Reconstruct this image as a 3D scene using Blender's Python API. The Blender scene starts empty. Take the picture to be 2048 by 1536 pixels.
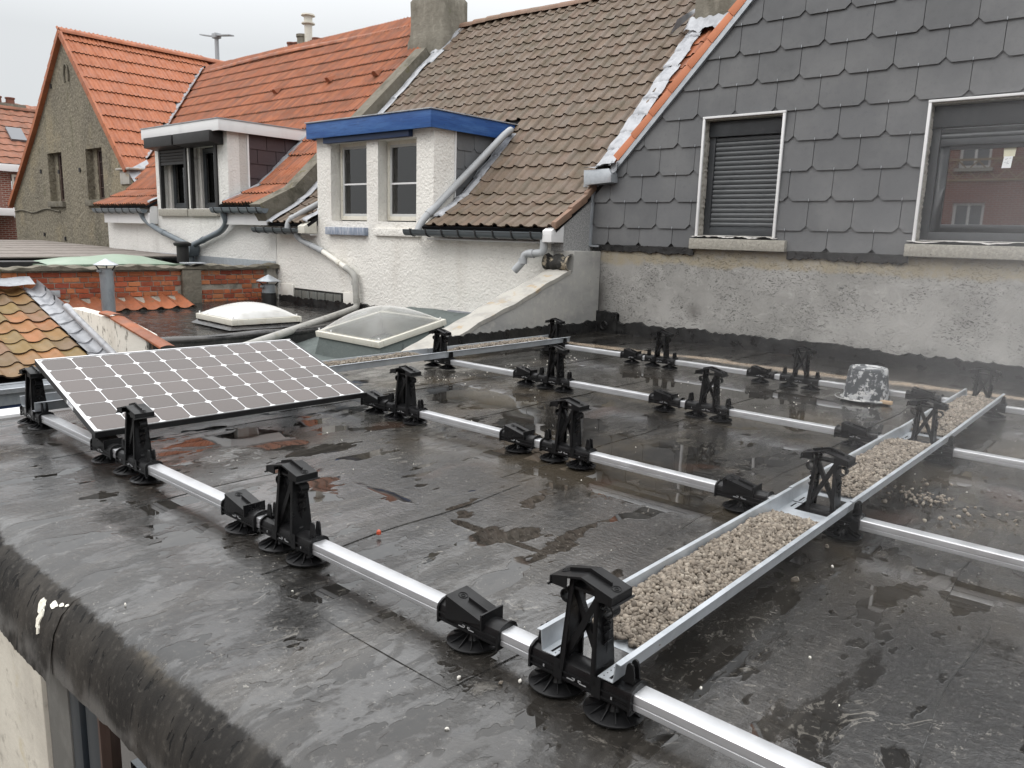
import bpy, bmesh, math, random
import numpy as np
from mathutils import Vector, Matrix, Euler

random.seed(7)
RNG = np.random.default_rng(11)
sc = bpy.context.scene
COL = sc.collection

# ------------------------------------------------------------------ camera
CAM = np.array([4.9454, -1.5303, 1.1051])
YAW, PIT, ROL = 2.2814, -0.1879, 0.0300
_F = np.array([math.cos(PIT) * math.cos(YAW), math.cos(PIT) * math.sin(YAW), math.sin(PIT)])
_R = np.array([math.sin(YAW), -math.cos(YAW), 0.0])
_U = np.cross(_R, _F)
_R2 = math.cos(ROL) * _R + math.sin(ROL) * _U
_U2 = -math.sin(ROL) * _R + math.cos(ROL) * _U
cd = bpy.data.cameras.new('camera')
cam = bpy.data.objects.new('camera', cd)
COL.objects.link(cam)
cd.sensor_width = 36.0
cd.lens = 1540.7 / 2048 * 36
cd.clip_start, cd.clip_end = 0.05, 600
cam.matrix_world = Matrix(((_R2[0], _U2[0], -_F[0], CAM[0]), (_R2[1], _U2[1], -_F[1], CAM[1]),
                           (_R2[2], _U2[2], -_F[2], CAM[2]), (0, 0, 0, 1)))
sc.camera = cam

# ------------------------------------------------------------------ sky and sun (overcast day)
SUN_EL, SUN_AZ = math.radians(48), math.radians(250)       # azimuth measured from +X, counter-clockwise
w = bpy.data.worlds.new('World')
sc.world = w
w.use_nodes = True
nt = w.node_tree
nt.nodes.clear()
out = nt.nodes.new('ShaderNodeOutputWorld')
bg = nt.nodes.new('ShaderNodeBackground')
bg.inputs['Strength'].default_value = 0.1
sky = nt.nodes.new('ShaderNodeTexSky')
sky.sky_type = 'NISHITA'
sky.sun_disc = False
sky.sun_elevation = SUN_EL
sky.sun_rotation = math.pi / 2 - SUN_AZ
sky.dust_density = 4.0
geo = nt.nodes.new('ShaderNodeTexCoord')
sep = nt.nodes.new('ShaderNodeSeparateXYZ')
nt.links.new(geo.outputs['Generated'], sep.inputs[0])
ramp = nt.nodes.new('ShaderNodeValToRGB')                   # overcast cloud cover: brighter towards the zenith
ramp.color_ramp.elements[0].position = 0.0
ramp.color_ramp.elements[0].color = (0.292, 0.301, 0.307, 1)
ramp.color_ramp.elements[1].position = 1.0
ramp.color_ramp.elements[1].color = (1.25, 1.25, 1.25, 1)
e = ramp.color_ramp.elements.new(0.20)
e.color = (0.325, 0.334, 0.340, 1)
e = ramp.color_ramp.elements.new(0.45)
e.color = (0.72, 0.73, 0.74, 1)
nt.links.new(sep.outputs['Z'], ramp.inputs[0])
cl = nt.nodes.new('ShaderNodeTexNoise')
cl.inputs['Scale'].default_value = 1.6
cl.inputs['Detail'].default_value = 3
nt.links.new(geo.outputs['Generated'], cl.inputs['Vector'])
clr = nt.nodes.new('ShaderNodeMapRange')
clr.inputs['To Min'].default_value = 17.6
clr.inputs['To Max'].default_value = 21.0
nt.links.new(cl.outputs['Fac'], clr.inputs['Value'])
sca = nt.nodes.new('ShaderNodeVectorMath')
sca.operation = 'SCALE'
nt.links.new(ramp.outputs[0], sca.inputs[0])
nt.links.new(clr.outputs['Result'], sca.inputs['Scale'])
mixs = nt.nodes.new('ShaderNodeMix')
mixs.data_type = 'RGBA'
mixs.inputs['Factor'].default_value = 0.93
nt.links.new(sky.outputs[0], mixs.inputs['A'])
nt.links.new(sca.outputs[0], mixs.inputs['B'])
nt.links.new(mixs.outputs['Result'], bg.inputs['Color'])
nt.links.new(bg.outputs[0], out.inputs[0])
ld = bpy.data.lights.new('sun', 'SUN')
ld.energy = 0.6
ld.angle = math.radians(25)
ld.color = (1.0, 0.97, 0.93)
sun = bpy.data.objects.new('sun', ld)
COL.objects.link(sun)
_d = Vector((math.cos(SUN_EL) * math.cos(SUN_AZ), math.cos(SUN_EL) * math.sin(SUN_AZ), math.sin(SUN_EL)))
sun.rotation_euler = (-_d).to_track_quat('-Z', 'Y').to_euler()
sun.location = (0, -10, 30)
sc.view_settings.view_transform = 'Standard'
sc.view_settings.look = 'None'
sc.view_settings.exposure = 0.32
sc.view_settings.gamma = 1.0
sc.view_settings.use_curve_mapping = False
sc.render.engine = 'CYCLES'
sc.cycles.use_denoising = True
sc.cycles.max_bounces = 6
sc.cycles.transparent_max_bounces = 12
sc.cycles.caustics_reflective = False
sc.cycles.caustics_refractive = False


# ================================================================== helpers
def project(p):
    d = np.asarray(p, float) - CAM
    z = d @ _F
    if z <= 0.05:
        return None
    return 1024 + 1540.7 * (d @ _R2) / z, 768 - 1540.7 * (d @ _U2) / z, z


class MB:
    """collects faces of one mesh"""
    def __init__(s):
        s.v, s.f = [], []

    def add(s, vs, fs, M=None):
        b = len(s.v)
        for p in vs:
            s.v.append(tuple(M @ Vector(p)) if M is not None else tuple(p))
        for q in fs:
            s.f.append(tuple(i + b for i in q))
        return s

    def box(s, x0, x1, y0, y1, z0, z1, M=None):
        return s.add([(x0, y0, z0), (x1, y0, z0), (x1, y1, z0), (x0, y1, z0), (x0, y0, z1), (x1, y0, z1), (x1, y1, z1), (x0, y1, z1)],
                     [(0, 3, 2, 1), (4, 5, 6, 7), (0, 1, 5, 4), (1, 2, 6, 5), (2, 3, 7, 6), (3, 0, 4, 7)], M)

    def prism(s, poly, axis, a, b, M=None):
        """2-D polygon extruded along axis 0/1/2 from a to b; poly gives the other two coordinates in order"""
        def mk(t, p):
            l = list(p)
            l.insert(axis, t)
            return tuple(l)
        n = len(poly)
        vs = [mk(a, p) for p in poly] + [mk(b, p) for p in poly]
        fs = [tuple(range(n - 1, -1, -1)), tuple(range(n, 2 * n))] + [(i, (i + 1) % n, n + (i + 1) % n, n + i) for i in range(n)]
        return s.add(vs, fs, M)

    def tube(s, path, r, n=10, caps=True):
        path = [Vector(p) for p in path]
        rings = []
        up = None
        for i, p in enumerate(path):
            t = (path[min(i + 1, len(path) - 1)] - path[max(i - 1, 0)]).normalized()
            if up is None:
                up = Vector((0, 0, 1)) if abs(t.z) < 0.9 else Vector((1, 0, 0))
            a = t.cross(up).normalized()
            bb = a.cross(t).normalized()
            up = bb
            rr = r[i] if isinstance(r, (list, tuple)) else r
            rings.append([p + rr * (math.cos(k * 2 * math.pi / n) * a + math.sin(k * 2 * math.pi / n) * bb) for k in range(n)])
        b = len(s.v)
        for ring in rings:
            s.v += [tuple(q) for q in ring]
        for i in range(len(rings) - 1):
            for k in range(n):
                k2 = (k + 1) % n
                s.f.append((b + i * n + k, b + i * n + k2, b + (i + 1) * n + k2, b + (i + 1) * n + k))
        if caps:
            s.f.append(tuple(b + k for k in range(n - 1, -1, -1)))
            s.f.append(tuple(b + (len(rings) - 1) * n + k for k in range(n)))
        return s

    def lathe(s, prof, n=20, c=(0, 0, 0)):
        b = len(s.v)
        for r, z in prof:
            for k in range(n):
                a = 2 * math.pi * k / n
                s.v.append((c[0] + r * math.cos(a), c[1] + r * math.sin(a), c[2] + z))
        for i in range(len(prof) - 1):
            for k in range(n):
                k2 = (k + 1) % n
                s.f.append((b + i * n + k, b + i * n + k2, b + (i + 1) * n + k2, b + (i + 1) * n + k))
        s.f.append(tuple(b + k for k in range(n - 1, -1, -1)))
        s.f.append(tuple(b + (len(prof) - 1) * n + k for k in range(n)))
        return s

    def grid(s, fn, nu, nv):
        b = len(s.v)
        for j in range(nv + 1):
            for i in range(nu + 1):
                s.v.append(tuple(fn(i / nu, j / nv)))
        for j in range(nv):
            for i in range(nu):
                a = b + j * (nu + 1) + i
                s.f.append((a, a + 1, a + nu + 2, a + nu + 1))
        return s

    def mesh(s, name, mat, off=(0, 0, 0), bevel=0.0, smooth=30.0):
        me = bpy.data.meshes.new(name)
        v = np.array(s.v, float) - np.array(off, float)
        me.from_pydata(v.tolist(), [], s.f)
        if bevel > 0:
            bm = bmesh.new()
            bm.from_mesh(me)
            bmesh.ops.remove_doubles(bm, verts=bm.verts, dist=1e-5)
            ed = [q for q in bm.edges if len(q.link_faces) == 2 and q.calc_face_angle(0) > 0.5]
            bmesh.ops.bevel(bm, geom=ed, offset=bevel, segments=2, profile=0.6, affect='EDGES', clamp_overlap=True)
            bm.to_mesh(me)
            bm.free()
        if mat is not None:
            me.materials.append(mat)
        if smooth:
            me.polygons.foreach_set('use_smooth', [True] * len(me.polygons))
            me.set_sharp_from_angle(angle=math.radians(smooth))
        me.update()
        return me


OFF = {}


def tag(o, label, cat=None, group=None, kind=None):
    if label:
        o['label'] = label
    if cat:
        o['category'] = cat
    if group:
        o['group'] = group
    if kind:
        o['kind'] = kind
    return o


def thing(name, loc, label, cat, group=None):
    o = bpy.data.objects.new(name, None)
    o.empty_display_size = 0.1
    COL.objects.link(o)
    o.location = loc
    OFF[o] = np.array(loc, float)
    return tag(o, label, cat, group)


def part(name, mb, mat, root, bevel=0.0, smooth=30.0, pivot=None, kind=None, label=None):
    off = OFF[root] if root is not None else np.zeros(3)
    pv = np.array(pivot, float) if pivot is not None else off
    o = bpy.data.objects.new(name, mb.mesh(name, mat, pv, bevel, smooth))
    COL.objects.link(o)
    o.parent = root
    o.location = tuple(pv - off)
    OFF[o] = pv
    if kind:
        o['kind'] = kind
    if label:
        o['label'] = label
    return o


def single(name, mb, mat, label, cat, group=None, bevel=0.0, smooth=30.0):
    p = np.array(mb.v).mean(0)
    p[2] = np.array(mb.v)[:, 2].min()
    o = part(name, mb, mat, None, bevel, smooth, pivot=p)
    return tag(o, label, cat, group)


def struct(name, mb, mat, smooth=30.0, bevel=0.0):
    o = part(name, mb, mat, None, bevel, smooth)
    o['kind'] = 'structure'
    return o


def inst(name, me, M, root):
    """one more object that shares a mesh, placed by a world matrix"""
    o = bpy.data.objects.new(name, me)
    COL.objects.link(o)
    o.parent = root
    o.matrix_local = Matrix.Translation(Vector(tuple(-OFF[root]))) @ M
    OFF[o] = np.array(M.translation)
    return o


def clip_half(poly, a, b, c):
    """keep the side a*x + b*y <= c of a convex polygon"""
    res = []
    n = len(poly)
    for i in range(n):
        p, q = poly[i], poly[(i + 1) % n]
        dp, dq = a * p[0] + b * p[1] - c, a * q[0] + b * q[1] - c
        if dp <= 0:
            res.append(p)
        if (dp < 0 < dq) or (dq < 0 < dp):
            t = dp / (dp - dq)
            res.append((p[0] + t * (q[0] - p[0]), p[1] + t * (q[1] - p[1])))
    return res


def area(poly):
    return abs(sum(poly[i][0] * poly[(i + 1) % len(poly)][1] - poly[(i + 1) % len(poly)][0] * poly[i][1] for i in range(len(poly)))) / 2


def minus_rect(polys, r):
    x0, x1, z0, z1 = r
    res = []
    for p in polys:
        xs, zs = [q[0] for q in p], [q[1] for q in p]
        if max(xs) <= x0 or min(xs) >= x1 or max(zs) <= z0 or min(zs) >= z1:
            res.append(p)
            continue
        l = clip_half(p, 1, 0, x0)
        rr = clip_half(p, -1, 0, -x1)
        m = clip_half(clip_half(p, -1, 0, -x0), 1, 0, x1)
        lo = clip_half(m, 0, 1, z0) if len(m) > 2 else []
        hi = clip_half(m, 0, -1, -z1) if len(m) > 2 else []
        res += [q for q in (l, rr, lo, hi) if len(q) > 2 and area(q) > 2e-4]
    return res


def wall_holes(x0, x1, z0, z1, y0, y1, holes, mb=None, M=None):
    """wall slab facing -y with rectangular openings (x0, x1, z0, z1) and their reveals"""
    mb = mb or MB()
    xs = sorted({x0, x1} | {q for h in holes for q in h[:2] if x0 < q < x1})
    zs = sorted({z0, z1} | {q for h in holes for q in h[2:] if z0 < q < z1})
    ins = lambda x, z: any(h[0] < x < h[1] and h[2] < z < h[3] for h in holes)
    for i in range(len(xs) - 1):
        for j in range(len(zs) - 1):
            a, b, c, d = xs[i], xs[i + 1], zs[j], zs[j + 1]
            if not ins((a + b) / 2, (c + d) / 2):
                mb.add([(a, y0, c), (b, y0, c), (b, y0, d), (a, y0, d)], [(0, 1, 2, 3)], M)
                mb.add([(a, y1, c), (b, y1, c), (b, y1, d), (a, y1, d)], [(3, 2, 1, 0)], M)
    for a, b, c, d in holes:
        mb.add([(a, y0, c), (a, y1, c), (a, y1, d), (a, y0, d)], [(0, 1, 2, 3)], M)
        mb.add([(b, y0, c), (b, y1, c), (b, y1, d), (b, y0, d)], [(3, 2, 1, 0)], M)
        mb.add([(a, y0, d), (a, y1, d), (b, y1, d), (b, y0, d)], [(0, 1, 2, 3)], M)
        mb.add([(a, y0, c), (a, y1, c), (b, y1, c), (b, y0, c)], [(3, 2, 1, 0)], M)
    mb.add([(x0, y0, z0), (x0, y1, z0), (x0, y1, z1), (x0, y0, z1)], [(3, 2, 1, 0)], M)
    mb.add([(x1, y0, z0), (x1, y1, z0), (x1, y1, z1), (x1, y0, z1)], [(0, 1, 2, 3)], M)
    mb.add([(x0, y0, z1), (x1, y0, z1), (x1, y1, z1), (x0, y1, z1)], [(0, 1, 2, 3)], M)
    mb.add([(x0, y0, z0), (x1, y0, z0), (x1, y1, z0), (x0, y1, z0)], [(3, 2, 1, 0)], M)
    return mb


# ================================================================== materials
class N:
    """short-hand for building node trees"""
    def __init__(s, name):
        s.m = bpy.data.materials.new(name)
        s.m.use_nodes = True
        s.t = s.m.node_tree
        s.t.nodes.clear()
        s.out = s.n('OutputMaterial')
        s.pos = s.n('NewGeometry').outputs['Position']

    def n(s, typ, **kw):
        q = s.t.nodes.new('ShaderNode' + typ)
        for k, v in kw.items():
            setattr(q, k, v)
        return q

    def l(s, a, b):
        s.t.links.new(a, b)

    def sset(s, sock, v):
        if isinstance(v, bpy.types.NodeSocket):
            s.l(v, sock)
        elif isinstance(v, (tuple, list)) and len(v) == 3 and len(sock.default_value) == 4:
            sock.default_value = (*v, 1)
        else:
            sock.default_value = v

    def coords(s, stretch=(1, 1, 1), off=(0, 0, 0), rot=(0, 0, 0)):
        q = s.n('Mapping')
        q.inputs['Scale'].default_value = stretch
        q.inputs['Location'].default_value = off
        q.inputs['Rotation'].default_value = rot
        s.l(s.pos, q.inputs['Vector'])
        return q.outputs[0]

    def noise(s, scale, detail=4, rough=0.55, stretch=None, off=(0, 0, 0), dist=0.0, rot=(0, 0, 0)):
        q = s.n('TexNoise')
        q.inputs['Scale'].default_value = scale
        q.inputs['Detail'].default_value = detail
        q.inputs['Roughness'].default_value = rough
        q.inputs['Distortion'].default_value = dist
        s.l(s.coords(stretch or (1, 1, 1), off, rot), q.inputs['Vector'])
        return q.outputs['Fac']

    def voro(s, scale, feature='F1', stretch=None, rand=1.0, outp='Distance'):
        q = s.n('TexVoronoi')
        q.feature = feature
        q.inputs['Scale'].default_value = scale
        q.inputs['Randomness'].default_value = rand
        s.l(s.coords(stretch or (1, 1, 1)), q.inputs['Vector'])
        return q.outputs[outp]

    def rng(s, v, lo, hi, a=0.0, b=1.0, smooth=True):
        q = s.n('MapRange')
        q.interpolation_type = 'SMOOTHSTEP' if smooth else 'LINEAR'
        s.sset(q.inputs['Value'], v)
        for k, x in (('From Min', lo), ('From Max', hi), ('To Min', a), ('To Max', b)):
            s.sset(q.inputs[k], x)
        return q.outputs['Result']

    def math(s, op, a, b=0.0, clamp=False):
        q = s.n('Math', operation=op, use_clamp=clamp)
        s.sset(q.inputs[0], a)
        s.sset(q.inputs[1], b)
        return q.outputs[0]

    def mix(s, f, a, b, mode='MIX'):
        q = s.n('Mix')
        q.data_type = 'RGBA'
        q.blend_type = mode
        s.sset(q.inputs['Factor'], f)
        s.sset(q.inputs['A'], a)
        s.sset(q.inputs['B'], b)
        return q.outputs['Result']

    def bump(s, h, strength, dist, normal=None):
        q = s.n('Bump')
        s.sset(q.inputs['Strength'], strength)
        q.inputs['Distance'].default_value = dist
        s.l(h, q.inputs['Height'])
        if normal is not None:
            s.l(normal, q.inputs['Normal'])
        return q.outputs[0]

    def rand(s):
        a = s.n('ObjectInfo').outputs['Random']
        b = s.n('NewGeometry').outputs['Random Per Island']
        return s.math('FRACT', s.math('ADD', s.math('MULTIPLY', a, 7.31), s.math('MULTIPLY', b, 3.77)))

    def xyz(s):
        q = s.n('SeparateXYZ')
        s.l(s.pos, q.inputs[0])
        return q.outputs

    def bsdf(s, col, rough=0.6, normal=None, spec=0.5, metal=0.0, coat=0.0, alpha=None, ior=None):
        q = s.n('BsdfPrincipled')
        s.sset(q.inputs['Base Color'], col)
        s.sset(q.inputs['Roughness'], rough)
        s.sset(q.inputs['Specular IOR Level'], spec)
        s.sset(q.inputs['Metallic'], metal)
        s.sset(q.inputs['Coat Weight'], coat)
        q.inputs['Coat Roughness'].default_value = 0.06
        if ior:
            q.inputs['IOR'].default_value = ior
        if normal is not None:
            s.l(normal, q.inputs['Normal'])
        s.l(q.outputs[0], s.out.inputs[0])
        return q


def MAT(name, col, rough=0.6, spec=0.5, metal=0.0, layers=(), bumps=(), rnd=0.0, rnd_cols=None, rough_var=0.0, coat=0.0):
    """base colour, then layers (scale, lo, hi, colour, amount, stretch, detail), bumps (scale, strength, distance, stretch, detail)"""
    k = N(name)
    c = k.mix(0.0, col, col)
    if rnd_cols:
        r = k.rand()
        cr = k.n('ValToRGB')
        els = cr.color_ramp.elements
        while len(els) > 1:
            els.remove(els[-1])
        els[0].position = 0
        els[0].color = (*rnd_cols[0], 1)
        for i, q in enumerate(rnd_cols[1:]):
            e = els.new((i + 1) / (len(rnd_cols) - 1))
            e.color = (*q, 1)
        k.l(r, cr.inputs[0])
        c = cr.outputs[0]
    if rnd:
        r2 = k.math('FRACT', k.math('MULTIPLY', k.rand(), 13.7))
        v = k.rng(r2, 0, 1, 1 - rnd, 1 + rnd, smooth=False)
        q = k.n('HueSaturation')
        k.l(v, q.inputs['Value'])
        k.l(c, q.inputs['Color'])
        c = q.outputs[0]
    for i, L in enumerate(layers):
        scale, lo, hi, colr, amt = L[:5]
        st = L[5] if len(L) > 5 else None
        det = L[6] if len(L) > 6 else 5
        f = k.rng(k.noise(scale, det, 0.6, st, off=(i * 3.7 + 1.3, i * 1.9, i * 2.3)), lo, hi, 0, amt)
        c = k.mix(f, c, colr)
    nrm = None
    for i, B in enumerate(bumps):
        scale, stg, dist = B[:3]
        st = B[3] if len(B) > 3 else None
        det = B[4] if len(B) > 4 else 4
        nrm = k.bump(k.noise(scale, det, 0.6, st, off=(5 + i, 2, 7)), stg, dist, nrm)
    rg = rough
    if rough_var:
        rg = k.rng(k.noise(9, 4), 0.3, 0.7, max(0.02, rough - rough_var), min(1, rough + rough_var))
    k.bsdf(c, rg, nrm, spec, metal, coat)
    return k.m


def plaster(name, col, dirt, moss=None, sc_=34, strength=0.8, dist=0.012, streak=0.5):
    """rough-cast render with weather stains running down"""
    k = N(name)
    n1 = k.noise(1.3, 5)
    c = k.mix(k.rng(n1, 0.35, 0.75, 0, 0.55), col, tuple(q * 0.82 for q in col))
    st = k.noise(2.2, 5, 0.6, (1, 1, 0.16))
    c = k.mix(k.rng(st, 0.55, 0.8, 0, streak), c, dirt)
    c = k.mix(k.rng(k.noise(7, 6, 0.7), 0.6, 0.78, 0, 0.45), c, dirt)
    if moss:
        c = k.mix(k.rng(k.noise(0.9, 6, 0.65, off=(4, 4, 4)), 0.5, 0.68, 0, 0.8), c, moss)
    h = k.noise(sc_, 3, 0.6)
    h2 = k.voro(sc_ * 0.8, 'SMOOTH_F1')
    pit = k.rng(h, 0.28, 0.45, 0.86, 1.0)
    c = k.mix(1.0, c, pit, 'MULTIPLY')
    nrm = k.bump(k.noise(sc_ * .45, 4, 0.65, dist=1.0), strength, dist * 2.2)
    nrm = k.bump(h2, strength * 0.7, dist, nrm)
    k.bsdf(c, 0.85, nrm, 0.25)
    return k.m


def roof_material(k=None):
    k = k or N('wet_bitumen')
    x, y, z = k.xyz()
    ST = (1.0, 0.28, 1.0)
    big = k.noise(0.75, 5, 0.55, (1, 0.5, 1), off=(3.1, 0.4, 0))
    streak = k.noise(5.0, 7, 0.68, (1, 0.12, 1), off=(1, 2, 0))
    streak2 = k.noise(13.0, 6, 0.65, (0.25, 1.0, 1), off=(8, 2, 0))
    fine = k.noise(42, 6, 0.72)
    c = k.mix(k.rng(big, 0.35, 0.65), (0.011, 0.0105, 0.0098), (0.026, 0.0235, 0.0205))
    c = k.mix(k.rng(streak, 0.48, 0.74, 0, 0.8), c, (0.070, 0.064, 0.056))
    c = k.mix(k.rng(fine, 0.53, 0.72, 0, 0.65), c, (0.105, 0.097, 0.086))
    c = k.mix(k.rng(k.noise(24, 7, 0.75, (1, .45, 1), off=(5, 1, 2)), 0.52, 0.68, 0, 0.7), c, (0.006, 0.006, 0.006))
    # dried mud and silt in the middle of the roof
    inner = k.math('MULTIPLY', k.rng(y, 0.9, 1.9), k.rng(y, 4.9, 3.8))
    silt = k.math('MULTIPLY', k.rng(k.noise(1.15, 6, 0.6, (1, 0.75, 1), off=(0.6, 5.3, 0)), 0.47, 0.62), inner)
    c = k.mix(k.math('MULTIPLY', silt, 0.62), c, (0.085, 0.068, 0.046))
    # brown band of mud along the wall
    wob = k.math('MULTIPLY', k.math('SUBTRACT', k.noise(1.1, 4), 0.5), 0.5)
    yy = k.math('ADD', y, k.math('MULTIPLY', x, -0.055))
    band = k.math('ABSOLUTE', k.math('SUBTRACT', k.math('ADD', yy, wob), 5.80))
    bandm = k.math('MULTIPLY', k.rng(band, 0.17, 0.04), k.rng(k.noise(6, 6, 0.7, (0.4, 1, 1)), 0.2, 0.45))
    c = k.mix(k.math('MULTIPLY', bandm, 0.95), c, (0.40, 0.32, 0.24))
    # rusty damp marks
    rust = k.rng(k.noise(1.9, 4, 0.5, (1, 0.6, 1), off=(9.1, 3.3, 0)), 0.635, 0.70, 0, 0.7)
    c = k.mix(k.math('MULTIPLY', rust, k.rng(y, -0.2, 0.3)), c, (0.05, 0.03, 0.022))
    # lime and mortar crumbs
    lime = k.math('MULTIPLY', k.rng(k.noise(70, 3, 0.7, off=(1, 1, 1)), 0.62, 0.70), k.rng(k.noise(2.4, 5, 0.65, off=(6, 6, 0)), 0.50, 0.66))
    c = k.mix(k.math('MULTIPLY', lime, 0.75), c, (0.36, 0.34, 0.30))
    scr = k.math('MULTIPLY', k.rng(k.noise(9, 8, 0.75, (1, 0.6, 1), off=(2, 9, 0), dist=2.5), 0.575, 0.64), k.rng(k.noise(1.3, 3, off=(1, 7, 0)), 0.47, 0.6))
    c = k.mix(k.math('MULTIPLY', scr, 0.5), c, (0.22, 0.205, 0.18))
    # standing water: broad pools in the hollows, small beads near the front edge
    edge_n = k.math('SUBTRACT', k.noise(1.7, 7, 0.62, (1.0, 0.55, 1), off=(2.2, 0.15, 0)), 0.5)
    pool = None
    for (px_, py_, ra, rb_) in ((2.55, 2.15, .95, .62), (2.27, .72, .22, .05), (3.0, .70, .26, .035), (3.1, 3.75, .75, .40), (1.2, 2.7, .55, .45), (2.0, 4.35, 1.1, .28), (3.15, 1.62, .55, .14), (1.0, .85, .35, .18), (2.9, 4.55, .6, .25), (4.95, 3.6, .35, .5)):
        dx = k.math('DIVIDE', k.math('SUBTRACT', x, px_), ra)
        dy = k.math('DIVIDE', k.math('SUBTRACT', y, py_), rb_)
        d_ = k.math('SUBTRACT', 1.0, k.math('SQRT', k.math('ADD', k.math('MULTIPLY', dx, dx), k.math('MULTIPLY', dy, dy))))
        pool = d_ if pool is None else k.math('MAXIMUM', pool, d_)
    pool = k.rng(k.math('ADD', pool, k.math('MULTIPLY', edge_n, 3.0)), 0.05, 0.22)
    ps = k.noise(1.9, 7, 0.62, (1.0, 0.35, 1), off=(0.9, 4.4, 0))
    pool = k.math('MAXIMUM', pool, k.rng(ps, 0.61, 0.65))
    bead = k.noise(6.5, 3, 0.5, (1.0, 0.45, 1), off=(0.3, 0.6, 0))
    drops = k.noise(26, 1, 0.4, (1.0, 0.6, 1), off=(0.3, 0.6, 0))
    film = k.rng(k.noise(1.1, 5, 0.6, off=(7.7, 1.0, 0)), 0.38, 0.62)
    ff = k.rng(k.noise(8, 8, 0.72, (1, 0.38, 1), off=(1.7, 6.0, 0), dist=.5), 0.47, 0.55)
    film = k.math('MULTIPLY', k.math('ADD', k.math('MULTIPLY', film, .55), .45), k.math('ADD', k.math('MULTIPLY', ff, .75), .25))
    beadm = k.math('MAXIMUM', k.rng(bead, 0.575, 0.59), k.math('MULTIPLY', k.rng(drops, 0.63, 0.66), k.rng(k.noise(0.9, 3, off=(3, 3, 3)), 0.5, 0.56)))
    water = k.math('MAXIMUM', pool, beadm, True)
    c = k.mix(k.math('MULTIPLY', water, 0.45), c, k.mix(0.5, (0.012, 0.011, 0.010), c))
    rough = k.rng(streak, 0.3, 0.75, 0.13, 0.33)
    rough = k.math('SUBTRACT', rough, k.math('MULTIPLY', film, 0.10))
    rough = k.math('ADD', k.math('MULTIPLY', rough, k.math('SUBTRACT', 1.0, water)), k.math('MULTIPLY', water, 0.02))
    dry = k.math('SUBTRACT', 1.0, water)
    h = k.math('ADD', k.math('MULTIPLY', streak, 0.6), k.math('MULTIPLY', fine, 0.40))
    h = k.math('ADD', h, k.math('MULTIPLY', streak2, 0.35))
    nrm = k.bump(h, k.math('MULTIPLY', dry, 0.55), 0.012)
    hol = None
    for (px_, py_, ra, rb_) in ((2.97, -.25, .16, .10), (1.72, -.27, .14, .10), (1.93, -.30, .10, .07), (1.22, .55, .22, .2), (.35, -.28, .25, .16), (2.66, -.10, .16, .10), (5.2, 1.1, .5, .4), (4.7, -.3, .4, .3)):
        dx = k.math('DIVIDE', k.math('SUBTRACT', x, px_), ra)
        dy = k.math('DIVIDE', k.math('SUBTRACT', y, py_), rb_)
        d_ = k.math('SQRT', k.math('ADD', k.math('MULTIPLY', dx, dx), k.math('MULTIPLY', dy, dy)))
        d_ = k.rng(k.math('ADD', d_, k.math('MULTIPLY', edge_n, 2.2)), 1.1, 0.2)
        hol = d_ if hol is None else k.math('MAXIMUM', hol, d_)
    crinkle = k.noise(30, 5, 0.7, (1, .6, 1), off=(7, 7, 7), dist=1.0)
    nrm = k.bump(k.math('MULTIPLY', hol, k.math('SUBTRACT', crinkle, .5)), 0.9, 0.035, nrm)
    nrm = k.bump(water, 0.35, 0.003, nrm)
    nrm = k.bump(k.noise(1.6, 2), 0.05, 0.05, nrm)
    q = k.bsdf(c, rough, nrm, 0.5, ior=1.55)
    k.sset(q.inputs['Coat Weight'], k.math('MULTIPLY', k.math('MULTIPLY', film, dry), k.math('SUBTRACT', 1.0, hol)))
    k.sset(q.inputs['Coat Roughness'], k.rng(fine, .3, .7, .05, .16))
    k.l(k.bump(h, 0.14, 0.012), q.inputs['Coat Normal'])
    k.roof = q
    return k.m


def glass_pane(name, tint=(1, 1, 1), base=0.06):
    k = N(name)
    tr = k.n('BsdfTransparent')
    tr.inputs[0].default_value = (*tint, 1)
    gl = k.n('BsdfGlossy')
    gl.inputs['Roughness'].default_value = 0.015
    fr = k.n('Fresnel')
    fr.inputs[0].default_value = 1.5
    f = k.math('ADD', k.math('MULTIPLY', fr.outputs[0], 1.25), base, True)
    mx = k.n('MixShader')
    k.l(f, mx.inputs[0])
    k.l(tr.outputs[0], mx.inputs[1])
    k.l(gl.outputs[0], mx.inputs[2])
    k.l(mx.outputs[0], k.out.inputs[0])
    return k.m


def dome_mat(name, milk):
    k = N(name)
    tr = k.n('BsdfTransparent')
    tr.inputs[0].default_value = (0.9, 0.9, 0.88, 1)
    gl = k.n('BsdfPrincipled')
    k.sset(gl.inputs['Base Color'], k.mix(k.rng(k.noise(5, 4), 0.4, 0.7), (0.78, 0.78, 0.76), (0.66, 0.65, 0.62)))
    gl.inputs['Roughness'].default_value = 0.08
    fr = k.n('Fresnel')
    fr.inputs[0].default_value = 1.49
    f = k.math('ADD', k.math('MULTIPLY', fr.outputs[0], 1.2), milk, True)
    mx = k.n('MixShader')
    k.l(f, mx.inputs[0])
    k.l(tr.outputs[0], mx.inputs[1])
    k.l(gl.outputs[0], mx.inputs[2])
    k.l(mx.outputs[0], k.out.inputs[0])
    return k.m


EDGE_D = MAT('moss_and_shade_tile_edge', (0.075, 0.04, 0.024), 0.95, 0.1, layers=[(12, .45, .65, (0.028, 0.024, 0.012), .9)])  # moss plus the shadow line of each course, painted on the lower tile edge
EDGE_B = MAT('brown_tile_edge', (0.075, 0.05, 0.036), 0.95, 0.1, layers=[(9, .5, .7, (0.04, 0.032, 0.02), .8)])  # milder painted course shadow for the edges of the brown tiles


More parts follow.
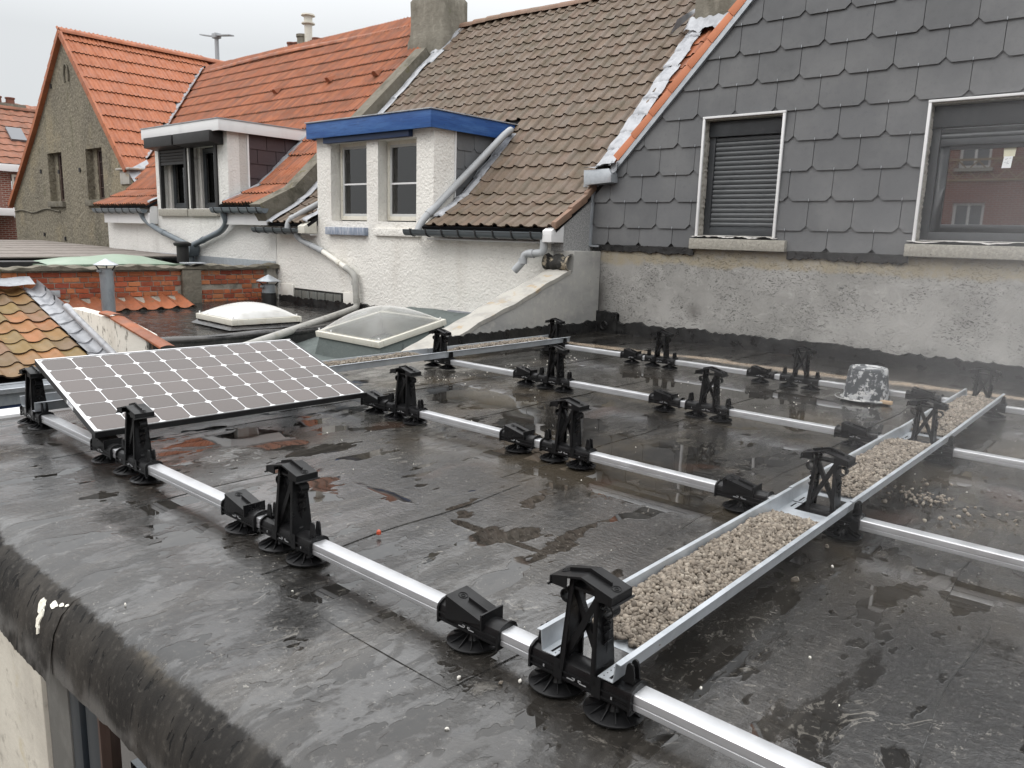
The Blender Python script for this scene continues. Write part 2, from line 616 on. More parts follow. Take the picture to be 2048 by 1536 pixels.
def tile_mat(name, cols, dirt, lichen, amount, rough=0.7, wet=0.0):
    k = N(name)
    r = k.rand()
    cr = k.n('ValToRGB')
    els = cr.color_ramp.elements
    els[0].color = (*cols[0], 1)
    els[1].color = (*cols[-1], 1)
    for i, q in enumerate(cols[1:-1]):
        e = els.new((i + 1) / (len(cols) - 1))
        e.color = (*q, 1)
    k.l(r, cr.inputs[0])
    c = cr.outputs[0]
    c = k.mix(k.rng(k.noise(3.2, 6, 0.65), 0.42, 0.72, 0, amount), c, dirt)
    c = k.mix(k.rng(k.noise(17, 5, 0.7), 0.55, 0.75, 0, amount * 0.8), c, tuple(q * 0.6 for q in dirt))
    c = k.mix(k.rng(k.noise(6, 4, 0.6, off=(4, 1, 3)), 0.68, 0.75, 0, 0.7), c, lichen)
    c = k.mix(k.rng(k.noise(38, 2, 0.5, off=(4, 8, 3)), 0.74, 0.78, 0, 0.7), c, (0.42, 0.40, 0.33))
    nrm = k.bump(k.noise(60, 5, 0.7), 0.35, 0.004)
    k.bsdf(c, k.rng(k.noise(5, 4), 0.3, 0.7, rough - 0.15, rough + 0.12), nrm, 0.4, coat=wet)
    return k.m


BITUMEN = roof_material()
BLACKBIT = MAT('bitumen_paint', (0.014, 0.014, 0.014), 0.42, layers=[(5, .5, .75, (0.045, 0.043, 0.04), .7), (50, .66, .74, (0.25, 0.23, 0.2), .5)],
               bumps=[(16, .6, .012), (60, .4, .004)], rough_var=.2)
PLASTIC = MAT('black_plastic', (0.006, 0.006, 0.0065), 0.36, 0.28, layers=[(9, .5, .8, (0.013, 0.013, 0.014), .6), (160, .68, .73, (0.05, 0.05, 0.05), .5)],
              bumps=[(240, .25, .0012)], rough_var=.12)
ALU = MAT('aluminium', (0.56, 0.57, 0.585), 0.40, metal=0.7, layers=[(30, .45, .8, (0.47, 0.48, 0.50), .6, (0.06, 1, 1)), (7, .5, .75, (0.50, 0.51, 0.52), .5)],
          bumps=[(90, .10, .0012), (220, .25, .0006)], rough_var=.1)
ZINC = MAT('galvanised_steel', (0.50, 0.53, 0.56), 0.42, metal=0.55, layers=[(14, .4, .7, (0.37, 0.40, 0.43), .6), (60, .5, .8, (0.58, 0.6, 0.62), .5)],
           bumps=[(40, .05, .001)], rough_var=.1)
ORANGE_V = MAT('haze_pale_verge_tile', (0.58, 0.22, 0.115), 0.6, 0.4, rnd=.08, layers=[(9, .5, .75, (0.50, 0.18, 0.09), .6)])  # tile orange made paler to carry the haze in its colour
LEAD = MAT('lead_sheet', (0.36, 0.37, 0.39), 0.5, metal=0.25, layers=[(6, .45, .7, (0.19, 0.2, 0.22), .7), (22, .6, .8, (0.55, 0.56, 0.58), .6)],
           bumps=[(9, .5, .02), (40, .3, .005)], rough_var=.15)
SLATE = MAT('grey_slate', (0.112, 0.115, 0.119), 0.55, 0.45, rnd=.10, layers=[(1.3, .42, .7, (0.155, 0.157, 0.158), .75), (24, .5, .8, (0.085, 0.088, 0.092), .5), (70, .75, .79, (.3, .3, .3), .5)],
            bumps=[(30, .25, .003), (120, .15, .001)], rough_var=.12)
SLATE_P = MAT('purple_slate', (0.060, 0.040, 0.043), 0.55, 0.4, rnd=.15, layers=[(8, .5, .8, (0.085, 0.062, 0.066), .6)], bumps=[(40, .3, .003)])
CONCRETE = None


def concrete_wall_mat():
    k = N('cement_render')
    x, y, z = k.xyz()
    n1 = k.noise(1.1, 6, 0.6)
    n2 = k.noise(5.5, 8, 0.7, dist=0.6)
    c = k.mix(k.rng(n1, 0.35, 0.68), (0.27, 0.265, 0.25), (0.37, 0.362, 0.345))
    c = k.mix(k.rng(n2, 0.5, 0.72, 0, 0.6), c, (0.43, 0.42, 0.40))
    # torn trowel marks
    tr = k.noise(17, 8, 0.72, (1, 1, 2.2), off=(3, 1, 2), dist=2.2, rot=(0, .5, 0))
    pit = k.math('MULTIPLY', k.rng(tr, 0.56, 0.61), k.rng(k.noise(3.2, 3), 0.36, 0.55))
    c = k.mix(k.math('MULTIPLY', pit, 0.85), c, (0.07, 0.068, 0.065))
    # old yellowish mortar band just under the slates
    edge = k.math('ADD', z, k.math('MULTIPLY', k.math('SUBTRACT', k.noise(2.3, 6, 0.65), 0.5), 0.26))
    band = k.math('MULTIPLY', k.rng(edge, 0.80, 0.86), k.rng(k.noise(14, 5, 0.7), 0.3, 0.6, 0.45, 1))
    c = k.mix(k.math('MULTIPLY', band, 0.85), c, (0.335, 0.29, 0.205))
    # damp rising from the roof and a soot blot
    damp = k.rng(k.math('ADD', z, k.math('MULTIPLY', k.noise(2.0, 5), 0.5)), 0.42, 0.12, 0, 0.5)
    c = k.mix(damp, c, (0.10, 0.098, 0.093))
    ax = k.math('SUBTRACT', x, 0.47)
    az = k.math('SUBTRACT', z, 0.28)
    rr = k.math('SQRT', k.math('ADD', k.math('MULTIPLY', ax, ax), k.math('MULTIPLY', az, az)))
    c = k.mix(k.rng(k.math('ADD', rr, k.math('MULTIPLY', k.noise(7, 5), 0.15)), 0.24, 0.05, 0, 0.65), c, (0.07, 0.062, 0.055))
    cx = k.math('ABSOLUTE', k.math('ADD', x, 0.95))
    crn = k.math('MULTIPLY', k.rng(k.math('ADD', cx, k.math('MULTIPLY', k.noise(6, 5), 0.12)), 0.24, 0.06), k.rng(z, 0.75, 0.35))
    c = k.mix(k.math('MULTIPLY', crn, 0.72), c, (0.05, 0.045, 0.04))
    h = k.math('ADD', k.math('MULTIPLY', n2, 0.7), k.math('MULTIPLY', k.noise(48, 5, 0.7), 0.25))
    h = k.math('SUBTRACT', h, k.math('MULTIPLY', pit, 0.6))
    nrm = k.bump(h, 0.75, 0.022)
    k.bsdf(c, 0.86, nrm, 0.25)
    return k.m


CONCRETE = concrete_wall_mat()
SMOOTHCEM = MAT('trowelled_cement', (0.36, 0.355, 0.335), 0.8, 0.25, layers=[(2.2, .4, .7, (0.25, 0.25, 0.245), .8, (1, .5, 1.6)), (9, .5, .7, (0.45, 0.43, 0.39), .5), (24, .64, .72, (0.2, 0.19, 0.18), .5)],
                bumps=[(10, .35, .01), (50, .25, .004)])
COPING = MAT('worn_coping', (0.40, 0.385, 0.35), 0.85, 0.2, layers=[(5, .45, .65, (0.29, 0.28, 0.26), .7), (4, .57, .66, (0.37, 0.28, 0.17), .7), (30, .65, .74, (0.1, 0.09, 0.08), .6)],
             bumps=[(14, .5, .012), (60, .4, .004)])
PEBBLE = MAT('pebbledash', (0.26, 0.26, 0.26), 0.85, 0.25, layers=[(55, .42, .6, (0.42, 0.42, 0.41), .8), (50, .58, .7, (0.09, 0.09, 0.09), .8)], bumps=[(55, .9, .012)])
WHITE = plaster('white_roughcast', (0.82, 0.80, 0.75), (0.50, 0.45, 0.38), streak=0.28)
WHITE2 = plaster('weathered_white', (0.74, 0.73, 0.70), (0.36, 0.335, 0.30), streak=0.5)
GREYCAST = plaster('weathered_grey_roughcast', (0.56, 0.54, 0.51), (0.30, 0.28, 0.255), streak=0.5, sc_=45)
GABLE = MAT('brown_grey_pebbledash', (0.20, 0.178, 0.135), 0.9, 0.2, layers=[(0.9, .42, .62, (0.135, 0.12, 0.095), .8, (1, 1, .45)), (0.55, .52, .66, (0.265, 0.225, 0.15), .75), (14, .45, .62, (0.31, 0.28, 0.215), .55, (1, 1, 1), 3), (16, .56, .68, (0.07, 0.063, 0.05), .7, (1, 1, 1), 3), (3, .58, .7, (0.10, 0.098, 0.06), .5, (1, 1, .3))],
            bumps=[(9, 1.0, .05), (22, .8, .02)])
MOSSCON = MAT('mossy_concrete', (0.17, 0.155, 0.125), 0.9, 0.2, layers=[(3, .45, .7, (0.075, 0.07, 0.052), .8), (9, .5, .7, (0.24, 0.22, 0.18), .6), (7, .6, .7, (0.11, 0.1, 0.03), .6), (40, .66, .74, (.4, .39, .33), .7)],
              bumps=[(18, .8, .02), (70, .5, .006)])
CHIMNEY = MAT('chimney_cement', (0.22, 0.205, 0.17), 0.9, 0.2, layers=[(2.2, .4, .7, (0.13, 0.12, 0.095), .8, (1, 1, .35)), (7, .5, .72, (0.30, 0.28, 0.235), .7, (1, 1, .4)), (5, .62, .72, (0.11, 0.115, 0.07), .6)],
              bumps=[(9, .7, .03), (40, .4, .008)])
MORTAR = MAT('mortar', (0.33, 0.30, 0.255), 0.92, 0.15, layers=[(6, .45, .7, (0.15, 0.135, 0.11), .7), (3, .55, .7, (0.10, 0.095, 0.08), .8)], bumps=[(40, .7, .01)])
BRICK = MAT('old_red_brick', (0.3, 0.1, 0.06), 0.85, 0.2, rnd=.22, rnd_cols=[(0.30, 0.075, 0.042), (0.40, 0.112, 0.054), (0.43, 0.145, 0.065), (0.47, 0.185, 0.085), (0.28, 0.072, 0.045), (0.41, 0.12, 0.06)],
            layers=[(9, .5, .72, (0.17, 0.055, 0.04), .6), (5, .58, .72, (0.22, 0.19, 0.15), .7), (26, .62, .75, (0.36, 0.3, 0.24), .5)], bumps=[(30, .7, .012), (90, .4, .004)])
FARBRICK_C = ((0.21, 0.068, 0.048), (0.155, 0.05, 0.038), (0.30, 0.26, 0.22))
ORANGE = tile_mat('orange_clay_tile', [(0.235, 0.074, 0.032), (0.35, 0.118, 0.050), (0.30, 0.092, 0.038), (0.21, 0.075, 0.038), (0.32, 0.104, 0.044)], (0.17, 0.070, 0.038), (0.12, 0.09, 0.045), 0.85, 0.62)
ORANGE_N = tile_mat('newer_orange_tile', [(0.33, 0.108, 0.048), (0.42, 0.15, 0.072), (0.385, 0.13, 0.056), (0.345, 0.12, 0.058)], (0.27, 0.10, 0.055), (0.22, 0.15, 0.09), 0.65, 0.6)
BROWN = tile_mat('brown_concrete_tile', [(0.108, 0.078, 0.054), (0.16, 0.115, 0.082), (0.12, 0.09, 0.066), (0.142, 0.096, 0.068), (0.13, 0.098, 0.072)], (0.085, 0.07, 0.044), (0.16, 0.15, 0.085), 0.8, 0.66)
RIDGEB = tile_mat('ridge_tile_brown', [(0.24, 0.145, 0.10), (0.20, 0.125, 0.088)], (0.13, 0.1, 0.07), (0.2, 0.17, 0.1), 0.6, 0.7)
MOSSY = tile_mat('mossy_pantile', [(0.30, 0.135, 0.05), (0.225, 0.13, 0.055), (0.145, 0.10, 0.062), (0.33, 0.135, 0.055), (0.20, 0.135, 0.05), (0.27, 0.15, 0.06)], (0.135, 0.10, 0.042), (0.30, 0.16, 0.05), 0.6, 0.6)
FARTILE = tile_mat('far_pantile', [(0.30, 0.125, 0.075), (0.25, 0.11, 0.07)], (0.13, 0.08, 0.055), (0.17, 0.13, 0.09), 0.7, 0.7)
GUTTER = MAT('dark_grey_gutter', (0.085, 0.098, 0.106), 0.38, 0.5, layers=[(8, .5, .75, (0.14, 0.155, 0.165), .5)], rough_var=.1)
BRACKET = MAT('black_bracket', (0.016, 0.016, 0.017), 0.5)
PVC = MAT('grey_pvc', (0.36, 0.375, 0.385), 0.4, 0.45, layers=[(5, .45, .7, (0.29, 0.30, 0.31), .6), (9, .6, .75, (0.42, 0.40, 0.35), .5)], rough_var=.1)
PVC_OLD = MAT('weathered_pvc', (0.40, 0.395, 0.37), 0.55, 0.4, layers=[(5, .45, .7, (0.27, 0.265, 0.24), .7), (9, .6, .75, (0.46, 0.40, 0.26), .6), (30, .62, .72, (.16, .15, .13), .5)])
PVC_DARK = MAT('blue_grey_pvc', (0.14, 0.165, 0.185), 0.4, 0.5, layers=[(6, .5, .75, (0.2, 0.225, 0.24), .6)])
PVC_PAINT = MAT('white_painted_pvc', (0.72, 0.70, 0.64), 0.6, 0.3, layers=[(9, .55, .68, (0.5, 0.46, 0.36), .7)])
BLUE = MAT('blue_paint', (0.018, 0.075, 0.25), 0.5, 0.4, layers=[(3, .38, .68, (0.045, 0.13, 0.34), .85, (.5, .5, 3)), (16, .52, .7, (0.012, 0.045, 0.15), .7, (.25, .25, 4)), (34, .64, .72, (0.008, 0.02, 0.06), .8, (.4, .4, 1.6)), (2, .6, .7, (0.10, 0.17, 0.33), .5)], bumps=[(18, .35, .006, (.2, .2, 4))])
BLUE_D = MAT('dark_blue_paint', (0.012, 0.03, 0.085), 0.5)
WHITEPVC = MAT('white_board', (0.74, 0.74, 0.74), 0.4, 0.45, layers=[(3, .5, .75, (0.60, 0.60, 0.60), .5, (1, 1, .2)), (20, .68, .75, (.4, .39, .36), .4)])
CREAM = MAT('cream_frame', (0.62, 0.60, 0.53), 0.5, 0.35, layers=[(8, .5, .7, (0.5, 0.46, 0.37), .6), (34, .63, .72, (0.16, 0.1, 0.06), .7)], bumps=[(30, .2, .003)])
GREYFRAME = MAT('pale_grey_frame', (0.50, 0.51, 0.50), 0.45, 0.4)
ANTHRA = MAT('anthracite_frame', (0.034, 0.038, 0.042), 0.42, 0.5, layers=[(6, .45, .75, (0.06, 0.064, 0.068), .6), (60, .7, .76, (.3, .3, .29), .5)], rough_var=.1)
SHUTTER = MAT('shutter_slat', (0.082, 0.088, 0.093), 0.4, 0.5, layers=[(7, .45, .75, (0.055, 0.06, 0.064), .7)], rough_var=.1)
BLACKMAT = MAT('black_board', (0.018, 0.017, 0.017), 0.5, 0.4, layers=[(9, .5, .75, (0.035, 0.033, 0.032), .6)])
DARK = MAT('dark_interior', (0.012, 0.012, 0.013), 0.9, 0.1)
CURTAIN = MAT('net_curtain', (0.72, 0.71, 0.69), 0.9, 0.1, layers=[(26, .4, .62, (0.34, 0.33, 0.32), .9, (1, 1, .03), 2)])
BROWNFRAME = MAT('brown_wood_frame', (0.062, 0.036, 0.027), 0.55, layers=[(9, .5, .75, (0.11, 0.075, 0.06), .6, (1, 1, .2))])  # net_curtain above: dark vertical stripes paint in the shade of its folds
LATTICE_GLASS = MAT('leaded_glass', (0.028, 0.020, 0.020), 0.12, 0.5)
SILLST = MAT('stone_sill', (0.30, 0.285, 0.25), 0.85, 0.2, layers=[(34, .45, .62, (0.40, 0.38, 0.33), .7), (38, .6, .7, (0.10, 0.10, 0.09), .8)], bumps=[(40, .8, .008)])
BLUESTONE = MAT('painted_blue_stone', (0.25, 0.29, 0.36), 0.75, 0.3, layers=[(16, .45, .65, (0.52, 0.54, 0.58), .8, (2.4, 1, .3)), (9, .5, .7, (0.13, 0.16, 0.22), .6, (2, 1, .4))], bumps=[(20, .4, .008)])
FELT = MAT('green_mineral_felt', (0.125, 0.145, 0.140), 0.85, 0.25, layers=[(3, .42, .7, (0.085, 0.098, 0.094), .8), (70, .5, .7, (0.20, 0.225, 0.215), .6), (8, .62, .74, (.035, .035, .034), .6)], bumps=[(150, .6, .003), (6, .3, .02)])
WETBLACK = MAT('wet_black_felt', (0.022, 0.022, 0.022), 0.2, 0.5, layers=[(1.8, .42, .66, (0.055, 0.05, 0.045), .8), (12, .5, .75, (0.075, 0.07, 0.065), .6)], bumps=[(5, .25, .02), (40, .3, .004)], rough_var=.16)
PANE = glass_pane('window_glass')
PANE_R = glass_pane('reflecting_glass', (0.25, 0.25, 0.25), 0.30)
DOME_CLEAR = dome_mat('clear_acrylic_dome', 0.13)
DOME_MILK = dome_mat('milky_acrylic_dome', 0.58)
DOME_GREEN = MAT('green_fibreglass', (0.27, 0.35, 0.27), 0.5, 0.4, layers=[(2, .45, .7, (0.34, 0.41, 0.335), .7), (14, .6, .75, (.2, .26, .19), .5)])
FIBRE = MAT('fibre_cement_sheet', (0.20, 0.175, 0.155), 0.85, layers=[(4, .45, .7, (0.27, 0.24, 0.215), .7), (11, .5, .7, (0.12, 0.105, 0.09), .6)])
TERRACOTTA = MAT('terracotta_pot', (0.19, 0.075, 0.05), 0.85, layers=[(9, .45, .7, (0.1, 0.055, 0.045), .7)])
STONEWALL = MAT('pale_render', (0.56, 0.54, 0.47), 0.85, 0.2, layers=[(2.5, .42, .68, (0.42, 0.40, 0.35), .8, (1, 1, .5)), (12, .55, .7, (0.27, 0.25, 0.215), .6), (5, .6, .72, (0.48, 0.43, 0.29), .6)], bumps=[(14, .5, .01)])
GROUND = MAT('paved_ground', (0.16, 0.15, 0.14), 0.85, layers=[(0.8, .4, .7, (0.1, 0.11, 0.08), .7)])
PINKTILE = MAT('pale_floor', (0.46, 0.37, 0.33), 0.5, layers=[(2, .4, .7, (0.4, 0.32, 0.29), .7)])
GRAVEL = MAT('crushed_stone', (0.3, 0.26, 0.2), 0.85, 0.25, rnd=.25, rnd_cols=[(0.13, 0.110, 0.090), (0.20, 0.170, 0.138), (0.25, 0.215, 0.175), (0.16, 0.138, 0.114), (0.31, 0.275, 0.228)],
             layers=[(90, .5, .75, (0.17, 0.145, 0.12), .5)], bumps=[(160, .5, .002)])
LIMEST = MAT('white_stone_chip', (0.62, 0.60, 0.55), 0.8, layers=[(60, .5, .7, (.45, .42, .37), .6)])
REDCAP = MAT('red_plastic_cap', (0.45, 0.07, 0.03), 0.4)
LIMEPAINT = MAT('spilled_white_paint', (0.78, 0.76, 0.66), 0.6, layers=[(30, .55, .7, (.5, .47, .38), .6)])
PAPER = MAT('paper', (0.80, 0.82, 0.83), 0.8)
PAPER_Y = MAT('yellow_paper', (0.68, 0.66, 0.50), 0.8)
INK = MAT('ink', (0.10, 0.11, 0.16), 0.8)
GREYMETAL = MAT('galvanised_vent', (0.30, 0.325, 0.345), 0.42, metal=0.4, layers=[(14, .42, .68, (0.22, 0.245, 0.265), .7, (1, 1, .5)), (6, .6, .75, (.40, .42, .44), .5)], bumps=[(30, .1, .003)])
LAMPGREY = MAT('lamp_grey', (0.33, 0.345, 0.36), 0.5)
GLASSBLOCK = MAT('glass_block', (0.13, 0.135, 0.125), 0.18, 0.5, layers=[(10, .4, .7, (0.2, 0.2, 0.185), .6, (4, 1, .3))])
SKYLIGHTG = MAT('roof_window_glass', (0.16, 0.17, 0.185), 0.08, 0.5)


def bucket_mat():
    k = N('mortar_splashed_rubber')
    c = k.mix(0, (0.062, 0.066, 0.071), (0, 0, 0))
    n = k.noise(16, 7, 0.72)
    x, y, z = k.xyz()
    up = k.rng(z, 0.02, 0.14, 0.09, 0.0)
    dn = k.rng(z, 0.02, -0.07, 0.0, 0.10)
    m = k.rng(k.math('ADD', n, k.math('ADD', up, k.rng(z, 0.07, 0.16, 0, 0.12))), 0.60, 0.66)
    m = k.math('MAXIMUM', m, k.rng(k.math('ADD', n, dn), 0.60, 0.64))
    c = k.mix(k.math('MULTIPLY', m, 0.85), c, k.mix(k.rng(k.noise(25, 4), .4, .6), (0.42, 0.43, 0.44), (0.56, 0.56, 0.55)))
    k.bsdf(c, 0.6, k.bump(n, 0.5, 0.006), 0.4)
    return k.m


BUCKET = bucket_mat()


def cell_mat():
    k = N('solar_cell')
    x, y, z = k.xyz()
    wv = k.n('TexWave')
    wv.wave_type = 'BANDS'
    wv.bands_direction = 'X'
    wv.inputs['Scale'].default_value = 26
    wv.inputs['Distortion'].default_value = 0.0
    k.l(k.coords(rot=(0, 0, math.radians(3.2))), wv.inputs['Vector'])
    c = k.mix(k.rng(k.rand(), 0, 1), (0.062, 0.050, 0.045), (0.085, 0.068, 0.062))
    c = k.mix(k.rng(wv.outputs['Fac'], 0.75, 0.95, 0, 0.35), c, (0.22, 0.20, 0.19))
    k.bsdf(c, 0.46, None, 0.4, coat=0.18)
    return k.m


CELL = cell_mat()
BACKSHEET = MAT('white_backsheet', (0.74, 0.75, 0.76), 0.4, coat=0.35)
BLACKFRAME = MAT('black_panel_frame', (0.012, 0.012, 0.013), 0.38, 0.5)
FRAME_TOP = MAT('pale_panel_rim', (0.62, 0.62, 0.63), 0.4)


def brick_tex_mat(name, cols, sx):
    """brickwork too far away to tell the bricks apart one by one"""
    k = N(name)
    x, y, z = k.xyz()
    cmb = k.n('CombineXYZ')
    k.l(k.math('ADD', x, y), cmb.inputs[0])
    k.l(z, cmb.inputs[1])
    b = k.n('TexBrick')
    b.inputs['Scale'].default_value = sx
    b.inputs['Mortar Size'].default_value = 0.012
    b.inputs['Brick Width'].default_value = 0.23
    b.inputs['Row Height'].default_value = 0.075
    b.inputs['Color1'].default_value = (*cols[0], 1)
    b.inputs['Color2'].default_value = (*cols[1], 1)
    b.inputs['Mortar'].default_value = (*cols[2], 1)
    k.l(cmb.outputs[0], b.inputs['Vector'])
    c = k.mix(k.rng(k.noise(0.8, 5), 0.4, 0.7, 0, 0.4), b.outputs['Color'], tuple(q * 0.6 for q in cols[0]))
    k.bsdf(c, 0.85, k.bump(b.outputs['Fac'], 0.4, -0.01), 0.2)
    return k.m


FARBRICK = brick_tex_mat('far_brickwork', FARBRICK_C, 1.0)


# ================================================================== ground
mb = MB()
mb.add([(-150, -120, -3.2), (120, -120, -3.2), (120, 150, -3.2), (-150, 150, -3.2)], [(0, 1, 2, 3)])
struct('ground', mb, GROUND)

# ================================================================== the flat roof we look across
ZR = -0.09
outline = [(-0.50, -0.36), (7.6, -0.36), (7.6, 7.05), (-0.93, 7.05), (-0.93, 4.1), (-0.60, 2.5)]
mb = MB()
mb.prism([(x, y) for x, y in outline], 2, -0.40, ZR - 0.022)
flat_roof = struct('flat_roof', mb, BLACKBIT)


def roof_left(y):
    return float(np.interp(y, [-0.36, 2.5, 4.1, 7.05], [-0.50, -0.60, -0.93, -0.93]))


def sheet(x0, x1, y0, y1, step):
    """one membrane strip: its right edge laps 4 mm over the next strip"""
    m = MB()
    nx, ny = 6, 24
    def f(u, v):
        y = y0 + (y1 - y0) * v
        a = x0 if x0 > -0.4 else roof_left(y)
        wav = 0.012 * math.sin(y * 7.3 + x0 * 5) if u == 1 else 0.0
        xx = a + (x1 - a) * u + wav
        z = ZR - 0.010 + 0.003 * u + step + 0.0025 * math.sin(xx * 2.1 + 1.3) * math.sin(y * 1.7 + x0)
        return (xx, y, z)
    m.grid(f, nx, ny)
    b = len(m.v)
    ring = [(nx, j) for j in range(ny + 1)]
    for (i, j) in ring:
        p = m.v[j * (nx + 1) + i]
        m.v.append((p[0] + 0.002, p[1], p[2] - 0.009))
    for j in range(ny):
        m.f.append((j * (nx + 1) + nx, b + j, b + j + 1, (j + 1) * (nx + 1) + nx))
    return m


for i, x0 in enumerate((-1.0, 0.45, 1.45, 2.45, 3.45, 4.45, 5.45, 6.45)):
    part('bitumen_sheet', sheet(x0, x0 + (1.465 if i == 0 else 1.015), 1.25, 7.04, 0.0), BITUMEN, flat_roof)
for i, x0 in enumerate((-0.55, 0.60, 1.60, 2.60, 3.60, 4.60, 5.60, 6.60)):
    part('bitumen_sheet', sheet(x0, x0 + (1.165 if i == 0 else 1.015), -0.20, 1.28, 0.002), BITUMEN, flat_roof)


def edge_sheet(x0, x1, flare):
    m = MB()
    prof = [(-0.17, ZR - 0.003), (-0.40, ZR - 0.002), (-0.56, ZR - 0.003), (-0.60, ZR - 0.004), (-0.63, ZR - 0.008), (-0.652, ZR - 0.015), (-0.675, ZR - 0.026), (-0.712, ZR - 0.062), (-0.738, ZR - 0.115), (-0.750, ZR - 0.18), (-0.752, -0.366 if x0 < 0 else -.345)]
    n = 180
    rr = random.Random(int(x0 * 10))
    jit = [rr.uniform(-.006, .006) for _ in range(n + 1)]
    for j, (y, z) in enumerate(prof):
        for i in range(n + 1):
            x = x0 + (x1 - x0) * i / n
            t = j / (len(prof) - 1)
            y2 = y - 0.012 * flare * t + 0.006 * math.sin(x * 5.1) * t - (0.02 * flare if j == len(prof) - 1 else 0)
            z2 = z + (jit[i] if j == len(prof) - 1 else 0) + 0.004 * math.sin(x * 3.3 + j)
            m.v.append((x, y2, z2))
    for j in range(len(prof) - 1):
        for i in range(n):
            a = j * (n + 1) + i
            m.f.append((a, a + n + 1, a + n + 2, a + 1))
    from mathutils import noise as mne
    m.idx = []
    for j in range(len(prof) - 1):
        for i in range(n):
            x = x0 + (x1 - x0) * (i + .5) / n
            lim_ = 5.0 + 1.6 * mne.noise((x * 2.3, 1.0, 0.0)) + 1.2 * mne.noise((x * 11, 7.0, 0.0))
            m.idx.append(1 if j < lim_ else 0)
    return m


def edge_mat():
    k = N('weathered_edge_felt')
    roof_material(k)
    x, y, z = k.xyz()
    st = k.noise(6, 6, 0.65, (1, .3, .3))
    c = k.mix(k.rng(st, 0.4, 0.7), (0.014, 0.013, 0.012), (0.042, 0.038, 0.033))
    c = k.mix(k.rng(k.noise(40, 5, .7), 0.52, 0.75, 0, 0.6), c, (0.095, 0.088, 0.078))
    mark = k.rng(k.noise(30, 2, 0.5, (1.6, .8, .35), off=(2, 2, 2)), 0.64, 0.67)
    c = k.mix(k.math('MULTIPLY', mark, 0.9), c, (0.004, 0.004, 0.004))
    low = k.rng(z, -0.25, -0.33, 0, 0.75)
    c = k.mix(k.math('MULTIPLY', low, k.rng(k.noise(7, 5), .35, .6)), c, (0.13, 0.127, 0.12))
    tan = k.math('MULTIPLY', k.rng(k.math('ADD', k.math('ABSOLUTE', k.math('SUBTRACT', x, 2.88)), k.math('MULTIPLY', k.noise(7, 5), .4)), 0.40, 0.28),
                 k.math('MULTIPLY', k.rng(y, -0.70, -0.655), k.rng(y, -0.615, -0.64)))
    c = k.mix(k.math('MULTIPLY', tan, k.rng(k.noise(35, 4), .35, .6, .15, .45)), c, (0.17, 0.15, 0.12))
    fine = k.noise(55, 5, 0.7)
    h = k.math('ADD', k.math('MULTIPLY', st, .5), k.math('MULTIPLY', fine, .35))
    h = k.math('SUBTRACT', h, k.math('MULTIPLY', mark, .8))
    top = k.rng(y, -0.70, -0.60)
    film = k.rng(k.noise(7, 4, .5, (.5, 1, 1)), 0.58, 0.61)
    wet = k.math('MULTIPLY', top, film)
    r = k.math('SUBTRACT', k.rng(top, 0, 1, 0.72, 0.45), k.math('MULTIPLY', wet, 0.22))
    nrm = k.bump(h, k.math('SUBTRACT', 0.55, k.math('MULTIPLY', top, 0.3)), 0.01)
    nrm = k.bump(k.noise(1.6, 2), 0.05, 0.05, nrm)
    q = k.bsdf(c, r, nrm, 0.25, ior=1.45)
    jag = k.math('ADD', k.math('MULTIPLY', k.math('SUBTRACT', k.noise(9, 6, 0.7), .5), .10), k.math('MULTIPLY', k.math('SUBTRACT', k.noise(2.2, 3), .5), .10))
    f = k.rng(k.math('ADD', y, jag), -0.672, -0.650)
    mx = k.n('MixShader')
    k.l(f, mx.inputs[0])
    k.l(q.outputs[0], mx.inputs[1])
    k.l(k.roof.outputs[0], mx.inputs[2])
    k.l(mx.outputs[0], k.out.inputs[0])
    return k.m


EDGEFELT = edge_mat()
for em in (edge_sheet(-0.56, 2.34, 0.5), edge_sheet(2.33, 7.6, 0.0)):
    eo = part('edge_sheet', em, EDGEFELT, flat_roof, smooth=60)

# white metal edge trim along the left side
mb = MB()
mb.box(-0.70, -0.50, -0.62, 2.2, -0.30, ZR + 0.012)
part('edge_trim', mb, WHITEPVC, flat_roof, bevel=0.008)

# building below the roof edge: pale render, dark pier and the window frame under the overhang
front = thing('roof_extension', (2.0, -0.6, -3.2), 'rendered lower storey with dark window frame below the bitumen roof edge', 'building')
mb = MB()
mb.box(-0.45, 2.06, -0.715, -0.45, -3.19, -0.36)
part('rendered_wall', mb, STONEWALL, front, bevel=0.01)
mb = MB()
mb.box(2.062, 2.275, -0.70, -0.45, -3.19, -0.36)
part('pier', mb, MAT('dark_cement_pier', (0.10, 0.10, 0.092), 0.85, layers=[(5, .45, .7, (0.15, 0.15, 0.14), .7)], bumps=[(20, .4, .006)]), front, bevel=0.006)
wf = MB()
wf.box(2.277, 2.36, -0.695, -0.60, -3.19, -0.41)
wf.box(2.385, 2.50, -0.685, -0.60, -3.19, -0.41)
wf.box(5.0, 5.1, -0.695, -0.60, -3.19, -0.41)
wf.box(2.277, 5.1, -0.69, -0.60, -0.409, -0.33)
fr = part('window_frame', wf, MAT('blue_black_frame', (0.020, 0.026, 0.032), 0.4), front, bevel=0.004)
mb = MB()
mb.box(2.50, 2.515, -0.69, -0.60, -3.19, -0.41)
part('sealing_strip', mb, BROWNFRAME, front)
mb = MB()
mb.box(2.56, 2.63, -0.80, -0.70, -3.19, -0.62)
part('downpipe', mb, GREYMETAL, front)
mb = MB()
mb.box(2.5, 7.5, -0.66, -0.645, -3.1, -0.42)
part('pane', mb, PANE_R, front)
mb = MB()
mb.box(2.2, 12, -4.5, -0.66, -3.19, -2.95)
struct('terrace', mb, PINKTILE)

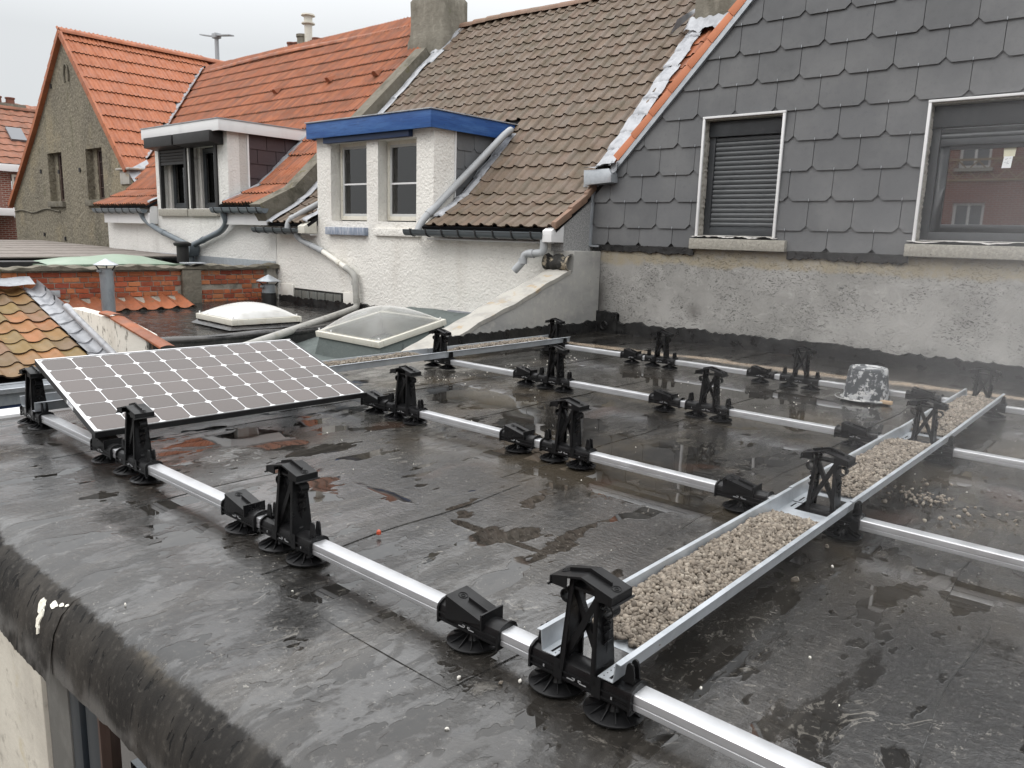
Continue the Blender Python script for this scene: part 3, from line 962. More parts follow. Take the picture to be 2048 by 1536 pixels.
# ================================================================== slate gable house on the right
YW = 7.03
house = thing('slate_house', (2.7, 8.5, -3.2), 'house with dark slate-hung gable and cement render below, behind the flat roof', 'house')
W1 = (0.442, 1.398, 1.195, 2.53)
W2 = (2.832, 4.62, 1.195, 2.51)
mb = MB()
wall_holes(-1.10, 7.0, 1.03, 2.06, YW, YW + 0.22, [W1, W2], mb)
# gable above: left of the first window, then up the rake
RK0, RK1 = (-0.753, 2.055), (0.871, 3.753)
rk = lambda x: RK0[1] + (x - RK0[0]) * (RK1[1] - RK0[1]) / (RK1[0] - RK0[0])
APX = 2.75
mb = MB()
cells_x = [-1.10, -0.753, W1[0], W1[1], W2[0], W2[1], 6.25, 7.0]
wall_holes(-1.10, 7.0, 1.03, 1.195, YW + 0.012, YW + 0.2, [], mb)
for a, b in ((-1.10, W1[0]), (W1[1], W2[0]), (W2[1], 7.0)):
    mb.box(a, b, YW + 0.012, YW + 0.2, 1.1955, 2.06)
mb.box(W1[0], 7.0, YW + 0.012, YW + 0.2, 2.53, 2.75) if False else None
gpoly = [(W1[0] - 1.195, 2.0605), (W1[0], 2.0605), (W1[0], rk(W1[0]) - 0.03)]
mb.prism(gpoly, 1, YW + 0.012, YW + 0.2)
up = [(W1[0] + 0.0005, 2.531), (6.2, 2.531), (APX + (APX + 0.753) - 1.2, 2.531)]
mb.prism([(W1[0] + 0.0005, 2.531), (5.2, 2.531), (APX, rk(APX) - 0.03), (W1[0] + 0.0005, rk(W1[0]) - 0.03)], 1, YW + 0.012, YW + 0.2)
mb.box(W1[1], W2[0], YW + 0.012, YW + 0.2, 2.0605, 2.5305)
mb.box(W2[1], 6.2, YW + 0.012, YW + 0.2, 2.0605, 2.5305)
wall_core = part('gable_wall', mb, BLACKMAT, house)

# slates, hung one by one with clipped corners
SW, SE, CH = 0.468, 0.318, 0.052
Z0 = 1.27
n_sl = 0
for r in range(-1, 14):
    zb = Z0 + r * SE
    for cix in range(-1, 18):
        xa = -1.531 + cix * SW + (SW / 2 if r % 2 else 0.0)
        xb = xa + SW - 0.006
        hgt = SE + 0.06
        poly = [(xa + CH, zb), (xb - CH, zb), (xb, zb + CH), (xb, zb + hgt), (xa, zb + hgt), (xa, zb + CH)]
        if r == -1:
            poly = [(xa, zb + 0.235), (xb, zb + 0.235), (xb, zb + hgt), (xa, zb + hgt)]
            poly = [(xa + 0.045, zb + 0.095), (xb - 0.045, zb + 0.095), (xb, zb + 0.14), (xb, zb + hgt), (xa, zb + hgt), (xa, zb + 0.14)]
        poly = clip_half(poly, -1, 0, 1.085)
        poly = clip_half(poly, 1, 0, 6.6)
        sl_ = (RK1[1] - RK0[1]) / (RK1[0] - RK0[0])
        if len(poly) > 2:
            poly = clip_half(poly, -sl_, 1, RK0[1] - 0.045 - sl_ * RK0[0])
        if len(poly) > 2:
            poly = clip_half(poly, sl_, 1, rk(APX) + sl_ * APX)
        if len(poly) < 3 or area(poly) < 2e-3:
            continue
        polys = minus_rect(minus_rect([poly], (W1[0] - .004, W1[1] + .004, 1.0, W1[3] + .004)), (W2[0] - .004, W2[1] + .004, 1.0, W2[3] + .004))
        if not polys:
            continue
        m = MB()
        t = 0.009
        for p in polys:
            fr_ = [(x, YW - 0.022 + (z - zb) * 0.06 + 0.0012 * math.sin(cix * 3.1 + r * 1.7), z) for x, z in p]
            bk = [(x, y + t, z) for x, y, z in fr_]
            n = len(p)
            m.add(fr_ + bk, [tuple(range(n)), tuple(range(2 * n - 1, n - 1, -1))] + [(i, n + i, n + (i + 1) % n, (i + 1) % n) for i in range(n)])
        o = part('slate', m, SLATE, house, smooth=20, pivot=(xa, YW, zb))
        n_sl += 1
        xm = (xa + xb) / 2
        if r >= 0 and -1.0 < xm < 6 and zb < rk(xm) - .1 and not any(h[0] < xm < h[1] and 1.0 < zb < h[3] for h in (W1, W2)):
            pass
hk = MB()
for r in range(0, 14):
    zb = Z0 + r * SE
    for cix in range(-1, 18):
        xm = -1.531 + cix * SW + (SW / 2 if r % 2 else 0.0) + SW / 2
        if -1.02 < xm < 6 and zb < rk(xm) - .12 and not any(h[0] - .05 < xm < h[1] + .05 and 1.0 < zb < h[3] + .05 for h in (W1, W2)):
            hk.box(xm - 0.002, xm + 0.002, YW - 0.034, YW - 0.029, zb - 0.006, zb + 0.022)
part('slate_hooks', hk, ZINC, house, kind='stuff')

# concrete base of the wall
def bumpy_wall(x0, x1, z0, z1, y, nx, nz, amp):
    m = MB()
    from mathutils import noise as mn
    def f(u, v):
        x, z = x0 + (x1 - x0) * u, z0 + (z1 - z0) * v
        top = 0.028 * mn.noise((x * 5, 3, 0)) if v == 1 else 0.0
        return (x, y - amp * mn.noise((x * 1.7, z * 2.1, 4.0)) - 0.3 * amp * mn.noise((x * 9, z * 9, 1.0)), z + top)
    m.grid(f, nx, nz)
    return m


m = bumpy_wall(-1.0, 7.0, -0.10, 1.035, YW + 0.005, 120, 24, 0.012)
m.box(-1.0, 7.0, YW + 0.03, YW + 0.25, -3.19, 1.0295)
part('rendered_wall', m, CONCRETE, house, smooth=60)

# tar line under the slates and tar upstand at the foot, ragged edges
def ragged(x0, x1, z0, z1, y, depth, n, ja, jb, seed):
    m = MB()
    rr = random.Random(seed)
    a = b = 0.0
    for i in range(n + 1):
        x = x0 + (x1 - x0) * i / n
        a = a * .5 + rr.uniform(-ja, ja)
        b = b * .5 + rr.uniform(-jb, jb)
        m.v += [(x, y, z0 + a), (x, y, z1 + b), (x, y + depth, z1 + b + .004), (x, y + depth, z0 + a - .004)]
    for i in range(n):
        k = 4 * i
        for j in range(4):
            m.f.append((k + j, k + 4 + j, k + 4 + (j + 1) % 4, k + (j + 1) % 4))
    return m


part('tar_line', ragged(-1.06, W1[0] - 0.03, 0.965, 1.05, YW - 0.022, 0.03, 60, .014, .002, 3), BLACKBIT, house)
part('tar_line', ragged(W1[1] + 0.16, W2[0] - 0.03, 0.965, 1.05, YW - 0.022, 0.03, 60, .014, .002, 4), BLACKBIT, house)
part('tar_upstand', ragged(-0.93, 6.9, ZR - 0.01, 0.055, YW - 0.035, 0.045, 220, .001, .018, 5), BLACKBIT, house)
mb = ragged(-0.93, -0.60, ZR - 0.01, 0.17, YW - 0.055, 0.05, 14, .001, .02, 6)
part('tar_patch', mb, BLACKBIT, house)
mb = MB()
ring = []
for k in range(17):
    a = 2 * math.pi * k / 16
    ring.append((-0.80 + 0.05 * math.cos(a), YW - 0.062, 0.0 + 0.05 * math.sin(a)))
mb.tube(ring, 0.011, 8, caps=False)
mb.tube([(-0.80, YW - 0.058, 0.0), (-0.80, YW - 0.052, 0.0)], 0.045, 16)
part('outlet', mb, BLACKBIT, house)

# verge of the gable: zinc edge below, orange verge tiles above
dr = Vector((RK1[0] - RK0[0], 0, RK1[1] - RK0[1])).normalized()
nr = Vector((-dr.z, 0, dr.x))
P0 = Vector((RK0[0], YW, RK0[1]))
def along(s, h, y):
    q = P0 + dr * s + nr * h
    return (q.x, y, q.z)
LR = 5.0
m = MB()
for a, b in ((-0.02, 2.33), (2.30, LR)):
    o_ = 0.002 if a > 1 else 0.0
    m.add([along(a, -0.055, YW - 0.052 - o_), along(b, -0.055, YW - 0.052 - o_), along(b, 0.01, YW - 0.052 - o_), along(a, 0.01, YW - 0.052 - o_),
           along(a, -0.055, YW + .01), along(b, -0.055, YW + .01), along(b, 0.01, YW + .01), along(a, 0.01, YW + .01)],
          [(0, 1, 2, 3), (7, 6, 5, 4), (0, 4, 5, 1), (1, 5, 6, 2), (2, 6, 7, 3), (3, 7, 4, 0)])
part('verge_trim', m, ZINC, house)
s = 0.06
k_ = 0
while s < LR:
    L = 0.345
    m = MB()
    tilt = 0.012
    q = [along(s, 0.0, YW - 0.062), along(s + L - 0.004, 0.0 - 0, YW - 0.056), along(s + L - 0.004, 0.088, YW - 0.056), along(s, 0.088 + tilt, YW - 0.066)]
    q2 = [(a[0], YW + 0.02, a[2]) for a in q]
    m.add(q + q2, [(0, 1, 2, 3), (7, 6, 5, 4), (0, 4, 5, 1), (1, 5, 6, 2), (2, 6, 7, 3), (3, 7, 4, 0)])
    part('verge_tile', m, ORANGE_V, house, pivot=along(s, 0, YW), bevel=0.006)
    s += L
    k_ += 1
# cheek edge trim of the slate wall and boxed zinc foot of the rake
m = MB()
m.box(-1.125, -1.087, YW - 0.06, YW + 0.02, 1.03, 1.80)
m.box(-1.125, -0.96, YW - 0.045, YW - 0.02, 1.015, 1.04)
part('corner_trim', m, ZINC, house, bevel=0.003)
m = MB()
m.prism([(-1.155, 1.80), (-0.735, 1.83), (-0.735, 1.93), (-0.775, 2.0), (-1.165, 1.99)], 1, YW - 0.16, YW + 0.02)
part('zinc_box', m, ZINC, house, bevel=0.004)
m = MB()
m.grid(lambda u, v: (-1.17 + 0.46 * u + .01 * math.sin(9 * v), YW - 0.19 + 0.23 * v, 2.012 + 0.035 * v + 0.012 * math.sin(u * 11) * (1 - v) + 0.06 * u * u), 14, 4)
part('lead_apron', m, LEAD, house, smooth=60)
m = MB()
m.grid(lambda u, v: (-0.80 + 0.10 * u, YW - 0.085 - 0.05 * math.sin(3 * u) * (1 - v), 1.965 + 0.12 * v + 0.02 * math.sin(7 * u)), 6, 4)
part('lead_flap', m, LEAD, house, smooth=60)

# windows of the slate wall
def anthracite_window(W, recess, shut_slats, box_h, name_lbl):
    x0, x1, z0, z1 = W
    yb = YW + recess
    m = MB()
    wall_holes(x0 - 0.001, x1 + 0.001, z0 - 0.001, z1 + 0.001, YW + 0.2005, YW + 0.205, [], m)
    # white edge profile round the opening
    e = MB()
    e.box(x0 - 0.012, x0 + 0.016, YW - 0.05, YW - 0.02, z0 - 0.01, z1 - 0.008)
    e.box(x1 - 0.016, x1 + 0.012, YW - 0.05, YW - 0.02, z0 - 0.01, z1 - 0.008)
    e.box(x0 - 0.014, x1 + 0.014, YW - 0.052, YW - 0.018, z1 - 0.008, z1 + 0.016)
    part('edge_profile', e, WHITEPVC, house, bevel=0.003)
    # torn reveal
    rv = MB()
    rv.grid(lambda u, v: (x0 + 0.004 + 0.016 * abs(math.sin(v * 31 + math.sin(v * 77))) * (u > .45), YW - 0.02 + (recess + 0.03) * u, z0 + (z1 - z0) * v), 4, 60)
    part('left_reveal', rv, MAT('torn_reveal', (0.40, 0.38, 0.34), 0.85, layers=[(20, .45, .65, (0.22, 0.2, 0.17), .8), (45, .6, .7, (0.6, 0.58, 0.54), .8)], bumps=[(40, .8, .01)]), house)
    hd = MB()
    hd.box(x0, x1, YW - 0.02, yb, z1 - 0.025, z1 - 0.0085)
    part('head', hd, SILLST, house)
    # frame
    f = MB()
    t = 0.075
    f.box(x0 + 0.02, x0 + 0.02 + t, yb, yb + 0.07, z0 + 0.001, z1 - 0.03)
    f.box(x1 - t, x1, yb, yb + 0.07, z0 + 0.001, z1 - 0.03)
    f.box(x0 + 0.02 + t, x1 - t, yb - 0.004, yb + 0.066, z0 + 0.001, z0 + 0.085)
    fo = part('window_frame', f, ANTHRA, house, bevel=0.004)
    b = MB()
    b.box(x0 + 0.02, x1, yb - 0.03, yb - 0.0045, z1 - box_h - 0.03, z1 - 0.03)
    part('shutter_box', b, ANTHRA, house, bevel=0.004)
    return yb, fo, t


yb, fo, t = anthracite_window(W1, 0.10, 17, 0.17, '')
x0, x1, z0, z1 = W1
nS, top = 19, W1[3] - 0.20
bot = W1[2] + 0.11
sl = MB()
h = (top - bot) / nS
prof = [(-0.006, 0), (-0.016, h * .25), (-0.018, h * .5), (-0.016, h * .75), (-0.006, h * .93), (0.004, h * .93), (0.004, 0)]
sl.prism([(y, z) for y, z in prof], 0, x0 + 0.10, x1 - 0.08)
off0 = OFF[house]
me_sl = sl.mesh('slat', SHUTTER, (0, 0, 0), smooth=50)
for i in range(nS):
    inst('slat', me_sl, Matrix.Translation((0, yb + 0.03, bot + i * h)), house)
m = MB()
m.box(x0 + 0.10, x1 - 0.08, yb + 0.004, yb + 0.03, bot - 0.055, bot - 0.004)
part('bottom_rail', m, ANTHRA, house, bevel=0.003)
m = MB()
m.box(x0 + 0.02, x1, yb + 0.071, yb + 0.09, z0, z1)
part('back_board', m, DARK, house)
yb, fo, t = anthracite_window(W2, 0.10, 3, 0.20, '')
x0, x1, z0, z1 = W2
h = 0.05
sl = MB()
sl.prism([(y, z * h / .07) for y, z in [(-0.006, 0), (-0.016, .0175), (-0.018, .035), (-0.016, .052), (-0.006, .065), (0.004, .065), (0.004, 0)]], 0, x0 + 0.10, x1 - 0.08)
me_sl = sl.mesh('slat', SHUTTER, (0, 0, 0), smooth=50)
for i in range(2):
    inst('slat', me_sl, Matrix.Translation((0, yb + 0.03, z1 - 0.335 + i * h)), house)
m = MB()
m.box(x0 + 0.10, x1 - 0.08, yb + 0.004, yb + 0.03, z1 - 0.40, z1 - 0.34)
part('bottom_rail', m, ANTHRA, house, bevel=0.003)
m = MB()
sx0, sx1, sz0, sz1 = x0 + 0.097, x1 - 0.08, z0 + 0.09, z1 - 0.40
m.box(sx0, sx0 + 0.085, yb + 0.032, yb + 0.075, sz0, sz1)
m.box(sx1 - 0.085, sx1, yb + 0.032, yb + 0.075, sz0, sz1)
m.box(sx0 + 0.085, sx1 - 0.085, yb + 0.032, yb + 0.075, sz0, sz0 + 0.075)
m.box(sx0 + 0.085, sx1 - 0.085, yb + 0.032, yb + 0.075, sz1 - 0.04, sz1)
part('sash', m, ANTHRA, house, bevel=0.004)
m = MB()
m.box(sx0 + 0.08, sx1 - 0.08, yb + 0.055, yb + 0.062, sz0 + 0.07, sz1 - 0.03)
part('pane', m, PANE_R, house)
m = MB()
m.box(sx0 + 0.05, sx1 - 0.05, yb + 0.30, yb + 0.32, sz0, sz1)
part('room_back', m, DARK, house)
from mathutils import noise as mnz0
for W in (W1, W2):
    m = MB()
    m.grid(lambda u, v: (W[0] - 0.06 + (W[1] - W[0] + 0.10) * u, YW - 0.075 + 0.18 * v, W[2] - 0.012 + 0.02 * v + (0.016 * mnz0.noise((u * 7 + W[0], 1, 2)) + .012 * mnz0.noise((u * 25, 5, W[0]))) * (1 - v)), 60, 4)
    part('peeling_flashing', m, MAT('peeling_white_strip', (0.60, 0.58, 0.55), 0.6, layers=[(12, .48, .62, (0.33, 0.30, 0.26), .8), (40, .6, .7, (.1, .09, .08), .8)], bumps=[(30, .5, .006)]), house, smooth=60)
    m = MB()
    m.box(W[0] - 0.065, W[1] + 0.15 if W is W1 else W[1] + .1, YW - 0.085, YW + 0.09, W[2] - 0.16, W[2] - 0.035)
    part('sill', m, SILLST, house, bevel=0.012)

# notes taped inside the right-hand window pane
m = MB()
pp = lambda a, b, c, d, y: m.add([(a[0], y, a[1]), (b[0], y, b[1]), (c[0], y, c[1]), (d[0], y, d[1])], [(0, 1, 2, 3)])
yn = yb + 0.0545
for (pm, pts, lbl) in ((PAPER_Y, [(3.475, 1.985), (3.565, 1.99), (3.572, 2.085), (3.470, 2.07)], 'pale yellow note taped to the upper window pane'),
                       (PAPER, [(3.470, 1.885), (3.545, 1.885), (3.552, 1.992), (3.480, 1.992)], 'white scribbled note under the yellow one on the window pane')):
    m = MB()
    yq = yn - (0.0012 if pm is PAPER else 0)
    m.add([(a, yq, b) for a, b in pts] + [(a, yq + 0.0006, b) for a, b in pts], [(0, 1, 2, 3), (7, 6, 5, 4), (0, 4, 5, 1), (1, 5, 6, 2), (2, 6, 7, 3), (3, 7, 4, 0)])
    o = single('paper_note', m, pm, lbl, 'note', smooth=0)
    if pm is PAPER:
        m = MB()
        rr = random.Random(2)
        for i in range(9):
            a, b = 3.487 + rr.random() * .04, 1.90 + rr.random() * .075
            m.add([(a, yq - .0006, b), (a + .015 * rr.random() + .004, yq - .0006, b + .003), (a + .012, yq - .0006, b + .006), (a, yq - .0006, b + .003)], [(0, 1, 2, 3)])
        part('handwriting', m, INK, o, smooth=0)


# ================================================================== tiled roofs
def tile_shape(style, wdt, L, t=0.022, n=12):
    """a roof tile: x across, y up the slope, z out of the roof; profiled top, thick lower edge"""
    def z(u):
        if style == 'roll':
            a = 0.0 if u < 0.58 else 0.036 * max(0.0, math.sin((u - 0.58) / 0.42 * math.pi)) ** 0.8
            return a + 0.004 * math.cos(u / 0.58 * 2 * math.pi) * (u < 0.58)
        if style == 'rib':
            return 0.026 * max(0, math.sin(u * 4 * math.pi)) ** 0.8 - 0.006 * (u < .02 or u > .98)
        if style == 'pan':
            return (0.034 * math.sin(max(0, (u - 0.55)) / 0.45 * math.pi) if u > 0.55 else -0.012 * math.sin(u / 0.55 * math.pi))
        return 0.016 * math.sin(u * 2 * math.pi)
    m = MB()
    us = [i / n for i in range(n + 1)]
    for yy, dz in ((0.0, -t), (0.0, 0.0), (L, -0.004)):
        for u in us:
            m.v.append((u * wdt, yy + (0.006 if dz == -t else 0), z(u) + dz))
    for r in range(2):
        for i in range(n):
            a = r * (n + 1) + i
            m.f.append((a, a + 1, a + n + 2, a + n + 1))
    b = len(m.v)
    for u in (0.0, 1.0):
        m.v += [(u * wdt, 0, z(u) - t), (u * wdt, L, z(u) - 0.02)]
    m.f.append((n + 1, 0, b + 1, 2 * n + 2))
    m.f.append((2 * n + 1, 3 * n + 2, b + 3, n))
    return m


class Slope:
    """roof slope: courses run along direction u, the section is a polyline of (horizontal run, height)"""
    def __init__(s, origin, u, back, section):
        s.o, s.u, s.b = np.array(origin, float), np.array(u, float), np.array(back, float)
        s.sec = section
        s.cum = [0.0]
        for (a, b), (c, d) in zip(section, section[1:]):
            s.cum.append(s.cum[-1] + math.hypot(c - a, d - b))

    def at(s, a, t):
        """point a along the courses and t up the slope, with its tangent and normal"""
        i = max(0, min(len(s.cum) - 2, int(np.searchsorted(s.cum, t, side='right')) - 1))
        (r0, h0), (r1, h1) = s.sec[i], s.sec[i + 1]
        k = (t - s.cum[i]) / (s.cum[i + 1] - s.cum[i])
        p = s.o + s.u * a + s.b * (r0 + (r1 - r0) * k) + np.array([0, 0, h0 + (h1 - h0) * k])
        v = s.b * (r1 - r0) + np.array([0, 0, h1 - h0])
        v /= np.linalg.norm(v)
        return p, v, np.cross(s.u, v)


def lay_tiles(root, slope, style, wdt, expo, mat, a0, a1, t0, t1, keep=None, lim=300, lift=0.03, tname='tile', lap=0.07, jit=0.004, n=12, edge=None, thick=0.022):
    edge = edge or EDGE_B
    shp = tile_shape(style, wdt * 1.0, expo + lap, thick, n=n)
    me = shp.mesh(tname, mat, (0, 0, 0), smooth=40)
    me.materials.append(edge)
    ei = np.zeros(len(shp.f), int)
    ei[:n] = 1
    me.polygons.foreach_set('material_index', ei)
    nrow = int((t1 - t0) / expo + 0.999)
    ncol = int(round((a1 - a0) / wdt))
    wd = (a1 - a0) / ncol
    items = []
    rr = random.Random(5)
    for r in range(nrow):
        for c in range(ncol):
            t = t0 + r * expo
            a = a0 + c * wd
            pc, v, nn = slope.at(a + wd / 2, t + expo / 2)
            if keep and not keep(*pc):
                continue
            p, _, _ = slope.at(a, t)
            ang = 0.055 + rr.uniform(-.006, .006)
            u2 = slope.u
            v2 = v * math.cos(ang) - nn * math.sin(ang)
            n2 = np.cross(u2, v2)
            p = p + nn * (lift + rr.uniform(-jit, jit)) + u2 * rr.uniform(-jit, jit) * .6 + v * rr.uniform(-jit, jit) * 2
            sx = wd / wdt * 1.004
            M = Matrix(((u2[0] * sx, v2[0], n2[0], p[0]), (u2[1] * sx, v2[1], n2[1], p[1]), (u2[2] * sx, v2[2], n2[2], p[2]), (0, 0, 0, 1)))
            q = project(pc)
            vis = q is not None and -30 < q[0] < 2078 and -30 < q[1] < 1566
            items.append((0 if vis else 1, q[2] if q else 1e9, M))
    items.sort(key=lambda z: (z[0], z[1]))
    for _, _, M in items[:lim]:
        inst(tname, me, M, root)
    rest = [M for o_, _, M in items[lim:]]
    if rest:
        V = np.array(shp.v)
        allv, allf = [], []
        for M in rest:
            A = np.array(M)
            b = len(allv)
            allv += (V @ A[:3, :3].T + A[:3, 3]).tolist()
            allf += [tuple(i + b for i in f) for f in shp.f]
        m = MB()
        m.v, m.f = allv, allf
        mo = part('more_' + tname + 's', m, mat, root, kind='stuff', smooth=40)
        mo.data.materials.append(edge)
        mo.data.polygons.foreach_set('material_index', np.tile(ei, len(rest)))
    return items


def roof_base(root, slope, a0, a1, mat, depth=0.05, gap=None, gt=0.0):
    m = MB()
    segs = [(a0, a1, 0.0)] if gap is None else [(a0, gap[0], 0.0), (gap[1], a1, 0.0), (gap[0], gap[1], gt)]
    for s0_, s1_, tt in segs:
        _rb(m, slope, s0_, s1_, tt, depth)
    return part('roof', m, mat, root, smooth=0)


def _rb(m, slope, a0, a1, t_start, depth):
    ts = [t_start] + [t for t in slope.cum if t > t_start]
    B = len(m.v)
    for (i, t) in enumerate(ts):
        for a in (a0, a1):
            p, v, nn = slope.at(a, t)
            m.v.append(tuple(p - nn * 0.015))
        for a in (a0, a1):
            p, v, nn = slope.at(a, t)
            m.v.append(tuple(p - nn * (0.015 + depth)))
    for i in range(len(ts) - 1):
        k = B + 4 * i
        m.f += [(k, k + 1, k + 5, k + 4), (k + 2, k + 6, k + 7, k + 3), (k, k + 4, k + 6, k + 2), (k + 1, k + 3, k + 7, k + 5)]
    m.f.append((B, B + 2, B + 3, B + 1))


def gutter(root, x0, x1, y, z, r, mat, nbr, name='gutter', fall=0.0):
    """half-round gutter along x with end caps and its brackets"""
    m = MB()
    n = 10
    pts = []
    for k in range(n + 1):
        a = math.pi + math.pi * k / n
        pts.append((y + r * math.cos(a), z + r * math.sin(a) * 1.15))
    inner = [(y + (r - .006) * math.cos(math.pi + math.pi * k / n), z + (r - .006) * 1.15 * math.sin(math.pi + math.pi * k / n)) for k in range(n, -1, -1)]
    lip = [(pts[0][0] - .008, pts[0][1]), (pts[0][0] - .008, pts[0][1] + .016), (pts[0][0] + .008, pts[0][1] + .016)]
    m.prism(lip[::-1] + [(pts[0][0] + .008, pts[0][1])], 0, x0, x1)
    m.prism(pts + inner, 0, x0, x1)
    for a, b in ((x0 - .012, x0), (x1, x1 + .012)):
        m.prism(pts, 0, a, b)
    g = part(name, m, mat, root, smooth=40)
    for i in range(nbr):
        x = x0 + (x1 - x0) * (i + .5) / nbr
        b = MB()
        arc = [(y + (r + .009) * math.cos(math.pi + math.pi * .62 * k / 6), z + (r + .009) * 1.15 * math.sin(math.pi + math.pi * .62 * k / 6)) for k in range(7)]
        arc2 = [(y + (r + .001) * math.cos(math.pi + math.pi * .62 * k / 6), z + (r + .001) * 1.15 * math.sin(math.pi + math.pi * .62 * k / 6)) for k in range(6, -1, -1)]
        b.prism(arc + arc2, 0, x - .011, x + .011)
        b.box(x - .011, x + .011, y - r - .018, y - r + .02, z + .002, z + .026)
        part('bracket', b, BRACKET, g, smooth=0)
    return g


def dormer_window(root, x0, x1, z0, z1, yb, frame_mat, cross=True, curtain=True, depth=0.05):
    f = MB()
    t = 0.055
    f.box(x0, x0 + t, yb, yb + depth, z0, z1)
    f.box(x1 - t, x1, yb, yb + depth, z0, z1)
    f.box(x0 + t, x1 - t, yb + .001, yb + depth - .001, z0, z0 + t * 1.2)
    f.box(x0 + t, x1 - t, yb + .001, yb + depth - .001, z1 - t, z1)
    fo = part('window', f, frame_mat, root, bevel=0.004)
    s = MB()
    a, b, c, d = x0 + t * .8, x1 - t * .8, z0 + t, z1 - t * .8
    s.box(a, a + .045, yb + .012, yb + .048, c, d)
    s.box(b - .045, b, yb + .012, yb + .048, c, d)
    s.box(a + .045, b - .045, yb + .013, yb + .047, c, c + .05)
    s.box(a + .045, b - .045, yb + .013, yb + .047, d - .05, d)
    part('sash', s, GREYFRAME if frame_mat is not ANTHRA else ANTHRA, fo, bevel=0.003)
    if cross:
        s = MB()
        zm = z0 + (z1 - z0) * .47
        s.box(a + .046, b - .046, yb + .015, yb + .04, zm - .013, zm + .013)
        part('glazing_bar', s, WHITEPVC, fo)
    p = MB()
    p.box(a + .04, b - .04, yb + .03, yb + .036, c + .045, d - .045)
    part('pane', p, PANE, fo)
    if curtain:
        for lo, hi in ((0.0, 0.34), (0.42, 1.0)):
            cu = MB()
            cu.grid(lambda u, v: (a + (b - a) * (lo + (hi - lo) * u * (1 - .25 * (1 - v) * (hi < .5))), yb + .075 + .012 * math.sin(u * 30 * (hi - lo)) + .01 * math.sin(u * 71), c + (d - c) * v), 40, 3)
            part('curtain', cu, CURTAIN, fo, smooth=80)
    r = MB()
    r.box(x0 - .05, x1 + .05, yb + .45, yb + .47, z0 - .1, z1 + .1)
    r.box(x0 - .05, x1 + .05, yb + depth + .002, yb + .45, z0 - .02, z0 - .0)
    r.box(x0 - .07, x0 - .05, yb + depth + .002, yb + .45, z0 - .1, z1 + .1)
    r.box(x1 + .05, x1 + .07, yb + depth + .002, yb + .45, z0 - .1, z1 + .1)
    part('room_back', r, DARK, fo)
    return fo


# ================================================================== white house with brown tiled roof and blue dormer
YF = 6.45
bh = thing('white_house', (-4.4, 8.5, -3.2), 'white roughcast house with brown tiled roof and blue-topped dormer', 'house')
BX0, BX1 = -7.70, -1.10
H1, H2 = (-6.03, -5.09, 1.29, 2.545), (-4.81, -3.92, 1.29, 2.52)
DX0, DX1 = -6.41, -3.55
m = MB()
m.box(BX0, -1.20, YF, YF + .25, -3.19, 1.10)
wall_holes(DX0, DX1, 1.1005, 2.66, YF, YF + .25, [H1, H2], m)
m.box(BX0, DX0 - .0005, YF + .002, YF + .25, 1.1005, 1.20)
m.box(DX1 + .0005, -1.20, YF + .002, YF + .25, 1.1005, 1.20)
m.box(DX1 - .25, DX1, YF + .2505, YF + .42, 1.3, 2.66)
part('wall', m, WHITE, bh, bevel=0.0)
m = MB()
m.box(BX0, BX0 + .2, YF + .251, 15, -3.19, 1.2)
m.box(-1.3, -1.11, YF + .60, 15, -3.19, 1.2)
m.box(BX0, -1.11, 15.001, 15.2, -3.19, 1.2)
part('side_walls', m, WHITE2, bh)
# roof slope with a flared foot
SB = Slope((0, 6.22, 1.235), (1, 0, 0), (0, 1, 0), [(0, 0), (0.78, 0.475), (4.60, 0.475 + 0.97 * 3.82)])
zroof = lambda y: 1.235 + (0.609 * (y - 6.22) if y < 7.0 else 0.475 + 0.97 * (y - 7.0))
roof_base(bh, SB, BX0 + 0.1, -1.10, DARK, gap=(DX0, DX1), gt=2.45)
YD = 8.22
def keep_b(x, y, z):
    if DX0 - .12 < x < DX1 + .10:
        if y < 6.65:
            return False
        if z < 2.95:
            return False
    return True
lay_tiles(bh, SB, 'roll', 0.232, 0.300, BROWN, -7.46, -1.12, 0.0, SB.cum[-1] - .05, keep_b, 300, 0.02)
# back slope and ridge
m = MB()
m.add([(BX0, 10.86, 5.41), (-1.1, 10.86, 5.41), (-1.1, 15.2, 1.2), (BX0, 15.2, 1.2)], [(0, 1, 2, 3)])
part('back_slope', m, BROWN, bh)
xx = -7.36
while xx < -0.9:
    m = MB()
    m.grid(lambda u, v: (xx + .40 * u, 10.84 + (.135 - .012 * u) * math.cos(math.pi * v), 5.40 + .02 * math.sin(xx * 1.7) + (.125 - .015 * u) * math.sin(math.pi * v) + .0), 3, 8)
    m.grid(lambda u, v: (xx, 10.84 + .135 * math.cos(math.pi * v) * (1 - .2 * u), 5.40 + .02 * math.sin(xx * 1.7) + .125 * math.sin(math.pi * v) * (1 - .2 * u)), 1, 8)
    part('ridge_tile', m, RIDGEB, bh, pivot=(xx, 10.84, 5.4), smooth=50)
    xx += 0.375
# right verge: reddish verge tiles at the flared foot
for i in range(3):
    p, v, n_ = SB.at(-1.14, 0.02 + i * .385)
    q, _, _ = SB.at(-1.14, 0.02 + (i + 1) * .385 - .012)
    m = MB()
    a, b = Vector(p) + Vector(n_) * .075, Vector(q) + Vector(n_) * .055
    m.add([(a.x, a.y, a.z), (a.x + .075, a.y, a.z), (b.x + .075, b.y, b.z), (b.x, b.y, b.z), (a.x, a.y, a.z - .05), (a.x + .075, a.y, a.z - .10), (b.x + .075, b.y, b.z - .10), (b.x, b.y, b.z - .05)],
          [(0, 1, 2, 3), (7, 6, 5, 4), (0, 4, 5, 1), (1, 5, 6, 2), (2, 6, 7, 3), (3, 7, 4, 0)])
    part('verge_tile', m, RIDGEB, bh, pivot=tuple(p), bevel=.012)
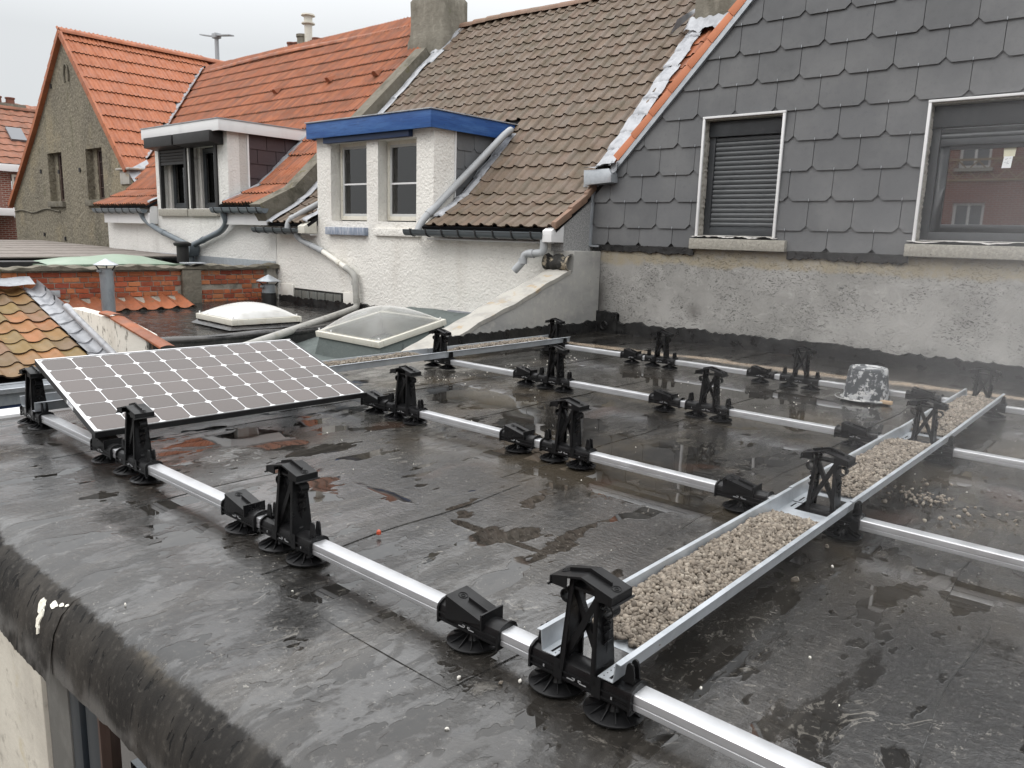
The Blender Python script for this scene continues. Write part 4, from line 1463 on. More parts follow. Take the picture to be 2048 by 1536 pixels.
# side wall under the verge (pebbledash above, fresh cement below)
m = MB()
m.prism([(6.42, 0.95), (7.028, 0.95), (7.028, 1.62), (6.42, 1.28)], 0, -1.30, -1.102)
part('gable_end', m, PEBBLE, bh)
# white boxed eave end
m = MB()
m.prism([(6.16, 1.06), (6.415, 1.06), (6.415, 1.335), (6.16, 1.20)], 0, -1.245, -1.10)
m.prism([(6.158, 1.15), (6.416, 1.15), (6.416, 1.156), (6.158, 1.156)], 0, -1.246, -1.098)
part('eave_box', m, WHITEPVC, bh, bevel=.004)
m = MB()
m.box(-3.52, -1.25, 6.30, YF - .002, 1.04, 1.06)
m.box(-7.60, -6.44, 6.30, YF - .002, 1.04, 1.06)
part('soffit', m, WHITEPVC, bh)
m = MB()
m.prism([(6.17, 1.07), (6.425, 1.07), (6.425, 1.34), (6.17, 1.19)], 0, -6.60, -6.415)
part('eave_box', m, CREAM, bh, bevel=.004)
gutter(bh, -3.86, -1.255, 6.205, 1.165, 0.068, GUTTER, 8)
gutter(bh, -8.02, -6.615, 6.205, 1.135, 0.068, GUTTER, 5)
# dormer: blue fascia, flat top
m = MB()
FX0, FX1, FY = DX0 - .08, DX1 + .09, 6.30
m.box(FX0, FX1, FY, FY + .03, 2.615, 2.862)
m.box(FX0, FX0 + .03, FY + .0305, 8.0, 2.617, 2.860)
m.box(FX1 - .03, FX1, FY + .0305, 8.12, 2.617, 2.860)
part('dormer_fascia', m, BLUE, bh, bevel=.003)
m = MB()
m.box(FX0 + .03, FX1 - .031, FY + .031, YF - .002, 2.63, 2.645)
m.box(DX0 + .3, DX1 - .45, 6.36, YF - .003, 2.53, 2.629)
part('dormer_soffit', m, BLUE_D, bh, bevel=.003)
m = MB()
m.box(FX0 - .02, FX1 + .02, FY - .02, 8.26, 2.8625, 2.880)
part('dormer_roof', m, LEAD, bh, bevel=.004)
m = MB()
m.box(DX0, DX0 + .2, YF + .2505, 8.1, 1.6, 2.66)
part('dormer_cheek', m, DARK, bh)
# slate cheek on the right of the dormer
m = MB()
m.prism([(YF + .4205, 1.60), (8.12, 2.75), (8.12, 2.66), (8.05, 2.66), (YF + .4205, 2.66)][:1] + [(8.05, 2.66), (YF + .4205, 2.66)], 0, DX1 - .10, DX1 - .02)
part('dormer_cheek', m, DARK, bh)
for r in range(4):
    for c in range(5):
        ya = YF + .44 + c * .40 + (.2 if r % 2 else 0) - .2
        zb = 1.56 + r * .27
        poly = [(ya + .05, zb), (ya + .345, zb), (ya + .395, zb + .05), (ya + .395, zb + .32), (ya, zb + .32), (ya, zb + .05)]
        poly = clip_half(poly, -1, 0, -(YF + .435))
        poly = clip_half(poly, 0, 1, 2.66) if len(poly) > 2 else []
        poly = clip_half(poly, .97, -1, .97 * 7.0 - 1.71 + .10 - .12) if len(poly) > 2 else []
        if len(poly) < 3 or area(poly) < 3e-3:
            continue
        m = MB()
        fr_ = [(DX1 + .012 - (z - zb) * .04, y, z) for y, z in poly]
        bk = [(DX1 - .012, y, z) for y, z in poly]
        n = len(poly)
        m.add(fr_ + bk, [tuple(range(n)), tuple(range(2 * n - 1, n - 1, -1))] + [(i, n + i, n + (i + 1) % n, (i + 1) % n) for i in range(n)])
        part('cheek_slate', m, SLATE, bh, smooth=0, pivot=(DX1, ya, zb))
m = MB()
m.box(DX1 - .02, DX1 + .022, YF + .418, YF + .440, 1.66, 2.63)
part('corner_trim', m, WHITEPVC, bh)


def lead_strip(root, slope, a, t0, t1, wdt, lift, seg=0.40, name='lead_flashing', mat=None):
    """step flashing dressed along a slope, one sheet per course"""
    n = max(1, int(round((t1 - t0) / seg)))
    sg = (t1 - t0) / n
    for i in range(n):
        m = MB()
        def f(u, v):
            p, tv, nn = slope.at(a - wdt / 2 + wdt * u, t0 + (i + v * 1.06) * sg if i < n - 1 else t0 + (i + v) * sg)
            h = lift * .8 + .014 * (1 - v) + .010 * math.sin(u * 13 + i) * (1 - abs(2 * u - 1)) + .007 * math.sin(7 * v + 3 * i) - .02 * abs(2 * u - 1)
            q = p + nn * h + np.array([.014 * math.sin(5.1 * i + 3 * v), 0, 0])
            return tuple(q)
        m.grid(f, 7, 4)
        bb = len(m.v)
        m.v += [tuple(np.array(m.v[k]) - np.array([0, .0, .03])) for k in range(8)]
        for k in range(7):
            m.f.append((k + 1, k, bb + k, bb + k + 1))
        part(name, m, mat or LEAD, root, smooth=60, pivot=m.v[0])


lead_strip(bh, SB, -3.40, 0.25, 2.32, 0.20, 0.055, .5)
lead_strip(bh, SB, -6.53, 0.05, .75, 0.22, 0.055, .3)
lead_strip(bh, SB, -7.52, 0.0, SB.cum[-1] - .1, 0.20, 0.06, .8)
dormer_window(bh, H1[0] + .03, H1[1] + .02, H1[2] + .02, H1[3], YF + .17, CREAM)
dormer_window(bh, H2[0] + .02, H2[1] + .02, H2[2] + .02, H2[3], YF + .17, CREAM)
m = MB()
m.box(-6.10, -5.06, YF - .085, YF + .06, 1.065, 1.19)
part('sill', m, BLUESTONE, bh, bevel=.012)
m = MB()
m.box(-4.86, -3.80, YF - .05, YF + .002, 1.07, 1.185)
part('sill', m, WHITE, bh, bevel=.012)
# glass-block light at the foot of the wall
m = MB()
gx0, gx1, gz0, gz1 = -7.12, -5.74, -0.12, 0.07
m.box(gx0 - .03, gx1 + .02, YF - .012, YF - .001, gz0 - .02, gz1 + .03)
go = part('glass_block_light', m, BLACKBIT, bh)
for i in range(6):
    m = MB()
    a = gx0 + .01 + i * (gx1 - gx0) / 6
    m.box(a, a + (gx1 - gx0) / 6 - .02, YF - .035, YF - .0125, gz0, gz1)
    part('glass_block', m, GLASSBLOCK, go, bevel=.008)
m = MB()
m.box(-7.55, -7.16, YF - .03, YF - .001, -.14, .16)
PLINTH = MAT('smooth_white_plinth', (0.74, 0.72, 0.67), 0.7, layers=[(5, .45, .7, (.62, .59, .52), .6)])
part('smooth_plinth', m, PLINTH, bh, bevel=.012)
m = MB()
m.box(-5.70, -5.40, YF - .03, YF - .001, -.14, .12)
part('smooth_plinth', m, PLINTH, bh, bevel=.012)
part('tar_upstand', ragged(-7.6, -2.9, -.30, -0.055, YF - .045, .044, 110, .001, .02, 12), BLACKBIT, bh)
m = MB()
m.box(-3.2, -1.25, YF - .03, YF - .002, -.12, .035)
part('lead_apron', m, LEAD, bh, bevel=.006)
# pipes
def bend(pts, r=.09, n=5):
    out_ = [Vector(pts[0])]
    for a, b, c in zip(pts, pts[1:], pts[2:]):
        a, b, c = Vector(a), Vector(b), Vector(c)
        p = b + (a - b).normalized() * min(r, (a - b).length * .45)
        q = b + (c - b).normalized() * min(r, (c - b).length * .45)
        for k in range(n + 1):
            t = k / n
            out_.append((1 - t) ** 2 * p + 2 * t * (1 - t) * b + t * t * q)
    out_.append(Vector(pts[-1]))
    return out_


def pipe(root, pts, r, mat, name='downpipe', cuffs=(), cm=None, br=.09):
    m = MB()
    path = bend(pts, br)
    m.tube(path, r, 14)
    o = part(name, m, mat, root, smooth=50)
    for (p, d) in cuffs:
        c = MB()
        p, d = Vector(p), Vector(d).normalized()
        c.tube([p - d * .035, p + d * .035], r * 1.14, 14)
        part('pipe_collar', c, cm or mat, o, smooth=50)
    return o


pipe(bh, [(-3.44, 7.93, 2.70), (-3.30, 7.86, 2.76), (-3.30, 7.70, 2.66), (-3.60, 6.28, 1.31), (-3.62, 6.21, 1.16)], .052, PVC, 'dormer_downpipe', [((-3.575, 6.40, 1.425), (.2, 1, .95))], br=.1)
pipe(bh, [(-6.35, 7.3, 2.0), (-6.85, 6.36, 1.39), (-6.98, 6.24, 1.28), (-6.98, 6.21, 1.13)], .05, PVC, 'dormer_downpipe', [((-6.93, 6.28, 1.32), (.5, .9, .6))], br=.1)
pipe(bh, [(-6.76, 6.22, 1.08), (-6.74, 6.30, .955), (-6.43, 6.34, .86)], .048, PVC, 'downpipe', [((-6.50, 6.335, .88), (1, .1, -.3))], br=.12)
pipe(bh, [(-6.44, 6.34, .862), (-6.14, 6.35, .775)], .052, PVC, 'pipe_sleeve')
pipe(bh, [(-6.15, 6.35, .777), (-5.52, 6.35, .535)], .046, PVC_PAINT, 'downpipe', [((-5.70, 6.35, .605), (1, 0, -.38))])
pipe(bh, [(-5.53, 6.35, .538), (-5.30, 6.35, .445), (-5.27, 6.35, .30), (-5.24, 6.35, -.02), (-5.22, 6.33, -.10), (-5.0, 5.8, -.16), (-3.1, 2.9, -.26)], .052, PVC_OLD, 'downpipe', [((-5.28, 6.35, .30), (0, 0, 1)), ((-5.24, 6.35, .02), (0, 0, 1))], br=.12)
pipe(bh, [(-1.262, 6.22, 1.09), (-1.262, 6.22, .93), (-1.37, 6.20, .915), (-1.54, 6.18, .905), (-1.56, 6.17, .80), (-1.66, 6.12, .68)], .05, PVC, 'overflow_bend', [((-1.43, 6.19, .91), (1, 0, 0)), ((-1.56, 6.17, .81), (0, 0, 1))], br=.09)
# chimney between the two roofs
m = MB()
rr = random.Random(8)
from mathutils import noise as mnz
def chim(u, v):
    z = 4.45 + 1.62 * v
    k = 1.0 if v < .42 else (1 - .09 * min(1, (v - .42) / .1))
    if v > .93:
        k *= 1 - .16 * (v - .93) / .07
    hx, hy, r_ = .56 * k, .42 * k, .07
    q = (u % 1.0) * 4
    i_, f_ = int(q), q - int(q)
    cxs, cys = (1, -1, -1, 1)[i_], (1, 1, -1, -1)[i_]
    if f_ < .5:
        a = math.pi / 2 * (i_ + f_ * 2)
        x, y = cxs * (hx - r_) + r_ * math.cos(a), cys * (hy - r_) + r_ * math.sin(a)
    else:
        g_ = (f_ - .5) * 2
        nx_, ny_ = (-1, -1, 1, 1)[i_], (1, -1, -1, 1)[i_]
        a = math.pi / 2 * (i_ + 1)
        p0 = (cxs * (hx - r_) + r_ * math.cos(a), cys * (hy - r_) + r_ * math.sin(a))
        p1 = (nx_ * (hx - r_) + r_ * math.cos(a), ny_ * (hy - r_) + r_ * math.sin(a))
        x, y = p0[0] + (p1[0] - p0[0]) * g_, p0[1] + (p1[1] - p0[1]) * g_
    w_ = .02 * mnz.noise((x * 3, y * 3, z * 2.2))
    return (-7.90 + x * (1 + w_) + .03 * math.sin(2.5 * v), 10.62 + y * (1 + w_), z)
m.grid(chim, 40, 14)
m.add([chim(i / 40, 1.0) for i in range(40)], [tuple(range(40))])
ch = part('chimney', m, CHIMNEY, bh, smooth=40)
m = MB()
m.tube([(-7.85, 10.62, 6.0), (-7.85, 10.62, 6.35)], .24, 18)
part('flue', m, ZINC, ch, smooth=40)
lead_strip(bh, SB, -7.36, SB.cum[-1] - 1.25, SB.cum[-1] - .05, .22, .07, .6)
# mossy party parapet
m = MB()
for i, t in enumerate([0.05, SB.cum[1], SB.cum[2] - .9]):
    p, v, nn = SB.at(0, t)
    for x in (-7.98, -7.64):
        for h in (-.1, (.34, .27, .19)[i]):
            q = p + np.array([0, -nn[1] * 0, 0]) + nn * h
            m.v.append((x, q[1], q[2]))
for i in range(2):
    k = 4 * i
    m.f += [(k + 1, k + 3, k + 7, k + 5), (k + 2, k + 6, k + 7, k + 3), (k, k + 1, k + 5, k + 4), (k, k + 4, k + 6, k + 2)]
m.f.append((0, 2, 3, 1))
part('parapet', m, MOSSCON, bh, smooth=0)

# ---- orange roof of the slate house behind its gable, with its chimney stub and the lead over the party line
SBR = Slope((0, 6.22, 1.235), (1, 0, 0), (0, 1, 0), SB.sec)
m = MB()
m.add([(-1.08, 7.26, zroof(7.26) - .02), (6.2, 7.26, zroof(7.26) - .02), (6.2, 10.85, zroof(10.85) - .02), (-1.08, 10.85, zroof(10.85) - .02)], [(0, 1, 2, 3)])
m.add([(-1.08, 10.85, 5.43), (6.2, 10.85, 5.43), (6.2, 15.2, 1.2), (-1.08, 15.2, 1.2)], [(0, 1, 2, 3)])
part('roof', m, DARK, house, smooth=0)
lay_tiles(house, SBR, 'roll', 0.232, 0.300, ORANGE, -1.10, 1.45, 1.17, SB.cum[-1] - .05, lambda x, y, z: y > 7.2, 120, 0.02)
lead_strip(house, SBR, -1.16, 1.02, SB.cum[-1] - 1.5, 0.25, 0.07, .385)
m = MB()
m.box(-1.25, .35, 9.62, 10.5, 4.1, 5.9)
part('chimney', m, CHIMNEY, house, bevel=.05)
m = MB()
m.grid(lambda u, v: (-1.32 + 1.2 * u, 9.46 + .18 * v, 4.22 + .24 * v + .03 * math.sin(u * 23) * (1 - v) + .015 * math.sin(u * 51)), 30, 4)
part('lead_apron', m, LEAD, house, smooth=60)
m = MB()
m.grid(lambda u, v: (-1.30 - .10 * v - .22 * (1 - u) * (1 - v), 9.40 + .5 * u, 4.18 + .48 * u + .22 * v * (1 - u)), 4, 4)
part('lead_flap', m, LEAD, house, smooth=60)

# ================================================================== sloping cement wall between the flat roof and the felt roof
m = MB()
yb_ = [3.75, 4.12, 6.30]
poly = [(3.85, -0.35), (7.02, -0.35), (7.02, 0.96), (6.43, 0.96), (6.43, 0.69), (6.30, 0.675), (4.10, -0.075), (3.85, -0.16)]
bw = thing('sloping_wall', (-1.08, 5.4, -0.4), 'cement buttress wall sloping down from the white house to the flat roof', 'wall')
m.prism(poly, 0, -1.27, -0.932)
part('wall', m, SMOOTHCEM, bw, bevel=.012)
m = MB()
s0, s1 = Vector((0, 3.85, -0.157)), Vector((0, 6.36, .70))
def cop(u, v):
    p = s0.lerp(s1, v)
    return (-1.285 + .365 * u, p.y, p.z + .022 + .01 * math.sin(v * 13 + u * 3) + .006 * math.sin(v * 41))
m.grid(cop, 4, 30)
b = len(m.v)
for j in range(31):
    a0_, a1_ = m.v[j * 5], m.v[j * 5 + 4]
    m.v += [(a0_[0] + .004, a0_[1], a0_[2] - .05), (a1_[0] - .004, a1_[1], a1_[2] - .05)]
for j in range(30):
    m.f += [(j * 5 + 4, (j + 1) * 5 + 4, b + 2 * j + 3, b + 2 * j + 1), ((j + 1) * 5, j * 5, b + 2 * j, b + 2 * j + 2)]
part('coping', m, COPING, bw, smooth=60)
m = MB()
rr = random.Random(4)
def ledge(u, v):
    a = math.pi * v
    return (-1.33 + .41 * u, 6.42 - .15 * math.sin(a) - .02 * math.sin(u * 21), .80 + .105 * math.cos(a) + .02 * math.sin(u * 13 + 2) * (v < .4))
m.grid(ledge, 18, 10)
part('broken_ledge', m, MAT('tarred_ledge', (0.025, 0.024, 0.022), 0.8, layers=[(9, .52, .62, (0.36, 0.31, 0.23), .85), (20, .6, .7, (.2, .19, .17), .7)], bumps=[(22, .8, .02)]), bw, smooth=50)
m = ragged(4.2, 7.0, ZR - .012, 0.045, 0.0, .02, 90, .001, .014, 9)
m.v = [(-0.912 - y, x, z) for x, y, z in m.v]
part('tar_upstand', m, BLACKBIT, bw)


# ================================================================== weathered white house with orange roof and shuttered dormer
oh = thing('orange_roof_house', (-11.5, 9, -3.2), 'weathered white house with orange ribbed tiles and black-shuttered dormer', 'house')
OX0, OX1 = -15.05, -7.72
OD0, OD1 = -12.36, -9.32
K1, K2 = (-12.14, -10.93, 1.50, 2.72), (-10.80, -9.70, 1.50, 2.72)
m = MB()
m.box(OX0, OX1, YF + .003, YF + .25, -3.19, 1.42)
wall_holes(OD0, OD1, 1.4205, 2.95, YF + .003, YF + .25, [K1, K2], m)
m.box(OX0, OD0 - .0005, YF + .005, YF + .25, 1.4205, 1.52)
m.box(OD1 + .0005, OX1, YF + .005, YF + .25, 1.4205, 1.52)
part('wall', m, WHITE2, oh)
m = MB()
m.box(OD1 - .25, OD1, YF + .2505, YF + .42, 1.6, 2.95)
part('dormer_side', m, GREYCAST, oh)
m = MB()
m.box(OX0, OX0 + .2, YF + .251, 14.8, -3.19, 1.5)
m.box(OX0, OX1, 14.801, 15.0, -3.19, 1.5)
part('side_walls', m, WHITE2, oh)
SO = Slope((0, 6.22, 1.565), (1, 0, 0), (0, 1, 0), [(0, 0), (0.88, 0.43), (4.88, 0.43 + 0.96 * 4.0)])
zor = lambda y: 1.565 + (0.489 * (y - 6.22) if y < 7.1 else 0.43 + 0.96 * (y - 7.1))
# gable house beside it
YG = 7.35
GX, GZ = -19.45, 6.30
GS = 1.02
zwing = lambda x: GZ - GS * (x - GX)
def keep_o(x, y, z):
    if OD0 - .1 < x < OD1 + .12 and (y < 6.62 or z < 3.2):
        return False
    if y > YG - .05 and z < zwing(x) - .02:
        return False
    return x > OX0 - .1 or y > YG
roof_base(oh, SO, -14.9, -8.0, DARK, gap=(OD0, OD1), gt=2.75)
m = MB()
m.add([(-14.9, 8.2, zor(8.2) - .03), (-14.9, 11.05, zor(11.05) - .03), (-19.2, 11.05, zor(11.05) - .03), (-15.6, 8.0, zor(8.0) - .03)], [(0, 1, 2, 3)])
part('roof', m, DARK, oh, smooth=0)
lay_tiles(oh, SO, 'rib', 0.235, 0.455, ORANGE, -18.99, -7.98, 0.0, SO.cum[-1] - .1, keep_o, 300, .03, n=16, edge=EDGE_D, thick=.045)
m = MB()
m.add([(-19, 11.1, 5.80), (-8.1, 11.1, 5.80), (-8.1, 15, 1.5), (-19, 15, 1.5)], [(0, 1, 2, 3)])
part('back_slope', m, ORANGE, oh)
xx = -18.3
while xx < -8.3:
    dz = .07 * math.sin((xx + 18) * .55)
    m = MB()
    m.grid(lambda u, v: (xx + .42 * u, 11.08 + (.13 - .012 * u) * math.cos(math.pi * v), 5.80 - .05 + dz * .6 + (.12 - .012 * u) * math.sin(math.pi * v)), 2, 8)
    part('ridge_tile', m, ORANGE, oh, pivot=(xx, 11.08, 5.8), smooth=50)
    xx += .40
# three little vent tiles
for (a, t) in ((-12.4, 4.35), (-10.35, 4.45), (-8.6, 4.35)):
    p, v, nn = SO.at(a, t)
    m = MB()
    p = Vector(p) + Vector(nn) * .05
    m.add([tuple(p + Vector((-.09, 0, 0))), tuple(p + Vector((.09, 0, 0))), tuple(p + Vector((.05, 0, 0)) + Vector(nn) * .12), tuple(p + Vector((-.05, 0, 0)) + Vector(nn) * .12), tuple(p + Vector(v) * .3)],
          [(0, 1, 2, 3), (1, 4, 2), (0, 3, 4), (2, 4, 3)])
    part('vent_tile', m, ORANGE, oh, smooth=0, pivot=tuple(p))
# dormer
m = MB()
A0, A1, AY = OD0 - .09, OD1 + .12, 6.22
m.box(A0, A1, AY, AY + .03, 2.93, 3.142)
m.box(A0, A0 + .03, AY + .0305, 8.2, 2.932, 3.140)
m.box(A1 - .03, A1, AY + .0305, 8.45, 2.932, 3.140)
part('dormer_fascia', m, WHITEPVC, oh, bevel=.003)
m = MB()
m.box(A0 - .015, A1 + .015, AY - .015, 8.62, 3.1425, 3.16)
part('dormer_roof', m, LEAD, oh)
m = MB()
m.box(A0 + .03, A1 - .031, AY + .031, YF, 2.951, 2.965)
part('dormer_soffit', m, BLACKMAT, oh)
for (a, b) in ((-12.22, -10.97), (-10.90, -9.45)):
    m = MB()
    m.prism([(6.16, 2.74), (YF - .002, 2.70), (YF - .002, 2.945), (6.16, 2.945)], 0, a, b)
    part('shutter_box', m, BLACKMAT, oh, bevel=.006)
for W in (K1, K2):
    x0, x1, z0, z1 = W
    m = MB()
    m.box(x0 + .0, x0 + .07, YF - .03, YF + .05, z0, z1)
    part('shutter_rail', m, BLACKMAT, oh)
    m = MB()
    m.box(x1 - .09, x1 - .0, YF - .03, YF + .05, z0, z1)
    part('shutter_rail', m, BLACKMAT, oh)
    m = MB()
    m.box(x0 + .001, x0 + .162, YF + .14, YF + .248, z0 + .001, z1 - .001)
    part('jamb', m, GREYCAST, oh)
    dormer_window(oh, x0 + .16, x1 - .05, z0 + .02, z1 - .02, YF + .19, ANTHRA, cross=False)
m = MB()
hgt = .062
m.prism([(YF - .012, 0), (YF - .022, hgt * .25), (YF - .022, hgt * .75), (YF - .010, hgt * .95), (YF + .004, hgt * .95), (YF + .004, 0)], 0, K1[0] + .075, K1[1] - .095)
mes = m.mesh('slat', BLACKMAT, (0, 0, 0), smooth=40)
for i in range(4):
    inst('slat', mes, Matrix.Translation((0, 0, 2.46 + i * hgt)), oh)
m = MB()
m.box(K1[0] + .075, K1[1] - .095, YF - .02, YF + .0, 2.40, 2.455)
part('bottom_rail', m, BLACKMAT, oh)
for W in (K1, K2):
    m = MB()
    m.box(W[0] - .05, W[1] + .03, YF - .07, YF + .05, 1.34, 1.485)
    part('sill', m, SILLST, oh, bevel=.012)
# purple slate cheek
m = MB()
m.prism([(YF + .4205, 1.9), (8.45, 2.98), (YF + .4205, 2.98)], 0, OD1 - .12, OD1 - .02)
part('dormer_cheek', m, DARK, oh)
for r in range(5):
    for c in range(5):
        ya = YF + .43 + c * .42 - (.21 if r % 2 else 0)
        zb = 1.55 + r * .28
        poly = [(ya + .006, zb), (ya + .414, zb), (ya + .414, zb + .33), (ya + .006, zb + .33)]
        poly = clip_half(poly, -1, 0, -(YF + .435))
        poly = clip_half(poly, 0, 1, 2.95) if len(poly) > 2 else []
        poly = clip_half(poly, .96, -1, .96 * 7.1 - 1.995 + .03) if len(poly) > 2 else []
        if len(poly) < 3 or area(poly) < 3e-3:
            continue
        m = MB()
        fr_ = [(OD1 + .014 - (z - zb) * .05, y, z) for y, z in poly]
        bk = [(OD1 - .012, y, z) for y, z in poly]
        n = len(poly)
        m.add(fr_ + bk, [tuple(range(n)), tuple(range(2 * n - 1, n - 1, -1))] + [(i, n + i, n + (i + 1) % n, (i + 1) % n) for i in range(n)])
        part('cheek_slate', m, SLATE_P, oh, smooth=0, pivot=(OD1, ya, zb))
m = MB()
m.box(OD1 - .02, OD1 + .025, YF + .418, YF + .450, 1.75, 2.93)
part('corner_trim', m, WHITEPVC, oh)
lead_strip(oh, SO, OD1 + .12, .1, 2.75, .20, .05, .45)
lead_strip(oh, SO, OD0 - .12, .1, 1.5, .16, .05, .45)
gutter(oh, -15.0, -12.42, 6.17, 1.475, .075, PVC_DARK, 7)
gutter(oh, -9.42, -7.62, 6.17, 1.485, .075, PVC_DARK, 6)
m = MB()
m.box(-14.75, -12.37, 6.26, 6.29, 1.17, 1.40)
m.box(-12.40, -12.37, 6.2902, YF, 1.17, 1.55)
part('eave_board', m, WHITEPVC, oh, bevel=.003)
m = MB()
m.box(-9.33, -7.70, 6.26, 6.29, 1.19, 1.41)
part('eave_board', m, WHITEPVC, oh, bevel=.003)
pipe(oh, [(-12.66, 6.20, 1.42), (-12.66, 6.28, 1.25), (-12.2, 6.34, 1.05), (-10.83, 6.34, .755)], .058, PVC_DARK, 'downpipe', [((-11.9, 6.34, .985), (1, 0, -.22))], br=.22)
pipe(oh, [(-9.12, 6.20, 1.42), (-9.12, 6.28, 1.22), (-9.45, 6.34, 1.06), (-10.62, 6.34, .76)], .058, PVC_DARK, 'downpipe', [((-10.2, 6.34, .87), (1, 0, .25))], br=.22)
m = MB()
m.prism([(-10.90, .76), (-10.53, .76), (-10.53, .66), (-10.60, .53), (-10.83, .53), (-10.90, .66)], 1, 6.22, 6.44)
m.tube([(-10.72, 6.34, .54), (-10.72, 6.34, .36)], .06, 12)
part('rain_hopper', m, PVC_DARK, oh, bevel=.008)
m = MB()
m.box(-14.9, -7.75, YF - .03, YF + .001, .30, .545)
part('base_flashing', m, ZINC, oh)

# ================================================================== gable house with pebbledash gable
gh = thing('gable_house', (-19, 11, -3.2), 'house with tall mossy pebbledash gable and bright orange tiled roof', 'house')
cs = 8.88 / 7.98
def sc_g(x, z):
    return (4.945 + (x - 4.945) * cs, 1.105 + (z - 1.105) * cs)
Lc = [(-16.979, 5.772), (-17.82, 4.985), (-18.724, 4.139), (-19.3, 3.62), (-19.924, 3.106), (-20.5, 2.62), (-20.957, 2.249), (-21.4, 1.90), (-21.77, 1.60)]
Lp = [sc_g(*q) for q in Lc]
GW = [tuple(v for q in (sc_g(a, c), sc_g(b, d)) for v in q) for a, b, c, d in ((-18.66, -17.67, 1.70, 2.95), (-16.10, -15.12, 1.72, 2.94))]
GW = [(q[0], q[2], q[1], q[3]) for q in GW]
m = MB()
zt = GW[0][3] + .03
zb0 = GW[0][2] - .03
# below, beside and above the two windows
xl = lambda z: float(np.interp(z, [p[1] for p in Lp][::-1], [p[0] for p in Lp][::-1])) + .05
xr = lambda z: min(-15.2, GX + (GZ - z) / GS) - .04
m.box(-24.6, -15.24, YG, YG + .3, -3.19, Lp[-1][1])
prev = [(xl(Lp[-1][1]), Lp[-1][1])]
zs = sorted({Lp[-1][1] + .0005, zb0} | {p[1] for p in Lp if Lp[-1][1] < p[1] < zb0})
poly = [(xl(z), z) for z in zs] + [(xr(zs[-1]), zs[-1]), (xr(zs[0]), zs[0])]
m.prism(poly, 1, YG, YG + .3)
zs = sorted({zt} | {p[1] for p in Lp if p[1] > zt})
poly = [(xl(z), z) for z in zs] + [(GX + .0, GZ - .04)] + [(xr(zt), zt)]
m.prism(poly[:-2] + [(GX, GZ - .05), (xr(zt), zt)], 1, YG, YG + .3)
wall_holes(GW[0][0] - .2, xr(zt) - .3, zb0 + .0005, zt - .0005, YG, YG + .3, GW, m)
zs = sorted({zb0 + .0005, zt - .0005} | {p[1] for p in Lp if zb0 < p[1] < zt})
m.prism([(xl(z), z) for z in zs] + [(GW[0][0] - .2005, zs[-1]), (GW[0][0] - .2005, zs[0])], 1, YG, YG + .3)
zs = [zb0 + .0005, zt - .0005]
m.prism([(xr(zt) - .2995, zs[0]), (xr(zs[0]), zs[0]), (xr(zt), zs[1]), (xr(zt) - .2995, zs[1])], 1, YG, YG + .3)
part('gable_wall', m, GABLE, gh, smooth=0)
for W in GW:
    x0, x1, z0, z1 = W
    f = MB()
    yb = YG + .20
    f.box(x0 + .30, x0 + .37, yb, yb + .06, z0, z1)
    f.box(x1 - .10, x1 - .0, yb, yb + .06, z0, z1)
    f.box(x0 + .37, x1 - .10, yb + .001, yb + .059, z0, z0 + .07)
    f.box(x0 + .37, x1 - .10, yb + .001, yb + .059, z1 - .06, z1)
    fo = part('window', f, BROWNFRAME, gh, bevel=.005)
    f = MB()
    f.box(x0, x0 + .298, yb - .02, yb + .05, z0, z1)
    part('reveal', f, GABLE, fo)
    p = MB()
    p.box(x0 + .36, x1 - .09, yb + .025, yb + .03, z0 + .06, z1 - .05)
    part('pane', p, LATTICE_GLASS, fo)
    b = MB()
    for i in range(1, 4):
        zz = z0 + (z1 - z0) * i / 4
        b.box(x0 + .37, x1 - .10, yb + .01, yb + .022, zz - .008, zz + .008)
    xm_ = (x0 + .37 + x1 - .10) / 2
    b.box(xm_ - .006, xm_ + .006, yb + .011, yb + .021, z0 + .07, z1 - .06)
    part('glazing_bars', b, BROWNFRAME, fo)
    s = MB()
    s.box(x0 - .05, x1 + .05, YG - .09, YG + .15, z0 - .17, z0 - .005)
    part('sill', s, MOSSCON, gh, bevel=.015)
# wing roof, right slope: courses run towards +y, slope climbs towards -x
ex, ez = -15.72, GZ - GS * (-15.72 - GX)
SG = Slope((ex, 0, ez), (0, 1, 0), (-1, 0, 0), [(0, 0), (ex - GX, (ex - GX) * GS)])
def keep_g(x, y, z):
    return z > zor(y) - .06 if y > YG + .3 else True
m = MB()
m.add([(ex, YG + .02, ez - .04), (GX, YG + .02, GZ - .04), (GX, 11.75, GZ - .04), (ex, 7.78, ez - .04)], [(0, 1, 2, 3)])
part('roof', m, DARK, gh, smooth=0)
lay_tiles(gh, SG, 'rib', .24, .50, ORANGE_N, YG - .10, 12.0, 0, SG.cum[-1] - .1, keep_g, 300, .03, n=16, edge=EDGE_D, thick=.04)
m = MB()
pts = Lp
for (a, b) in zip(pts, pts[1:]):
    m.add([(a[0], YG + .02, a[1] - .03), (b[0], YG + .02, b[1] - .03), (b[0], 13, b[1] - .03), (a[0], 13, a[1] - .03)], [(0, 1, 2, 3)])
part('left_slope', m, ORANGE, gh)
yy = YG - .1
while yy < 12.0:
    m = MB()
    m.grid(lambda u, v: (GX + .14 * math.cos(math.pi * v), yy + .44 * u, GZ - .02 + (.14 - .015 * u) * math.sin(math.pi * v)), 2, 8)
    m.grid(lambda u, v: (GX + .14 * math.cos(math.pi * v) * (1 - .25 * u), yy, GZ - .02 + .14 * math.sin(math.pi * v) * (1 - .25 * u)), 1, 8)
    part('ridge_tile', m, ORANGE_N, gh, pivot=(GX, yy, GZ), smooth=50)
    yy += .41
